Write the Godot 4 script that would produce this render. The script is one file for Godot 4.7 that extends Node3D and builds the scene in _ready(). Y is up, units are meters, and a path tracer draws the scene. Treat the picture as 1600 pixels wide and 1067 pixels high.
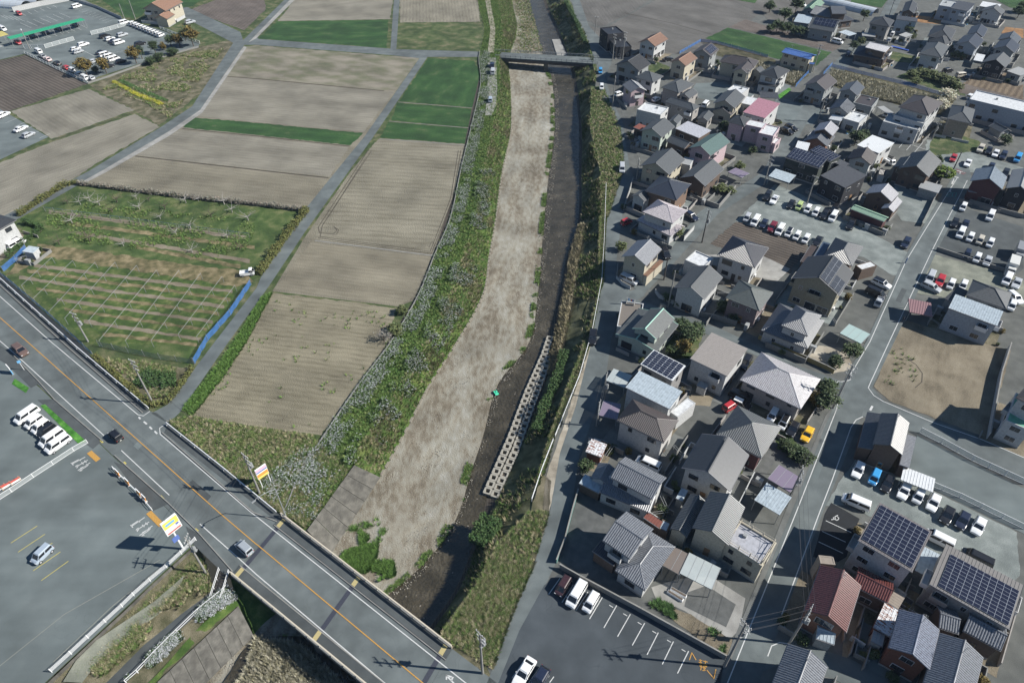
extends Node3D
# An aerial view of a small Japanese river town. Units are metres, y is up, the ground lies at y = 0 and the river bed about 4.5 m below it.

const SUN_DIR := Vector3(-0.782, -0.618, -0.078)
var M := {}
var TX := {}
var taken := {}
var rng := RandomNumberGenerator.new()

func _ready():
	rng.seed = 7
	var cam := Camera3D.new()
	cam.name = "camera"
	cam.fov = 53.13
	cam.far = 3000.0
	cam.near = 0.5
	cam.position = Vector3(0, 100, 0)
	cam.rotation_degrees = Vector3(-42.449, 0, 0)
	add_child(cam)
	cam.current = true
	var env := Environment.new()
	var sm := ProceduralSkyMaterial.new()
	sm.sky_top_color = Color(0.36, 0.50, 0.68)
	sm.sky_horizon_color = Color(0.68, 0.75, 0.80)
	sm.ground_bottom_color = Color(0.3, 0.3, 0.28)
	sm.ground_horizon_color = Color(0.68, 0.75, 0.80)
	sm.sky_curve = 0.12
	sm.sun_angle_max = 1.0
	var sky := Sky.new()
	sky.sky_material = sm
	env.background_mode = Environment.BG_SKY
	env.sky = sky
	env.background_energy_multiplier = 0.52
	env.tonemap_mode = Environment.TONE_MAPPER_LINEAR
	env.tonemap_exposure = 1.5
	env.sdfgi_enabled = true
	env.ssao_enabled = true
	env.ssil_enabled = true
	env.fog_enabled = true
	env.fog_density = 0.00008
	env.fog_light_color = Color(0.68, 0.77, 0.88)
	var we := WorldEnvironment.new()
	we.name = "environment"
	we.environment = env
	add_child(we)
	var sun := DirectionalLight3D.new()
	sun.name = "sun"
	sun.light_color = Color(1.0, 0.982, 0.95)
	sun.light_energy = 1.6
	sun.light_angular_distance = 0.5
	sun.shadow_enabled = true
	sun.directional_shadow_max_distance = 600.0
	add_child(sun)
	sun.look_at_from_position(Vector3.ZERO, SUN_DIR, Vector3.UP)
	make_textures()
	make_materials()
	build_terrain()
	build_patches()
	build_ditches()
	build_markings()
	build_bridges()
	build_river_works()
	build_houses()
	build_carports()
	build_yards()
	build_cars()
	build_poles()
	build_fences()
	build_trees()
	build_orchard()
	build_misc()
	build_stuff()

# naming
func numbered(n: String) -> String:
	if not taken.has(n):
		taken[n] = 0
		return n
	taken[n] += 1
	return "%s_%03d" % [n, taken[n]]

func tag(o: Node, label: String, category: String, group := ""):
	o.set_meta("label", label)
	o.set_meta("category", category)
	if group != "":
		o.set_meta("group", group)

func thing(called: String, label: String, category: String, at := Vector3.ZERO, turn := 0.0, group := "") -> Node3D:
	var o := Node3D.new()
	o.name = numbered(called)
	add_child(o)
	o.position = at
	o.rotation.y = turn
	tag(o, label, category, group)
	return o

func part(called: String, mesh: Mesh, m: Material, parent: Node, tr := Transform3D()) -> MeshInstance3D:
	var o := MeshInstance3D.new()
	o.name = called
	o.mesh = mesh
	o.material_override = m
	o.transform = tr
	parent.add_child(o, true)
	return o

func struct(called: String, mesh: Mesh, m: Material) -> MeshInstance3D:
	var o := MeshInstance3D.new()
	o.name = numbered(called)
	o.mesh = mesh
	o.material_override = m
	o.set_meta("kind", "structure")
	add_child(o)
	return o

# mesh building
class MB:
	var v := PackedVector3Array()
	var n := PackedVector3Array()
	var t := PackedVector2Array()
	var t2 := PackedVector2Array()
	var c := PackedColorArray()
	var i := PackedInt32Array()
	var col := Color(1, 1, 1)
	var use_col := false
	var use_t2 := false
	# a, b, c, d run counterclockwise seen from outside
	func quad(a: Vector3, b: Vector3, cc: Vector3, d: Vector3, ua := Vector2(0, 0), ub := Vector2(1, 0), uc := Vector2(1, 1), ud := Vector2(0, 1)):
		var nn := (b - a).cross(cc - a)
		if nn.length_squared() < 1e-14:
			nn = (cc - a).cross(d - a)
		nn = nn.normalized()
		var k := v.size()
		v.append_array([a, b, cc, d])
		n.append_array([nn, nn, nn, nn])
		t.append_array([ua, ub, uc, ud])
		if use_col:
			c.append_array([col, col, col, col])
		i.append_array([k, k + 2, k + 1, k, k + 3, k + 2])
	func tri(a: Vector3, b: Vector3, cc: Vector3, ua := Vector2(0, 0), ub := Vector2(1, 0), uc := Vector2(1, 1)):
		var nn := (b - a).cross(cc - a).normalized()
		var k := v.size()
		v.append_array([a, b, cc])
		n.append_array([nn, nn, nn])
		t.append_array([ua, ub, uc])
		if use_col:
			c.append_array([col, col, col])
		i.append_array([k, k + 2, k + 1])
	func box(at: Vector3, s: Vector3, b := Basis()):
		var h := s / 2
		var p := []
		for q in 8:
			p.append(at + b * Vector3(h.x if q & 1 else -h.x, h.y if q & 2 else -h.y, h.z if q & 4 else -h.z))
		var ux := Vector2(s.x, 0)
		var uy := Vector2(0, s.y)
		var uz := Vector2(s.z, 0)
		var vz := Vector2(0, s.z)
		quad(p[4], p[5], p[7], p[6], Vector2.ZERO, ux, ux + uy, uy)
		quad(p[1], p[0], p[2], p[3], Vector2.ZERO, ux, ux + uy, uy)
		quad(p[5], p[1], p[3], p[7], Vector2.ZERO, uz, uz + uy, uy)
		quad(p[0], p[4], p[6], p[2], Vector2.ZERO, uz, uz + uy, uy)
		quad(p[6], p[7], p[3], p[2], Vector2.ZERO, ux, ux + vz, vz)
		quad(p[0], p[1], p[5], p[4], Vector2.ZERO, ux, ux + vz, vz)
	# a box with its edges cut off, so that they catch the light
	func bevel_box(at: Vector3, s: Vector3, r: float, b := Basis()):
		var h := s / 2
		for e in [[Vector3(1, 0, 0), Vector3(0, 1, 0), Vector3(0, 0, 1), h.x, h.y, h.z], [Vector3(0, 1, 0), Vector3(0, 0, 1), Vector3(1, 0, 0), h.y, h.z, h.x], [Vector3(0, 0, 1), Vector3(1, 0, 0), Vector3(0, 1, 0), h.z, h.x, h.y]]:
			for sg in [-1.0, 1.0]:
				var ax: Vector3 = e[0] * sg
				var bx: Vector3 = e[1]
				var cx: Vector3 = e[2] * sg
				var o: Vector3 = ax * e[3]
				var u: Vector3 = bx * (e[4] - r)
				var w: Vector3 = cx * (e[5] - r)
				quad(at + b * (o - u - w), at + b * (o + u - w), at + b * (o + u + w), at + b * (o - u + w))
			for s1 in [-1.0, 1.0]:
				for s2 in [-1.0, 1.0]:
					var a0: Vector3 = e[0] * (s1 * e[3]) + e[1] * (s2 * (e[4] - r))
					var a1: Vector3 = e[0] * (s1 * (e[3] - r)) + e[1] * (s2 * e[4])
					var z: Vector3 = e[2] * (e[5] - r)
					if s1 * s2 > 0:
						quad(at + b * (a0 - z), at + b * (a1 - z), at + b * (a1 + z), at + b * (a0 + z))
					else:
						quad(at + b * (a1 - z), at + b * (a0 - z), at + b * (a0 + z), at + b * (a1 + z))
		for sx in [-1.0, 1.0]:
			for sy in [-1.0, 1.0]:
				for sz in [-1.0, 1.0]:
					var q0 := at + b * Vector3(sx * h.x, sy * (h.y - r), sz * (h.z - r))
					var q1 := at + b * Vector3(sx * (h.x - r), sy * h.y, sz * (h.z - r))
					var q2 := at + b * Vector3(sx * (h.x - r), sy * (h.y - r), sz * h.z)
					if sx * sy * sz > 0:
						tri(q0, q1, q2)
					else:
						tri(q0, q2, q1)
	func tube(p0: Vector3, p1: Vector3, r0: float, r1: float, seg := 6, caps := true):
		var d := (p1 - p0).normalized()
		var x := d.cross(Vector3(0.31, 0.2, 0.93)).normalized()
		if absf(d.y) > 0.9:
			x = d.cross(Vector3(0, 0, 1)).normalized()
		var y := d.cross(x)
		var k := v.size()
		for s in seg:
			var a := TAU * s / seg
			var o := x * cos(a) + y * sin(a)
			v.append_array([p0 + o * r0, p1 + o * r1])
			n.append_array([o, o])
			t.append_array([Vector2(float(s) / seg, 0), Vector2(float(s) / seg, 1)])
			if use_col:
				c.append_array([col, col])
		for s in seg:
			var a0 := k + s * 2
			var b0 := k + ((s + 1) % seg) * 2
			i.append_array([a0, a0 + 1, b0, b0, a0 + 1, b0 + 1])
		if caps:
			for e in [[p0, r0, -1.0], [p1, r1, 1.0]]:
				var kk := v.size()
				v.append(e[0])
				n.append(d * e[2])
				t.append(Vector2(0.5, 0.5))
				if use_col:
					c.append(col)
				for s in seg:
					var a := TAU * s / seg
					v.append(e[0] + (x * cos(a) + y * sin(a)) * e[1])
					n.append(d * e[2])
					t.append(Vector2(cos(a), sin(a)))
					if use_col:
						c.append(col)
				for s in seg:
					if e[2] > 0:
						i.append_array([kk, kk + 1 + (s + 1) % seg, kk + 1 + s])
					else:
						i.append_array([kk, kk + 1 + s, kk + 1 + (s + 1) % seg])
	func mesh() -> ArrayMesh:
		var a := []
		a.resize(Mesh.ARRAY_MAX)
		a[Mesh.ARRAY_VERTEX] = v
		a[Mesh.ARRAY_NORMAL] = n
		a[Mesh.ARRAY_TEX_UV] = t
		if use_t2:
			a[Mesh.ARRAY_TEX_UV2] = t2
		if use_col:
			a[Mesh.ARRAY_COLOR] = c
		a[Mesh.ARRAY_INDEX] = i
		var m := ArrayMesh.new()
		m.add_surface_from_arrays(Mesh.PRIMITIVE_TRIANGLES, a)
		return m

func box_mesh(s: Vector3, at := Vector3.ZERO) -> ArrayMesh:
	var b := MB.new()
	b.box(at, s)
	return b.mesh()

var mesh_cache := {}
func cbox(x: float, y: float, z: float) -> ArrayMesh:
	var k := "%.2f,%.2f,%.2f" % [x, y, z]
	if not mesh_cache.has(k):
		mesh_cache[k] = box_mesh(Vector3(x, y, z))
	return mesh_cache[k]

# flat sheet from an outline (x, z); uv in metres, turned by ang
func sheet(pts: PackedVector2Array, y: float, ang := 0.0, jit := 0.0, seed_ := 1) -> ArrayMesh:
	var p := pts
	if jit > 0.0:
		p = rough_outline(pts, jit, seed_)
	var idx := Geometry2D.triangulate_polygon(p)
	if idx.size() == 0:
		p = pts
		idx = Geometry2D.triangulate_polygon(p)
	var b := MB.new()
	b.use_t2 = true
	var ca := cos(ang)
	var sa := sin(ang)
	for q in p:
		b.v.append(Vector3(q.x, y, q.y))
		b.n.append(Vector3.UP)
		b.t.append(Vector2(q.x * ca + q.y * sa, -q.x * sa + q.y * ca))
		b.t2.append(q)
	for k in range(0, idx.size(), 3):
		var a := p[idx[k]]
		var bb := p[idx[k + 1]]
		var cc := p[idx[k + 2]]
		if (bb - a).cross(cc - a) > 0:
			b.i.append_array([idx[k], idx[k + 1], idx[k + 2]])
		else:
			b.i.append_array([idx[k], idx[k + 2], idx[k + 1]])
	return b.mesh()

func rough_outline(pts: PackedVector2Array, jit: float, seed_: int) -> PackedVector2Array:
	var nz := FastNoiseLite.new()
	nz.seed = seed_
	nz.frequency = 0.35
	var out := PackedVector2Array()
	for k in pts.size():
		var a := pts[k]
		var b := pts[(k + 1) % pts.size()]
		var L := a.distance_to(b)
		var m := maxi(1, int(L / 0.9))
		var nrm := (b - a).orthogonal().normalized()
		for s in m:
			var q := a.lerp(b, float(s) / m)
			var w := 1.0 if s > 0 else 0.3
			out.append(q + nrm * nz.get_noise_2d(q.x, q.y) * jit * 1.6 * w)
	return out

func pv2(a: Array) -> PackedVector2Array:
	var o := PackedVector2Array()
	for k in range(0, a.size(), 2):
		o.append(Vector2(a[k], a[k + 1]))
	return o

func pv3(a: Array) -> PackedVector3Array:
	var o := PackedVector3Array()
	for k in range(0, a.size(), 3):
		o.append(Vector3(a[k], a[k + 1], a[k + 2]))
	return o

# a strip of constant width along a line of points
func ribbon(pts: PackedVector2Array, w: float, y: float) -> ArrayMesh:
	var b := MB.new()
	var l := PackedVector2Array()
	var r := PackedVector2Array()
	for k in pts.size():
		var d: Vector2
		if k == 0:
			d = pts[1] - pts[0]
		elif k == pts.size() - 1:
			d = pts[k] - pts[k - 1]
		else:
			d = (pts[k + 1] - pts[k]).normalized() + (pts[k] - pts[k - 1]).normalized()
		var nn := d.normalized().orthogonal() * w / 2
		l.append(pts[k] + nn)
		r.append(pts[k] - nn)
	var u := 0.0
	for k in pts.size() - 1:
		var u2 := u + pts[k].distance_to(pts[k + 1])
		b.quad(Vector3(r[k].x, y, r[k].y), Vector3(r[k + 1].x, y, r[k + 1].y), Vector3(l[k + 1].x, y, l[k + 1].y), Vector3(l[k].x, y, l[k].y), Vector2(u, 0), Vector2(u2, 0), Vector2(u2, w), Vector2(u, w))
		u = u2
	for k in b.n.size():
		b.n[k] = Vector3.UP
	return b.mesh()

# textures
func lin(r: float, g: float, b: float) -> Color:
	return Color(r, g, b).linear_to_srgb()

# layers: [waves per tile, octaves, weight, seed, stretch along u]; stripes: [count along v, weight, wobble]; ramp: [position, r, g, b] linear
func tx(key: String, size: int, layers: Array, ramp: Array, stripes := []):
	var val := PackedFloat32Array()
	val.resize(size * size)
	for l in layers:
		var nz := FastNoiseLite.new()
		nz.noise_type = FastNoiseLite.TYPE_SIMPLEX_SMOOTH
		nz.seed = l[3]
		nz.frequency = float(l[0]) / size
		nz.fractal_octaves = l[1]
		var sx: int = maxi(8, int(size / float(l[4])))
		var im := nz.get_seamless_image(sx, size, false, false, 0.15, true)
		if sx != size:
			im.resize(size, size, Image.INTERPOLATE_BILINEAR)
		im.convert(Image.FORMAT_L8)
		var d := im.get_data()
		if l.size() > 5:                 # thin seams and cracks along the noise's level lines
			for k in size * size:
				val[k] -= l[2] * (1.0 - smoothstep(0.0, l[5], absf(d[k] / 255.0 - 0.5)))
			continue
		var w: float = float(l[2]) / 255.0
		var off: float = -0.5 * float(l[2])
		for k in size * size:
			val[k] += d[k] * w + off
	var wob := PackedByteArray()
	if stripes.size() > 0:
		var nz := FastNoiseLite.new()
		nz.seed = 99
		nz.frequency = 6.0 / size
		var im := nz.get_seamless_image(size, size, false, false, 0.15, true)
		im.convert(Image.FORMAT_L8)
		wob = im.get_data()
	var g := Gradient.new()
	var offs := PackedFloat32Array()
	var cols := PackedColorArray()
	for r in ramp:
		offs.append(r[0])
		cols.append(Color(r[1], r[2], r[3]))
	g.offsets = offs
	g.colors = cols
	var lut := PackedByteArray()
	for k in 256:
		var cc := g.sample(k / 255.0).linear_to_srgb()
		lut.append_array([int(clampf(cc.r, 0, 1) * 255), int(clampf(cc.g, 0, 1) * 255), int(clampf(cc.b, 0, 1) * 255)])
	var out := PackedByteArray()
	out.resize(size * size * 3)
	for y in size:
		for x in size:
			var k := y * size + x
			var f := val[k] + 0.5
			if stripes.size() > 0:
				f += stripes[1] * sin(TAU * (stripes[0] * y / float(size) + stripes[2] * (wob[k] / 255.0 - 0.5)))
			var q := clampi(int(f * 255.0), 0, 255) * 3
			out[k * 3] = lut[q]
			out[k * 3 + 1] = lut[q + 1]
			out[k * 3 + 2] = lut[q + 2]
	TX[key] = ImageTexture.create_from_image(Image.create_from_data(size, size, false, Image.FORMAT_RGB8, out))

func bump_tx(key: String, size: int, waves: float, oct: int, strength: float):
	var nz := FastNoiseLite.new()
	nz.seed = 5
	nz.frequency = waves / size
	nz.fractal_octaves = oct
	var im := nz.get_seamless_image(size, size, false, false, 0.15, true)
	im.convert(Image.FORMAT_RGBA8)
	im.bump_map_to_normal_map(strength)
	TX[key] = ImageTexture.create_from_image(im)

func make_textures():
	# [key, size, layers, ramp, stripes]
	tx("asphalt", 1024, [[6, 4, 0.6, 1, 1], [180, 2, 0.3, 2, 1], [3, 3, 0.6, 3, 4], [5, 2, 0.5, 4, 1, 0.006]], [[0.0, 0.086, 0.1, 0.102], [0.5, 0.122, 0.142, 0.143], [1.0, 0.168, 0.192, 0.191]])
	tx("asphalt_dark", 1024, [[5, 4, 0.55, 11, 1], [180, 2, 0.3, 12, 1], [5, 2, 0.4, 14, 1, 0.006]], [[0.0, 0.046, 0.054, 0.057], [0.5, 0.072, 0.083, 0.086], [1.0, 0.105, 0.118, 0.12]])
	tx("asphalt_lot", 1024, [[4, 4, 0.7, 21, 1], [180, 2, 0.25, 22, 1], [9, 3, 0.4, 23, 5], [4, 2, 0.3, 24, 1, 0.005]], [[0.0, 0.1, 0.12, 0.121], [0.5, 0.134, 0.16, 0.161], [0.8, 0.158, 0.186, 0.186], [1.0, 0.192, 0.222, 0.22]])
	tx("concrete", 512, [[4, 4, 0.6, 31, 1], [60, 3, 0.3, 32, 1]], [[0.0, 0.20, 0.195, 0.18], [0.5, 0.31, 0.305, 0.285], [1.0, 0.42, 0.415, 0.39]])
	tx("gravel_lot", 512, [[4, 4, 0.7, 41, 1], [70, 2, 0.55, 42, 1]], [[0.0, 0.135, 0.155, 0.15], [0.5, 0.205, 0.232, 0.222], [1.0, 0.31, 0.338, 0.32]])
	tx("gravel_dark", 512, [[4, 3, 0.4, 45, 1], [120, 2, 0.6, 46, 1]], [[0.0, 0.06, 0.065, 0.065], [0.5, 0.11, 0.115, 0.112], [1.0, 0.18, 0.185, 0.18]])
	tx("soil_tan", 512, [[4, 5, 0.7, 51, 2], [110, 2, 0.45, 52, 1], [30, 2, 0.35, 53, 8]], [[0.0, 0.165, 0.152, 0.120], [0.5, 0.232, 0.216, 0.172], [1.0, 0.30, 0.28, 0.228]], [24.0, 0.07, 0.25])
	tx("soil_row", 512, [[4, 5, 0.55, 55, 2], [110, 2, 0.45, 56, 1], [40, 2, 0.45, 57, 6]], [[0.0, 0.15, 0.135, 0.098], [0.45, 0.232, 0.213, 0.162], [1.0, 0.31, 0.285, 0.222]], [20.0, 0.13, 0.3])
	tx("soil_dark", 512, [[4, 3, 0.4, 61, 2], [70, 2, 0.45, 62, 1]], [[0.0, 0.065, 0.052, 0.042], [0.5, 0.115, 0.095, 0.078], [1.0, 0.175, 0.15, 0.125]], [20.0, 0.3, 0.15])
	tx("soil_grass", 512, [[3, 4, 0.7, 65, 2], [60, 3, 0.6, 66, 1]], [[0.0, 0.10, 0.12, 0.06], [0.42, 0.18, 0.175, 0.115], [0.6, 0.25, 0.228, 0.178], [1.0, 0.34, 0.305, 0.245]])
	tx("crop", 512, [[4, 5, 0.75, 71, 2], [110, 2, 0.4, 72, 3]], [[0.0, 0.016, 0.055, 0.012], [0.5, 0.028, 0.09, 0.02], [0.8, 0.05, 0.125, 0.03], [0.94, 0.13, 0.16, 0.07], [1.0, 0.2, 0.2, 0.11]], [60.0, 0.14, 0.2])
	tx("grass", 512, [[4, 5, 0.8, 81, 1], [70, 3, 0.55, 82, 1]], [[0.0, 0.03, 0.052, 0.014], [0.4, 0.062, 0.1, 0.028], [0.6, 0.105, 0.132, 0.048], [0.82, 0.19, 0.18, 0.095], [1.0, 0.26, 0.235, 0.15]])
	tx("grass_dry", 512, [[4, 5, 0.8, 85, 1], [70, 3, 0.6, 86, 1]], [[0.0, 0.045, 0.055, 0.02], [0.4, 0.12, 0.115, 0.062], [0.65, 0.2, 0.178, 0.112], [1.0, 0.32, 0.285, 0.2]])
	tx("gravel_bed", 1024, [[6, 5, 0.6, 91, 3], [200, 2, 0.55, 92, 1], [30, 4, 0.6, 93, 2]], [[0.0, 0.12, 0.1, 0.072], [0.3, 0.18, 0.155, 0.115], [0.45, 0.245, 0.226, 0.178], [0.75, 0.29, 0.28, 0.236], [1.0, 0.37, 0.364, 0.33]])
	tx("dirt", 512, [[4, 5, 0.65, 95, 1], [60, 3, 0.4, 96, 1], [12, 3, 0.3, 97, 5]], [[0.0, 0.095, 0.078, 0.052], [0.5, 0.21, 0.178, 0.125], [1.0, 0.30, 0.262, 0.192]])
	tx("big", 256, [[5, 4, 0.9, 101, 1]], [[0.0, 0.6, 0.6, 0.6], [0.5, 0.86, 0.86, 0.86], [1.0, 1.0, 1.0, 1.0]])
	tx("mottle", 256, [[6, 4, 0.6, 105, 1], [50, 2, 0.5, 106, 1]], [[0.0, 0.48, 0.48, 0.48], [0.5, 0.82, 0.82, 0.82], [1.0, 1.0, 1.0, 1.0]])
	tx("flecks", 256, [[10, 3, 0.5, 111, 1], [48, 2, 0.9, 112, 2]], [[0.0, 0.30, 0.28, 0.28], [0.35, 0.62, 0.61, 0.62], [0.6, 0.92, 0.92, 0.93], [1.0, 1.0, 1.0, 1.0]])
	tx("streak", 256, [[6, 3, 0.4, 115, 1], [30, 2, 0.6, 116, 8]], [[0.0, 0.7, 0.7, 0.7], [0.5, 0.9, 0.9, 0.9], [1.0, 1.0, 1.0, 1.0]])
	tx("rust", 256, [[5, 3, 0.5, 121, 1], [14, 2, 0.9, 122, 9]], [[0.0, 0.16, 0.05, 0.025], [0.38, 0.22, 0.085, 0.045], [0.46, 0.55, 0.56, 0.57], [1.0, 0.66, 0.68, 0.7]])
	tx("river_water", 512, [[4, 4, 0.7, 125, 1], [60, 3, 0.45, 126, 1]], [[0.0, 0.03, 0.026, 0.016], [0.5, 0.056, 0.048, 0.032], [0.85, 0.09, 0.078, 0.055], [1.0, 0.16, 0.145, 0.115]])
	tx("concrete_old", 256, [[4, 4, 0.7, 131, 1], [40, 3, 0.4, 132, 4]], [[0.0, 0.055, 0.053, 0.047], [0.5, 0.125, 0.12, 0.105], [1.0, 0.21, 0.2, 0.175]])
	bump_tx("bump_fine", 512, 140, 3, 3.0)
	bump_tx("bump_water", 256, 24, 3, 2.0)
	bump_tx("bump_soil", 512, 130, 3, 5.0)

func mat(key: String, col: Color, rough := 0.9, tex := "", tile := 1.0, metal := 0.0) -> StandardMaterial3D:
	var m := StandardMaterial3D.new()
	m.resource_name = key
	m.albedo_color = col
	m.roughness = rough
	m.metallic = metal
	if tex != "":
		m.albedo_texture = TX[tex]
		m.uv1_scale = Vector3(1.0 / tile, 1.0 / tile, 1.0 / tile)
	M[key] = m
	return m

func ground_mat(key: String, tex: String, tile: float, tint := Color(1, 1, 1), bump := "", bump_s := 1.0, rough := 0.95) -> StandardMaterial3D:
	var m := mat(key, tint, rough, tex, tile)
	m.detail_enabled = true
	m.detail_albedo = TX["big"]
	m.detail_blend_mode = BaseMaterial3D.BLEND_MODE_MUL
	m.detail_uv_layer = BaseMaterial3D.DETAIL_UV_2
	m.uv2_scale = Vector3(1.0 / 97.0, 1.0 / 97.0, 1.0)
	if bump != "":
		m.normal_enabled = true
		m.normal_texture = TX[bump]
		m.normal_scale = bump_s
	return m

func make_materials():
	ground_mat("asphalt", "asphalt", 22.0)
	ground_mat("asphalt_dark", "asphalt_dark", 20.0)
	ground_mat("asphalt_dark2", "asphalt_dark", 26.0, Color(0.92, 0.94, 0.98))
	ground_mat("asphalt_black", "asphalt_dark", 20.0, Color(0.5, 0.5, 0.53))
	ground_mat("asphalt_lot", "asphalt_lot", 34.0)
	ground_mat("town", "gravel_dark", 14.0, Color(1.0, 1.0, 0.98))
	ground_mat("concrete", "concrete", 12.0)
	ground_mat("concrete_dark", "concrete", 12.0, Color(0.72, 0.74, 0.75))
	ground_mat("gravel_lot", "gravel_lot", 18.0, Color(1, 1, 1), "bump_fine", 0.5)
	ground_mat("gravel_pale", "gravel_lot", 18.0, Color(1, 0.97, 0.9), "bump_fine", 0.5)
	ground_mat("gravel_dark", "gravel_dark", 8.0, Color(1, 1, 1), "bump_fine", 0.6)
	ground_mat("soil_tan", "soil_tan", 36.0, Color(1, 1, 1), "bump_soil", 0.5)
	ground_mat("soil_tan2", "soil_tan", 40.0, Color(0.96, 0.95, 0.92), "bump_soil", 0.5)
	ground_mat("soil_pale", "soil_tan", 30.0, Color(1.0, 0.985, 0.95), "bump_soil", 0.5)
	ground_mat("soil_row", "soil_row", 30.0, Color(1, 1, 1), "bump_soil", 0.6)
	ground_mat("soil_row2", "soil_row", 42.0, Color(0.98, 0.98, 0.97), "bump_soil", 0.5)
	ground_mat("soil_stripe", "soil_row", 27.0, Color(1.0, 0.99, 0.95), "bump_soil", 0.7)
	ground_mat("soil_mud_shade", "soil_dark", 9.0, Color(0.8, 0.8, 0.78))  # mud; on the field ditch strips its dark also paints groove shade
	ground_mat("soil_dark", "soil_dark", 26.0, Color(1, 1, 1), "bump_soil", 1.0)
	ground_mat("soil_dark2", "soil_dark", 24.0, Color(1.1, 1.1, 1.12), "bump_soil", 0.8)
	ground_mat("soil_dark3", "soil_dark", 22.0, Color(1.0, 1.0, 1.0), "bump_soil", 1.0)
	ground_mat("soil_grey", "soil_tan", 40.0, Color(0.78, 0.79, 0.84), "bump_soil", 0.5)
	ground_mat("soil_strips", "soil_dark", 40.0, Color(1.2, 1.15, 1.05), "bump_soil", 1.0)
	ground_mat("soil_grass", "soil_grass", 22.0, Color(1, 1, 1), "bump_soil", 0.7)
	ground_mat("crop", "crop", 26.0, Color(1, 1, 1), "bump_soil", 1.2)
	ground_mat("crop_thin", "grass_dry", 16.0, Color(0.8, 0.8, 0.75), "bump_soil", 1.0)
	ground_mat("rough_grass", "grass", 24.0, Color(1, 1, 1), "bump_soil", 1.0)
	ground_mat("grass", "grass", 17.0, Color(1, 1, 1), "bump_soil", 1.2)
	ground_mat("grass_bright", "grass", 9.0, Color(0.85, 1.35, 0.8), "bump_soil", 1.0)
	ground_mat("orchard_grass", "grass", 20.0, Color(0.98, 1.04, 0.92), "bump_soil", 1.2)
	ground_mat("grass_straw", "grass_dry", 12.0, Color(1.12, 1.08, 1.0), "bump_soil", 1.0)
	ground_mat("orchard_rows", "grass", 12.0, Color(0.95, 1.04, 0.82), "bump_soil", 1.2)
	ground_mat("grass_dry", "grass_dry", 15.0, Color(1, 1, 1), "bump_soil", 1.2)
	ground_mat("bank_grass", "grass", 13.0, Color(1.0, 1.12, 0.85), "bump_soil", 1.5)
	ground_mat("bank_scrub", "grass_dry", 11.0, Color(0.95, 1.0, 0.9), "bump_soil", 1.5)
	ground_mat("weeds", "grass_dry", 9.0, Color(0.95, 0.95, 0.9), "bump_soil", 1.8)
	ground_mat("gravel_bed", "gravel_bed", 46.0, Color(1, 1, 1), "bump_fine", 0.35)
	ground_mat("dirt", "dirt", 24.0, Color(1, 1, 1), "bump_fine", 0.5)
	ground_mat("dirt_pale", "dirt", 15.0, Color(1.25, 1.28, 1.35), "bump_fine", 0.5)
	ground_mat("dirt_orange", "dirt", 15.0, Color(1.2, 0.98, 0.78), "bump_fine", 0.5)
	ground_mat("revetment", "concrete_old", 7.0, Color(1, 1, 1), "bump_fine", 0.4)
	var w := ground_mat("river_water", "river_water", 20.0, Color(1, 1, 1), "bump_water", 0.9, 0.1)
	w.metallic_specular = 0.5
	mat("paint_white", lin(0.62, 0.63, 0.62), 0.8, "mottle", 1.5)
	mat("paint_cream", lin(0.27, 0.28, 0.25), 0.8, "mottle", 1.5)
	mat("paint_orange", lin(0.55, 0.30, 0.07), 0.8, "mottle", 1.5)
	mat("paint_yellow", lin(0.55, 0.47, 0.12), 0.8, "mottle", 1.5)
	mat("paint_teal", lin(0.08, 0.26, 0.24), 0.8, "mottle", 1.5)
	mat("paint_red", lin(0.2, 0.08, 0.08), 0.8, "mottle", 1.5)
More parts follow.
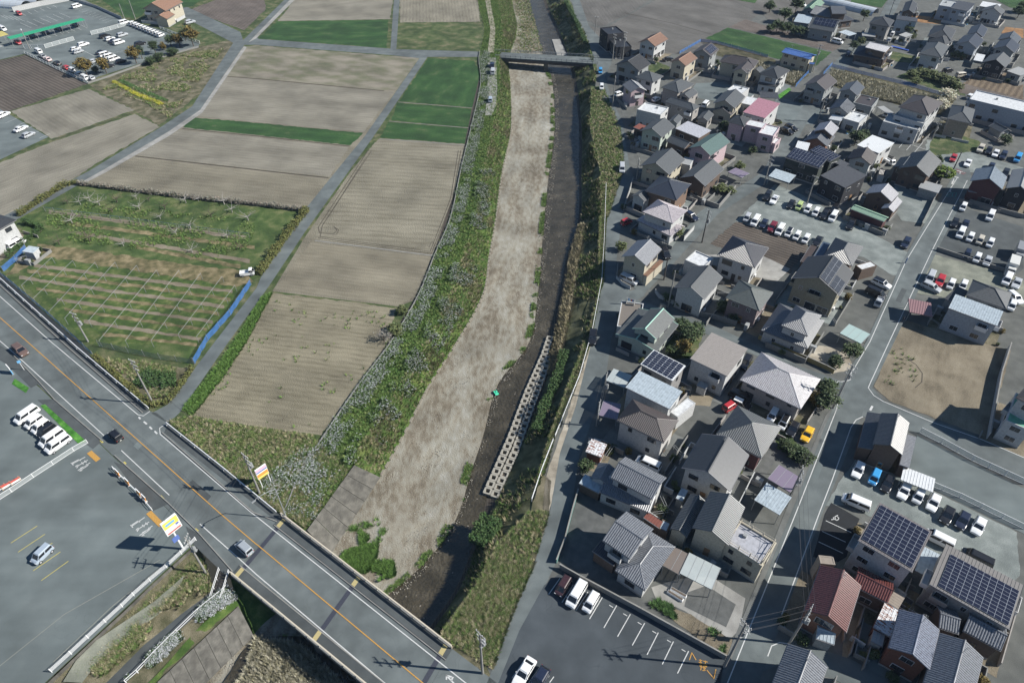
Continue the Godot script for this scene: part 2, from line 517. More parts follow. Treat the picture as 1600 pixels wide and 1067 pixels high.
	# roofs: [colour, roughness, texture, tile size]
	var roofs := {
		"tile_orange": [0.42, 0.25, 0.17, 0.6, "mottle", 3.0], "tile_charcoal": [0.075, 0.078, 0.082, 0.55, "mottle", 3.0], "tile_charcoal2": [0.115, 0.128, 0.145, 0.42, "mottle", 3.0],
		"tile_silver": [0.185, 0.2, 0.225, 0.42, "mottle", 3.0], "tile_grey": [0.145, 0.16, 0.168, 0.45, "mottle", 3.0], "tile_white": [0.62, 0.62, 0.64, 0.45, "flecks", 4.0],
		"tile_pinkwhite": [0.6, 0.55, 0.57, 0.45, "flecks", 6.0], "tile_pale": [0.46, 0.47, 0.49, 0.35, "mottle", 3.0], "tile_ribwhite": [0.55, 0.54, 0.56, 0.42, "flecks", 6.0],
		"tile_rib": [0.23, 0.248, 0.275, 0.38, "flecks", 5.0], "tile_navy": [0.055, 0.062, 0.085, 0.4, "mottle", 3.0], "tile_brown": [0.088, 0.072, 0.07, 0.5, "mottle", 3.0],
		"tile_red": [0.19, 0.068, 0.06, 0.3, "flecks", 4.0], "tile_bluewhite": [0.26, 0.29, 0.36, 0.28, "flecks", 5.0], "tile_pinkcar": [0.42, 0.24, 0.25, 0.5, "mottle", 2.0],
		"slate_grey": [0.118, 0.132, 0.142, 0.6, "mottle", 4.0], "slate_charcoal": [0.052, 0.06, 0.07, 0.6, "mottle", 4.0], "slate_charcoal2": [0.06, 0.07, 0.085, 0.5, "mottle", 4.0],
		"slate_brown": [0.1, 0.086, 0.088, 0.6, "mottle", 4.0], "slate_blue": [0.12, 0.14, 0.165, 0.5, "mottle", 4.0], "slate_navy": [0.06, 0.072, 0.1, 0.45, "mottle", 4.0],
		"slate_green": [0.12, 0.215, 0.2, 0.55, "mottle", 4.0], "slate_greygreen": [0.135, 0.158, 0.152, 0.6, "mottle", 4.0], "slate_greyedge": [0.155, 0.17, 0.168, 0.6, "mottle", 4.0],
		"metal_black": [0.035, 0.038, 0.045, 0.45, "mottle", 5.0], "metal_charcoal": [0.085, 0.09, 0.1, 0.45, "mottle", 5.0], "metal_blue": [0.06, 0.15, 0.42, 0.45, "mottle", 5.0],
		"metal_pink": [0.42, 0.21, 0.26, 0.5, "mottle", 5.0], "metal_white": [0.66, 0.68, 0.69, 0.45, "streak", 4.0], "metal_green": [0.24, 0.36, 0.27, 0.5, "streak", 4.0],
		"metal_grey": [0.33, 0.34, 0.34, 0.5, "streak", 4.0], "metal_paleblue": [0.44, 0.51, 0.56, 0.42, "mottle", 5.0], "metal_bluegrey": [0.26, 0.31, 0.36, 0.4, "mottle", 5.0],
		"metal_blueslate": [0.10, 0.14, 0.2, 0.45, "mottle", 5.0], "metal_brown": [0.1, 0.078, 0.07, 0.5, "streak", 4.0], "metal_rustred": [0.19, 0.062, 0.045, 0.7, "streak", 2.0],
		"metal_brownseam": [0.16, 0.145, 0.145, 0.5, "streak", 4.0], "metal_taupe": [0.19, 0.18, 0.172, 0.5, "streak", 4.0], "metal_rust": [1.0, 1.0, 1.0, 0.6, "rust", 3.0],
		"roof_white": [0.68, 0.7, 0.71, 0.6, "mottle", 6.0], "roof_grey": [0.4, 0.42, 0.43, 0.7, "mottle", 6.0], "roof_fleck": [0.55, 0.56, 0.6, 0.6, "flecks", 5.0],
		"roof_streak": [0.3, 0.275, 0.255, 0.7, "streak", 5.0], "roof_deck": [0.17, 0.15, 0.13, 0.8, "streak", 3.0], "roof_lilac": [0.42, 0.43, 0.47, 0.6, "mottle", 5.0],
		"roof_tan": [0.27, 0.23, 0.19, 0.7, "streak", 4.0], "roof_green": [0.15, 0.42, 0.28, 0.6, "mottle", 6.0], "canopy_green": [0.05, 0.46, 0.24, 0.5, "mottle", 5.0], "canopy_yellow": [0.7, 0.6, 0.2, 0.5, "mottle", 5.0]}
	for k in roofs:
		var r: Array = roofs[k]
		var f := 0.65 if k.begins_with("slate") else (0.8 if k.begins_with("tile") else 1.0)
		var rm := mat(k, lin(r[0] * f, r[1] * f, r[2] * f), r[3] * (0.9 if f < 1.0 else 1.0), r[4], r[5])
		if f < 1.0:                       # glazed tiles and coated slates shine
			rm.metallic_specular = 0.6
	for e in [["poly_clear", 0.5, 0.55, 0.55, 0.6], ["poly_purple", 0.24, 0.2, 0.27, 0.75], ["poly_brown", 0.2, 0.17, 0.15, 0.8], ["poly_green", 0.4, 0.52, 0.5, 0.75]]:
		var pm := mat(e[0], lin(e[1], e[2], e[3]), 0.35)
		pm.albedo_color.a = e[4]
		pm.transparency = BaseMaterial3D.TRANSPARENCY_ALPHA
	for e in [["wall_white", 0.54, 0.55, 0.55], ["wall_cream", 0.52, 0.48, 0.38], ["wall_sand", 0.33, 0.3, 0.22], ["wall_grey", 0.31, 0.33, 0.335], ["wall_greywall", 0.27, 0.265, 0.26], ["wall_beige", 0.37, 0.35, 0.33], ["wall_pink", 0.54, 0.42, 0.45],
		["wall_brown", 0.13, 0.095, 0.075], ["wall_brick", 0.2, 0.135, 0.1], ["wall_black", 0.03, 0.032, 0.038], ["wall_darkgreen", 0.045, 0.058, 0.052], ["wall_terracotta", 0.26, 0.135, 0.09], ["wall_rust", 0.18, 0.075, 0.05], ["wall_darkred", 0.105, 0.042, 0.045],
		["wall_tan", 0.33, 0.285, 0.24], ["wall_bluegrey", 0.38, 0.42, 0.47], ["wall_paleblue", 0.48, 0.55, 0.6], ["wall_palegreen", 0.46, 0.52, 0.46], ["wall_purplebrown", 0.21, 0.165, 0.17], ["wall_taupe", 0.36, 0.345, 0.325], ["wall_whitebrown", 0.55, 0.54, 0.52],
		["wall_mustard", 0.38, 0.3, 0.13], ["wall_teal", 0.14, 0.3, 0.27], ["concrete_wall", 0.25, 0.25, 0.24]]:
		var wm := mat(e[0], lin(e[1], e[2], e[3]), 0.85, "mottle", 3.0)
		wm.uv1_triplanar = true
	mat("dirt_stone", lin(0.27, 0.245, 0.2), 0.9, "mottle", 2.0)
	mat("foundation", lin(0.3, 0.3, 0.29), 0.9)
	mat("trim_dark", lin(0.05, 0.045, 0.045), 0.6)
	mat("trim_white", lin(0.66, 0.66, 0.66), 0.5)
	mat("gutter", lin(0.2, 0.2, 0.21), 0.5)
	mat("copper_green", lin(0.3, 0.5, 0.42), 0.6)
	var gl := mat("glass", lin(0.03, 0.035, 0.042), 0.08)
	gl.metallic_specular = 0.7
	var cg := mat("car_glass", lin(0.012, 0.014, 0.017), 0.05)
	cg.metallic_specular = 0.8
	var sp := mat("solar", lin(0.016, 0.018, 0.034), 0.14)
	sp.metallic_specular = 0.6
	mat("solar_pale", lin(0.05, 0.055, 0.065), 0.2)
	mat("solar_frame", lin(0.42, 0.45, 0.5), 0.4)
	mat("white_metal", lin(0.72, 0.73, 0.73), 0.45)
	mat("galv", lin(0.34, 0.355, 0.36), 0.5, "mottle", 1.0)
	mat("pole_concrete", lin(0.3, 0.295, 0.28), 0.85, "mottle", 1.0)
	mat("pole_dark", lin(0.07, 0.065, 0.062), 0.8)
	mat("insulator", lin(0.62, 0.62, 0.6), 0.3)
	mat("wire", lin(0.05, 0.05, 0.055), 0.6)
	mat("tyre", lin(0.012, 0.012, 0.013), 0.9)
	mat("rim", lin(0.4, 0.41, 0.42), 0.35)
	mat("lamp_clear", lin(0.6, 0.62, 0.64), 0.1)
	mat("lamp_red", lin(0.3, 0.02, 0.02), 0.2)
	mat("plate", lin(0.6, 0.6, 0.55), 0.5)
	mat("beam_cream", lin(0.5, 0.45, 0.36), 0.6)
	mat("joint_yellow", lin(0.5, 0.42, 0.2), 0.7, "mottle", 1.0)
	mat("joint_dark", lin(0.05, 0.055, 0.075), 0.6, "mottle", 1.0)
	mat("bark", lin(0.1, 0.08, 0.062), 0.95)
	mat("bark_pale", lin(0.3, 0.285, 0.265), 0.9)
	mat("block_pale", lin(0.37, 0.35, 0.3), 0.9, "mottle", 2.0)
	var leaf_cols := {"dark": [0.042, 0.068, 0.024], "olive": [0.15, 0.115, 0.03], "scrub": [0.1, 0.125, 0.045], "blossom": [0.5, 0.49, 0.4], "round": [0.12, 0.18, 0.03], "hedge": [0.11, 0.12, 0.035], "bush": [0.04, 0.085, 0.022], "bare": [0.2, 0.19, 0.17]}
	for k in leaf_cols:
		var c: Array = leaf_cols[k]
		var lm := mat("leaf_" + k, lin(minf(c[0] * 1.6, 1.0), minf(c[1] * 1.6, 1.0), minf(c[2] * 1.6, 1.0)), 0.75)
		lm.vertex_color_use_as_albedo = true
		lm.backlight = lin(c[0] * 0.5, c[1] * 0.5, c[2] * 0.5)
		lm.backlight_enabled = true
	for e in [["tuft", 1.0, 1.0, 1.0], ["stones", 1.0, 1.0, 1.0]]:
		var tm := mat(e[0], Color(1, 1, 1), 0.85)
		tm.vertex_color_use_as_albedo = true
	for e in [["net_blue", 0.05, 0.16, 0.42, 0.6], ["net_grey", 0.28, 0.31, 0.3, 0.5], ["mesh_clear", 0.5, 0.54, 0.54, 0.32]]:
		var nm := mat(e[0], lin(e[1], e[2], e[3]), 0.8)
		nm.albedo_color.a = e[4]
		nm.transparency = BaseMaterial3D.TRANSPARENCY_ALPHA
	var cars := {"white": [0.72, 0.73, 0.73], "black": [0.012, 0.012, 0.014], "navy": [0.016, 0.022, 0.045], "silver": [0.42, 0.44, 0.46], "grey": [0.25, 0.26, 0.27], "greysilver": [0.3, 0.33, 0.36], "silverblue": [0.34, 0.4, 0.47], "red": [0.4, 0.03, 0.035], "darkred": [0.16, 0.018, 0.028],
		"maroon": [0.045, 0.02, 0.022], "brown": [0.13, 0.085, 0.07], "blue": [0.05, 0.3, 0.62], "lime": [0.4, 0.5, 0.2], "yellow": [0.75, 0.42, 0.02], "cream": [0.5, 0.46, 0.38], "pinkish": [0.62, 0.48, 0.46], "whiteblack": [0.7, 0.71, 0.71], "blackwhite": [0.02, 0.02, 0.022], "whitebox": [0.62, 0.62, 0.58]}
	for k in cars:
		var c: Array = cars[k]
		var cm := mat("car_" + k, lin(c[0], c[1], c[2]), 0.32)
		cm.clearcoat_enabled = true
		cm.clearcoat = 0.6
		cm.clearcoat_roughness = 0.06
	for e in [["billboard_blue", 0.1, 0.16, 0.42], ["billboard_pink", 0.62, 0.42, 0.55], ["billboard_orange", 0.8, 0.32, 0.06], ["billboard_yellow", 0.8, 0.62, 0.12], ["billboard_white", 0.75, 0.74, 0.72], ["sky_blue", 0.16, 0.42, 0.7], ["tarp_green", 0.05, 0.5, 0.3], ["skin", 0.42, 0.26, 0.19], ["cloth_dark", 0.03, 0.03, 0.04], ["cloth_blue", 0.08, 0.13, 0.25], ["banner_red", 0.5, 0.09, 0.07], ["tarp_blue", 0.04, 0.1, 0.4], ["straw", 0.42, 0.32, 0.19], ["wood", 0.25, 0.15, 0.08], ["roof_poly", 0.42, 0.46, 0.5]]:
		mat(e[0], lin(e[1], e[2], e[3]), 0.7)

# terrain
func lerp_line(l: PackedVector3Array, sub: int) -> PackedVector3Array:
	var o := PackedVector3Array()
	for k in l.size() - 1:
		var p0 := l[maxi(k - 1, 0)]
		var p3 := l[mini(k + 2, l.size() - 1)]
		for s in sub:
			o.append(l[k].cubic_interpolate(l[k + 1], p0, p3, float(s) / sub))
	o.append(l[l.size() - 1])
	return o

# a sloping strip between two lines, with rows across and a rough surface
func loft(a: PackedVector3Array, b: PackedVector3Array, rows: int, rough: float, seed_: int) -> ArrayMesh:
	var nz := FastNoiseLite.new()
	nz.seed = seed_
	nz.frequency = 0.25
	var m := MB.new()
	m.use_t2 = true
	for k in a.size():
		for r in rows + 1:
			var f := float(r) / rows
			var p := a[k].lerp(b[k], f)
			if rough > 0.0 and r > 0 and r < rows:
				p.y += nz.get_noise_2d(p.x, p.z) * rough
			m.v.append(p)
			m.n.append(Vector3.UP)
			m.t.append(Vector2(p.z, p.x))
			m.t2.append(Vector2(p.x, p.z))
	var w := rows + 1
	for k in a.size() - 1:
		for r in rows:
			var i0 := k * w + r
			var p0 := m.v[i0]
			var p1 := m.v[i0 + 1]
			var p2 := m.v[i0 + w]
			if (p1 - p0).cross(p2 - p0).y > 0:
				m.i.append_array([i0, i0 + w, i0 + 1, i0 + 1, i0 + w, i0 + w + 1])
			else:
				m.i.append_array([i0, i0 + 1, i0 + w, i0 + 1, i0 + w + 1, i0 + w])
	var acc := PackedVector3Array()
	acc.resize(m.v.size())
	for k in range(0, m.i.size(), 3):
		var n := (m.v[m.i[k + 2]] - m.v[m.i[k]]).cross(m.v[m.i[k + 1]] - m.v[m.i[k]])
		for q in 3:
			acc[m.i[k + q]] += n
	for k in acc.size():
		m.n[k] = acc[k].normalized()
	return m.mesh()

var RL := []   # the river's lines: ditch, crest edge, toe, water left, water right, right bank top

func build_terrain():
	for l in RIVER:
		RL.append(lerp_line(pv3(l), 5))
	var lowered := func(l: PackedVector3Array, y: float) -> PackedVector3Array:
		var o := PackedVector3Array()
		for p in l:
			o.append(Vector3(p.x, y, p.z))
		return o
	var left := pv2(LEFT_GROUND)
	struct("ground", sheet(left, 0.0), M["grass"])
	struct("levee_crest", loft(RL[0], RL[1], 4, 0.25, 3), M["bank_grass"])
	struct("river_bank", loft(RL[1], RL[2], 8, 0.5, 4), M["bank_grass"])
	struct("gravel_bed", loft(RL[2], RL[3], 12, 0.35, 5), M["gravel_bed"])
	struct("river_bed", loft(RL[3], lowered.call(RL[3], -5.6), 1, 0.0, 1), M["gravel_bed"])
	struct("river_water", loft(lowered.call(RL[3], -4.72), lowered.call(RL[4], -4.72), 4, 0.0, 1), M["river_water"])
	struct("river_berm", loft(RL[4], RL[6], 2, 0.0, 6), M["soil_mud_shade"])
	struct("river_bank", loft(RL[6], RL[5], 8, 0.7, 6), M["bank_scrub"])
	# lower ground below the near bridge
	struct("lower_bank", loft(pv3(LOW[0]), pv3(LOW[1]), 3, 0.25, 8), M["grass_dry"])
	struct("footpath", loft(pv3(LOW[1]), pv3(LOW[2]), 1, 0.0, 8), M["asphalt_dark"])
	struct("lower_bank", loft(pv3(LOW[2]), pv3(LOW[3]), 3, 0.3, 9), M["grass_dry"])
	struct("gravel_track", loft(pv3(LOW_TRACK[0]), pv3(LOW_TRACK[1]), 1, 0.0, 9), M["gravel_pale"])
	struct("retaining_wall", loft(pv3(LOW_WALL[0]), pv3(LOW_WALL[1]), 1, 0.0, 9), M["revetment"])

func build_patches():
	for p in PATCHES:
		struct(p[0], sheet(pv2(p[2]), p[3], p[4], p[5], taken.size() + 3), M[p[1]])

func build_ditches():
	for d in DITCHES:  # flat strips; soil ditches carry the grooves' shade in their dark colour
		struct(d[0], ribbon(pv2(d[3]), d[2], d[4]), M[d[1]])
	# wall added along the levee to cast shade on the ditch, block by block
	var o := thing("ditch_shadow_wall", "low concrete wall added to cast the dark ditch line beside the levee", "wall", Vector3.ZERO)
	var l: PackedVector3Array = RL[0]
	for k in range(14, 70):
		var d := l[k + 1] - l[k]
		var n := maxi(1, int(d.length() / 2.0))
		for s in n:
			part("block", cbox(snappedf(d.length() / n, 0.1) + 0.05, 0.8, 0.16), M["concrete_wall"], o, Transform3D(Basis(Vector3.UP, atan2(-d.z, d.x)), l[k] + d * (s + 0.5) / n + Vector3(0, 0.1, 0)))

func build_markings():
	for l in LINES:
		struct("road_marking", ribbon(pv2(l[2]), l[1], l[3]), M[l[0]])
	for s in STROKES:                     # lettering painted on the ground, one mark for each character
		var b := MB.new()
		for q in s[2]:
			var p := pv2(q)
			for k in p.size() - 1:
				var d := (p[k + 1] - p[k]).normalized()
				var nn: Vector2 = d.orthogonal() * s[1] / 2
				var a: Vector2 = p[k] - d * s[1] * 0.3
				var e: Vector2 = p[k + 1] + d * s[1] * 0.3
				b.quad(Vector3(a.x - nn.x, 0.085, a.y - nn.y), Vector3(e.x - nn.x, 0.085, e.y - nn.y), Vector3(e.x + nn.x, 0.085, e.y + nn.y), Vector3(a.x + nn.x, 0.085, a.y + nn.y))
		for k in b.n.size():
			b.n[k] = Vector3.UP
		struct("road_lettering_marking", b.mesh(), M[s[0]])
	for k in KERBS:
		var pts := pv2(k)
		var b := MB.new()
		for q in pts.size() - 1:
			var d := pts[q + 1] - pts[q]
			var n := maxi(1, int(d.length() / 2.0))
			var ang := atan2(-d.y, d.x)
			for s in n:
				var c := pts[q] + d * (s + 0.5) / n
				b.bevel_box(Vector3(c.x, 0.1, c.y), Vector3(d.length() / n - 0.015, 0.2, 0.16), 0.02, Basis(Vector3.UP, ang))
		struct("kerb", b.mesh(), M["concrete"])

# houses
# one roof slope in its own plane: x along the eaves, y out of the plane, z up the slope; off0 and off1 say how far the top edge is drawn in
func slope_mesh(L: float, off0: float, off1: float, S: float, style: String) -> ArrayMesh:
	var key := "%.2f/%.2f/%.2f/%.2f/%s" % [L, off0, off1, S, style]
	if mesh_cache.has(key):
		return mesh_cache[key]
	var us := [0.0]
	var hs := [0.0]
	var per := 0.34
	var prof := [[0.0, 0.0], [0.2, 0.075], [0.5, 0.1], [0.74, 0.06]]
	if style == "seam":
		per = 0.48
		prof = [[0.0, 0.0], [0.06, 0.045], [0.14, 0.045], [0.2, 0.0]]
	elif style == "slate":
		per = 1000.0
		prof = [[0.0, 0.0]]
	var u := 0.0
	while u < L:
		for q in prof:
			var x: float = u + q[0] * per
			if x < L - 0.01 and x > 0.01:
				us.append(x)
				hs.append(q[1])
		u += per
	us.append(L)
	hs.append(0.0)
	for x in [off0, L - off1]:
		if x > 0.02 and x < L - 0.02:
			for k in us.size() - 1:
				if us[k] < x - 0.001 and us[k + 1] > x + 0.001:
					var f: float = (x - us[k]) / (us[k + 1] - us[k])
					us.insert(k + 1, x)
					hs.insert(k + 1, lerpf(hs[k], hs[k + 1], f))
					break
	var b := MB.new()
	var top := func(x: float) -> float:
		var f := 1.0
		if off0 > 0.001:
			f = minf(f, x / off0)
		if off1 > 0.001:
			f = minf(f, (L - x) / off1)
		return clampf(f, 0.0, 1.0) * S
	var th := 0.12
	for k in us.size() - 1:
		var x0: float = us[k]
		var x1: float = us[k + 1]
		var t0: float = top.call(x0)
		var t1: float = top.call(x1)
		var a := Vector3(x0, hs[k], 0)
		var bb := Vector3(x1, hs[k + 1], 0)
		var c := Vector3(x1, hs[k + 1] * (1.0 if t1 > 0.05 else 0.0), -t1)
		var d := Vector3(x0, hs[k] * (1.0 if t0 > 0.05 else 0.0), -t0)
		b.quad(a, bb, c, d, Vector2(x0, 0), Vector2(x1, 0), Vector2(x1, t1), Vector2(x0, t0))
		b.quad(Vector3(x0, -th, 0), Vector3(x1, -th, 0), bb, a, Vector2(x0, 0), Vector2(x1, 0), Vector2(x1, 0.1), Vector2(x0, 0.1))
	if style == "slate":              # courses of slates, each a little proud of the one above
		b = MB.new()
		var n := maxi(1, int(S / 0.42))
		var brk := [0.0]
		for x in [off0, L - off1]:
			if x > 0.02 and x < L - 0.02 and absf(x - brk[brk.size() - 1]) > 0.02:
				brk.append(x)
		brk.append(L)
		for k in n:
			var z0 := S * k / n
			var z1 := S * (k + 1) / n
			var xa0 := off0 * z0 / S
			var xa1 := off0 * z1 / S
			var xb0 := L - off1 * z0 / S
			var xb1 := L - off1 * z1 / S
			b.quad(Vector3(xa0, 0.02, -z0), Vector3(xb0, 0.02, -z0), Vector3(xb1, 0.0, -z1), Vector3(xa1, 0.0, -z1), Vector2(xa0, z0), Vector2(xb0, z0), Vector2(xb1, z1), Vector2(xa1, z1))
			b.quad(Vector3(xa0, 0.0, -z0), Vector3(xb0, 0.0, -z0), Vector3(xb0, 0.02, -z0), Vector3(xa0, 0.02, -z0))
		b.quad(Vector3(0, -th, 0), Vector3(L, -th, 0), Vector3(L, 0.0, 0), Vector3(0, 0.0, 0))
	# underside and the two raking edges
	var tl := Vector3(off0, -th, -S)
	var tr := Vector3(L - off1, -th, -S)
	b.quad(Vector3(L, -th, 0), Vector3(0, -th, 0), tl, tr)
	b.quad(Vector3(0, -th, 0), Vector3(0, 0, 0), Vector3(off0, 0, -S), tl)
	b.quad(Vector3(L, 0, 0), Vector3(L, -th, 0), tr, Vector3(L - off1, 0, -S))
	mesh_cache[key] = b.mesh()
	return mesh_cache[key]

func roof_style(m: String) -> String:
	if m.begins_with("tile"):
		return "tile"
	if m.begins_with("metal") or m.begins_with("canopy"):
		return "seam"
	return "slate"

func ridge(parent: Node, p0: Vector3, p1: Vector3, m: Material, tr: Transform3D, w := 0.16):
	var b := MB.new()
	b.tube(p0, p1, w, w, 6)
	part("ridge_cap", b.mesh(), m, parent, tr)

# frame of a slope: origin at its eaves corner, x along the eaves, y out, -z up the slope
func slope_frame(o: Vector3, along: Vector3, up: Vector3) -> Transform3D:
	var x := along.normalized()
	var z := -up.normalized()
	return Transform3D(Basis(x, z.cross(x), z), o)

func build_volume(h: Node3D, q: Array, hi: int, vi: int):
	var ty: String = q[0]
	var tr := h.transform.affine_inverse() * Transform3D(Basis(Vector3.UP, q[3]), Vector3(q[1], 0.0, q[2]))
	var L: float = q[4]
	var W: float = q[5]
	var e: float = q[6]
	var pitch: float = q[7]
	var rm: Material = M[q[8]]
	var wm: Material = M[q[9]]
	var opt: Dictionary = q[10]
	var st := roof_style(q[8])
	var ov := clampf(minf(L, W) * 0.08, 0.12, 0.55)
	if ty == "f":
		ov = 0.0
	elif ty == "s":
		ov = minf(ov, 0.25)
	var wl := L - 2 * ov
	var ww := W - 2 * ov
	var hl := L / 2
	var hw := W / 2
	var wb := MB.new()
	var frames := []
	if ty == "f":
		wb.box(Vector3(0, e / 2, 0), Vector3(wl, e, ww))
		part("wall", wb.mesh(), wm, h, tr)
		part("roof", box_mesh(Vector3(wl - 0.44, 0.06, ww - 0.44)), rm, h, tr * Transform3D(Basis(), Vector3(0, e + 0.03, 0)))
		var pb := MB.new()
		var ph := 0.35 if minf(L, W) > 4.0 else 0.12
		for s in [-1.0, 1.0]:
			pb.bevel_box(Vector3(0, e + ph / 2, s * (ww / 2 - 0.1)), Vector3(wl + 0.06, ph, 0.22), 0.02)
			pb.bevel_box(Vector3(s * (wl / 2 - 0.1), e + ph / 2 - 0.004, 0), Vector3(0.22, ph - 0.01, ww - 0.24), 0.02)
		part("parapet", pb.mesh(), wm, h, tr)
		if minf(L, W) > 5.0:
			part("roof_vent", cbox(0.6, 0.5, 0.6), M["galv"], h, tr * Transform3D(Basis(), Vector3(wl * 0.2, e + 0.31, ww * 0.12)))
	elif ty == "s":
		var rise := W * pitch
		var y0 := e - 0.14
		var yt := func(z: float) -> float: return y0 + (z + hw) / W * rise
		var x0 := -wl / 2
		var x1 := wl / 2
		var z0 := -ww / 2
		var z1 := ww / 2
		var a: float = yt.call(z0)
		var c: float = yt.call(z1)
		wb.quad(Vector3(x1, 0, z0), Vector3(x0, 0, z0), Vector3(x0, a, z0), Vector3(x1, a, z0))
		wb.quad(Vector3(x0, 0, z1), Vector3(x1, 0, z1), Vector3(x1, c, z1), Vector3(x0, c, z1))
		wb.quad(Vector3(x0, 0, z0), Vector3(x0, 0, z1), Vector3(x0, c, z1), Vector3(x0, a, z0))
		wb.quad(Vector3(x1, 0, z1), Vector3(x1, 0, z0), Vector3(x1, a, z0), Vector3(x1, c, z1))
		part("wall", wb.mesh(), wm, h, tr)
		var up := Vector3(0, rise, W)
		var fr := slope_frame(Vector3(hl, e, -hw), Vector3(-1, 0, 0), up)
		frames.append([fr, L, up.length()])
		part("roof", slope_mesh(L, 0, 0, up.length(), st), rm, h, tr * fr)
		var fb := MB.new()
		fb.box(Vector3(0, e - 0.1, -hw - 0.05), Vector3(L + 0.1, 0.16, 0.1))
		part("gutter", fb.mesh(), M["gutter"], h, tr)
	else:
		var hip := ty == "h"
		var rise := minf(W, L if hip else W) / 2 * pitch
		var fx := wl / 2
		var fz := ww / 2
		var ey := e - 0.1 + ov * pitch
		wb.quad(Vector3(fx, 0, -fz), Vector3(-fx, 0, -fz), Vector3(-fx, ey, -fz), Vector3(fx, ey, -fz))
		wb.quad(Vector3(-fx, 0, fz), Vector3(fx, 0, fz), Vector3(fx, ey, fz), Vector3(-fx, ey, fz))
		wb.quad(Vector3(-fx, 0, -fz), Vector3(-fx, 0, fz), Vector3(-fx, ey, fz), Vector3(-fx, ey, -fz))
		wb.quad(Vector3(fx, 0, fz), Vector3(fx, 0, -fz), Vector3(fx, ey, -fz), Vector3(fx, ey, fz))
		if not hip:
			var gy := ey + fz * pitch
			wb.tri(Vector3(-fx, ey, -fz), Vector3(-fx, ey, fz), Vector3(-fx, gy, 0))
			wb.tri(Vector3(fx, ey, fz), Vector3(fx, ey, -fz), Vector3(fx, gy, 0))
		part("wall", wb.mesh(), wm, h, tr)
		var off := minf(hw, hl) if hip else 0.0
		if hip and W > L:
			# ridge across: the slopes over the long sides are trapezoids
			for s in [-1.0, 1.0]:
				var up := Vector3(-s * hl, rise, 0)
				var fr := slope_frame(Vector3(s * hl, e, s * hw), Vector3(0, 0, -s), up)
				frames.append([fr, W, up.length()])
				part("roof_slope", slope_mesh(W, hl, hl, up.length(), st), rm, h, tr * fr)
				var up2 := Vector3(0, rise, -s * hl)
				var fr2 := slope_frame(Vector3(-s * hl, e, s * hw), Vector3(s, 0, 0), up2)
				part("roof_slope", slope_mesh(L, hl, hl, up2.length(), st), rm, h, tr * fr2)
			var ra := Vector3(0, e + rise, -(hw - hl))
			var rb := Vector3(0, e + rise, hw - hl)
			ridge(h, ra, rb, rm, tr)
			for s in [-1.0, 1.0]:
				ridge(h, ra, Vector3(s * hl, e, -hw), rm, tr, 0.11)
				ridge(h, rb, Vector3(s * hl, e, hw), rm, tr, 0.11)
		else:
			for s in [-1.0, 1.0]:
				var up := Vector3(0, rise, -s * hw)
				var fr := slope_frame(Vector3(-s * hl, e, s * hw), Vector3(s, 0, 0), up)
				frames.append([fr, L, up.length()])
				part("roof_slope", slope_mesh(L, off, off, up.length(), st), rm, h, tr * fr)
				if hip:
					var up2 := Vector3(-s * off, rise, 0)
					var fr2 := slope_frame(Vector3(s * hl, e, s * hw), Vector3(0, 0, -s), up2)
					part("roof_slope", slope_mesh(W, hw, hw, up2.length(), st), rm, h, tr * fr2)
			var ra := Vector3(-hl + off, e + rise, 0)
			var rb := Vector3(hl - off, e + rise, 0)
			if ra.distance_to(rb) > 0.3:
				ridge(h, ra, rb, rm if q[8] != "slate_greyedge" else M["copper_green"], tr)
			if hip:
				for s in [-1.0, 1.0]:
					ridge(h, ra, Vector3(-hl, e, s * hw), rm, tr, 0.11)
					ridge(h, rb, Vector3(hl, e, s * hw), rm, tr, 0.11)
			elif st == "slate":
				for s in [-1.0, 1.0]:
					for s2 in [-1.0, 1.0]:
						var vb := MB.new()
						vb.tube(Vector3(s * hl, e - 0.05, s2 * hw), Vector3(s * hl, e + rise - 0.05, 0), 0.09, 0.09, 5)
						part("barge_board", vb.mesh(), M["copper_green"] if q[8] == "slate_greyedge" else M["gutter"], h, tr)
		for s in [-1.0, 1.0]:
			var gb := MB.new()
			gb.box(Vector3(0, e - 0.13, s * (hw + 0.05)), Vector3(L, 0.11, 0.11))
			part("gutter", gb.mesh(), M["gutter"], h, tr)
	if minf(wl, ww) > 2.5:
		var fbm := MB.new()
		fbm.box(Vector3(0, 0.2, 0), Vector3(wl + 0.06, 0.4, ww + 0.06))
		part("foundation", fbm.mesh(), M["foundation"], h, tr)
	# solar panels, each a part
	if opt.has("solar"):
		var pm: Material = M[opt.get("solar_mat", "solar")]
		var gap: float = opt.get("solar_gap", 0.05)
		for sa in opt["solar"]:
			var f: Array = frames[mini(sa[2], frames.size() - 1)]
			var fr: Transform3D = f[0]
			var cw: float = f[1] * (sa[4] - sa[3]) / sa[0]
			var chh: float = f[2] * (sa[6] - sa[5]) / sa[1]
			var pmesh := cbox(snappedf(cw - gap, 0.01), 0.05, snappedf(chh - gap, 0.01))
			var fmesh := cbox(snappedf(cw - gap + 0.05, 0.01), 0.04, snappedf(chh - gap + 0.05, 0.01))
			var bar := cbox(snappedf(cw - gap, 0.01), 0.012, 0.03)
			for i in sa[0]:
				for j in sa[1]:
					if opt.get("skip", []).has([i, j]):
						continue
					var at := Vector3(f[1] * sa[3] + cw * (i + 0.5), 0.12, -(f[2] * sa[5] + chh * (j + 0.5)))
					var p := part("solar_panel", fmesh, M["solar_frame"], h, tr * fr * Transform3D(Basis(), at))
					part("cells", pmesh, pm, p, Transform3D(Basis(), Vector3(0, 0.012, 0)))
					part("busbar", bar, M["solar_frame"], p, Transform3D(Basis(), Vector3(0, 0.034, 0)))
	# windows on the four walls
	if minf(wl, ww) < 2.6 or e < 2.5:
		return
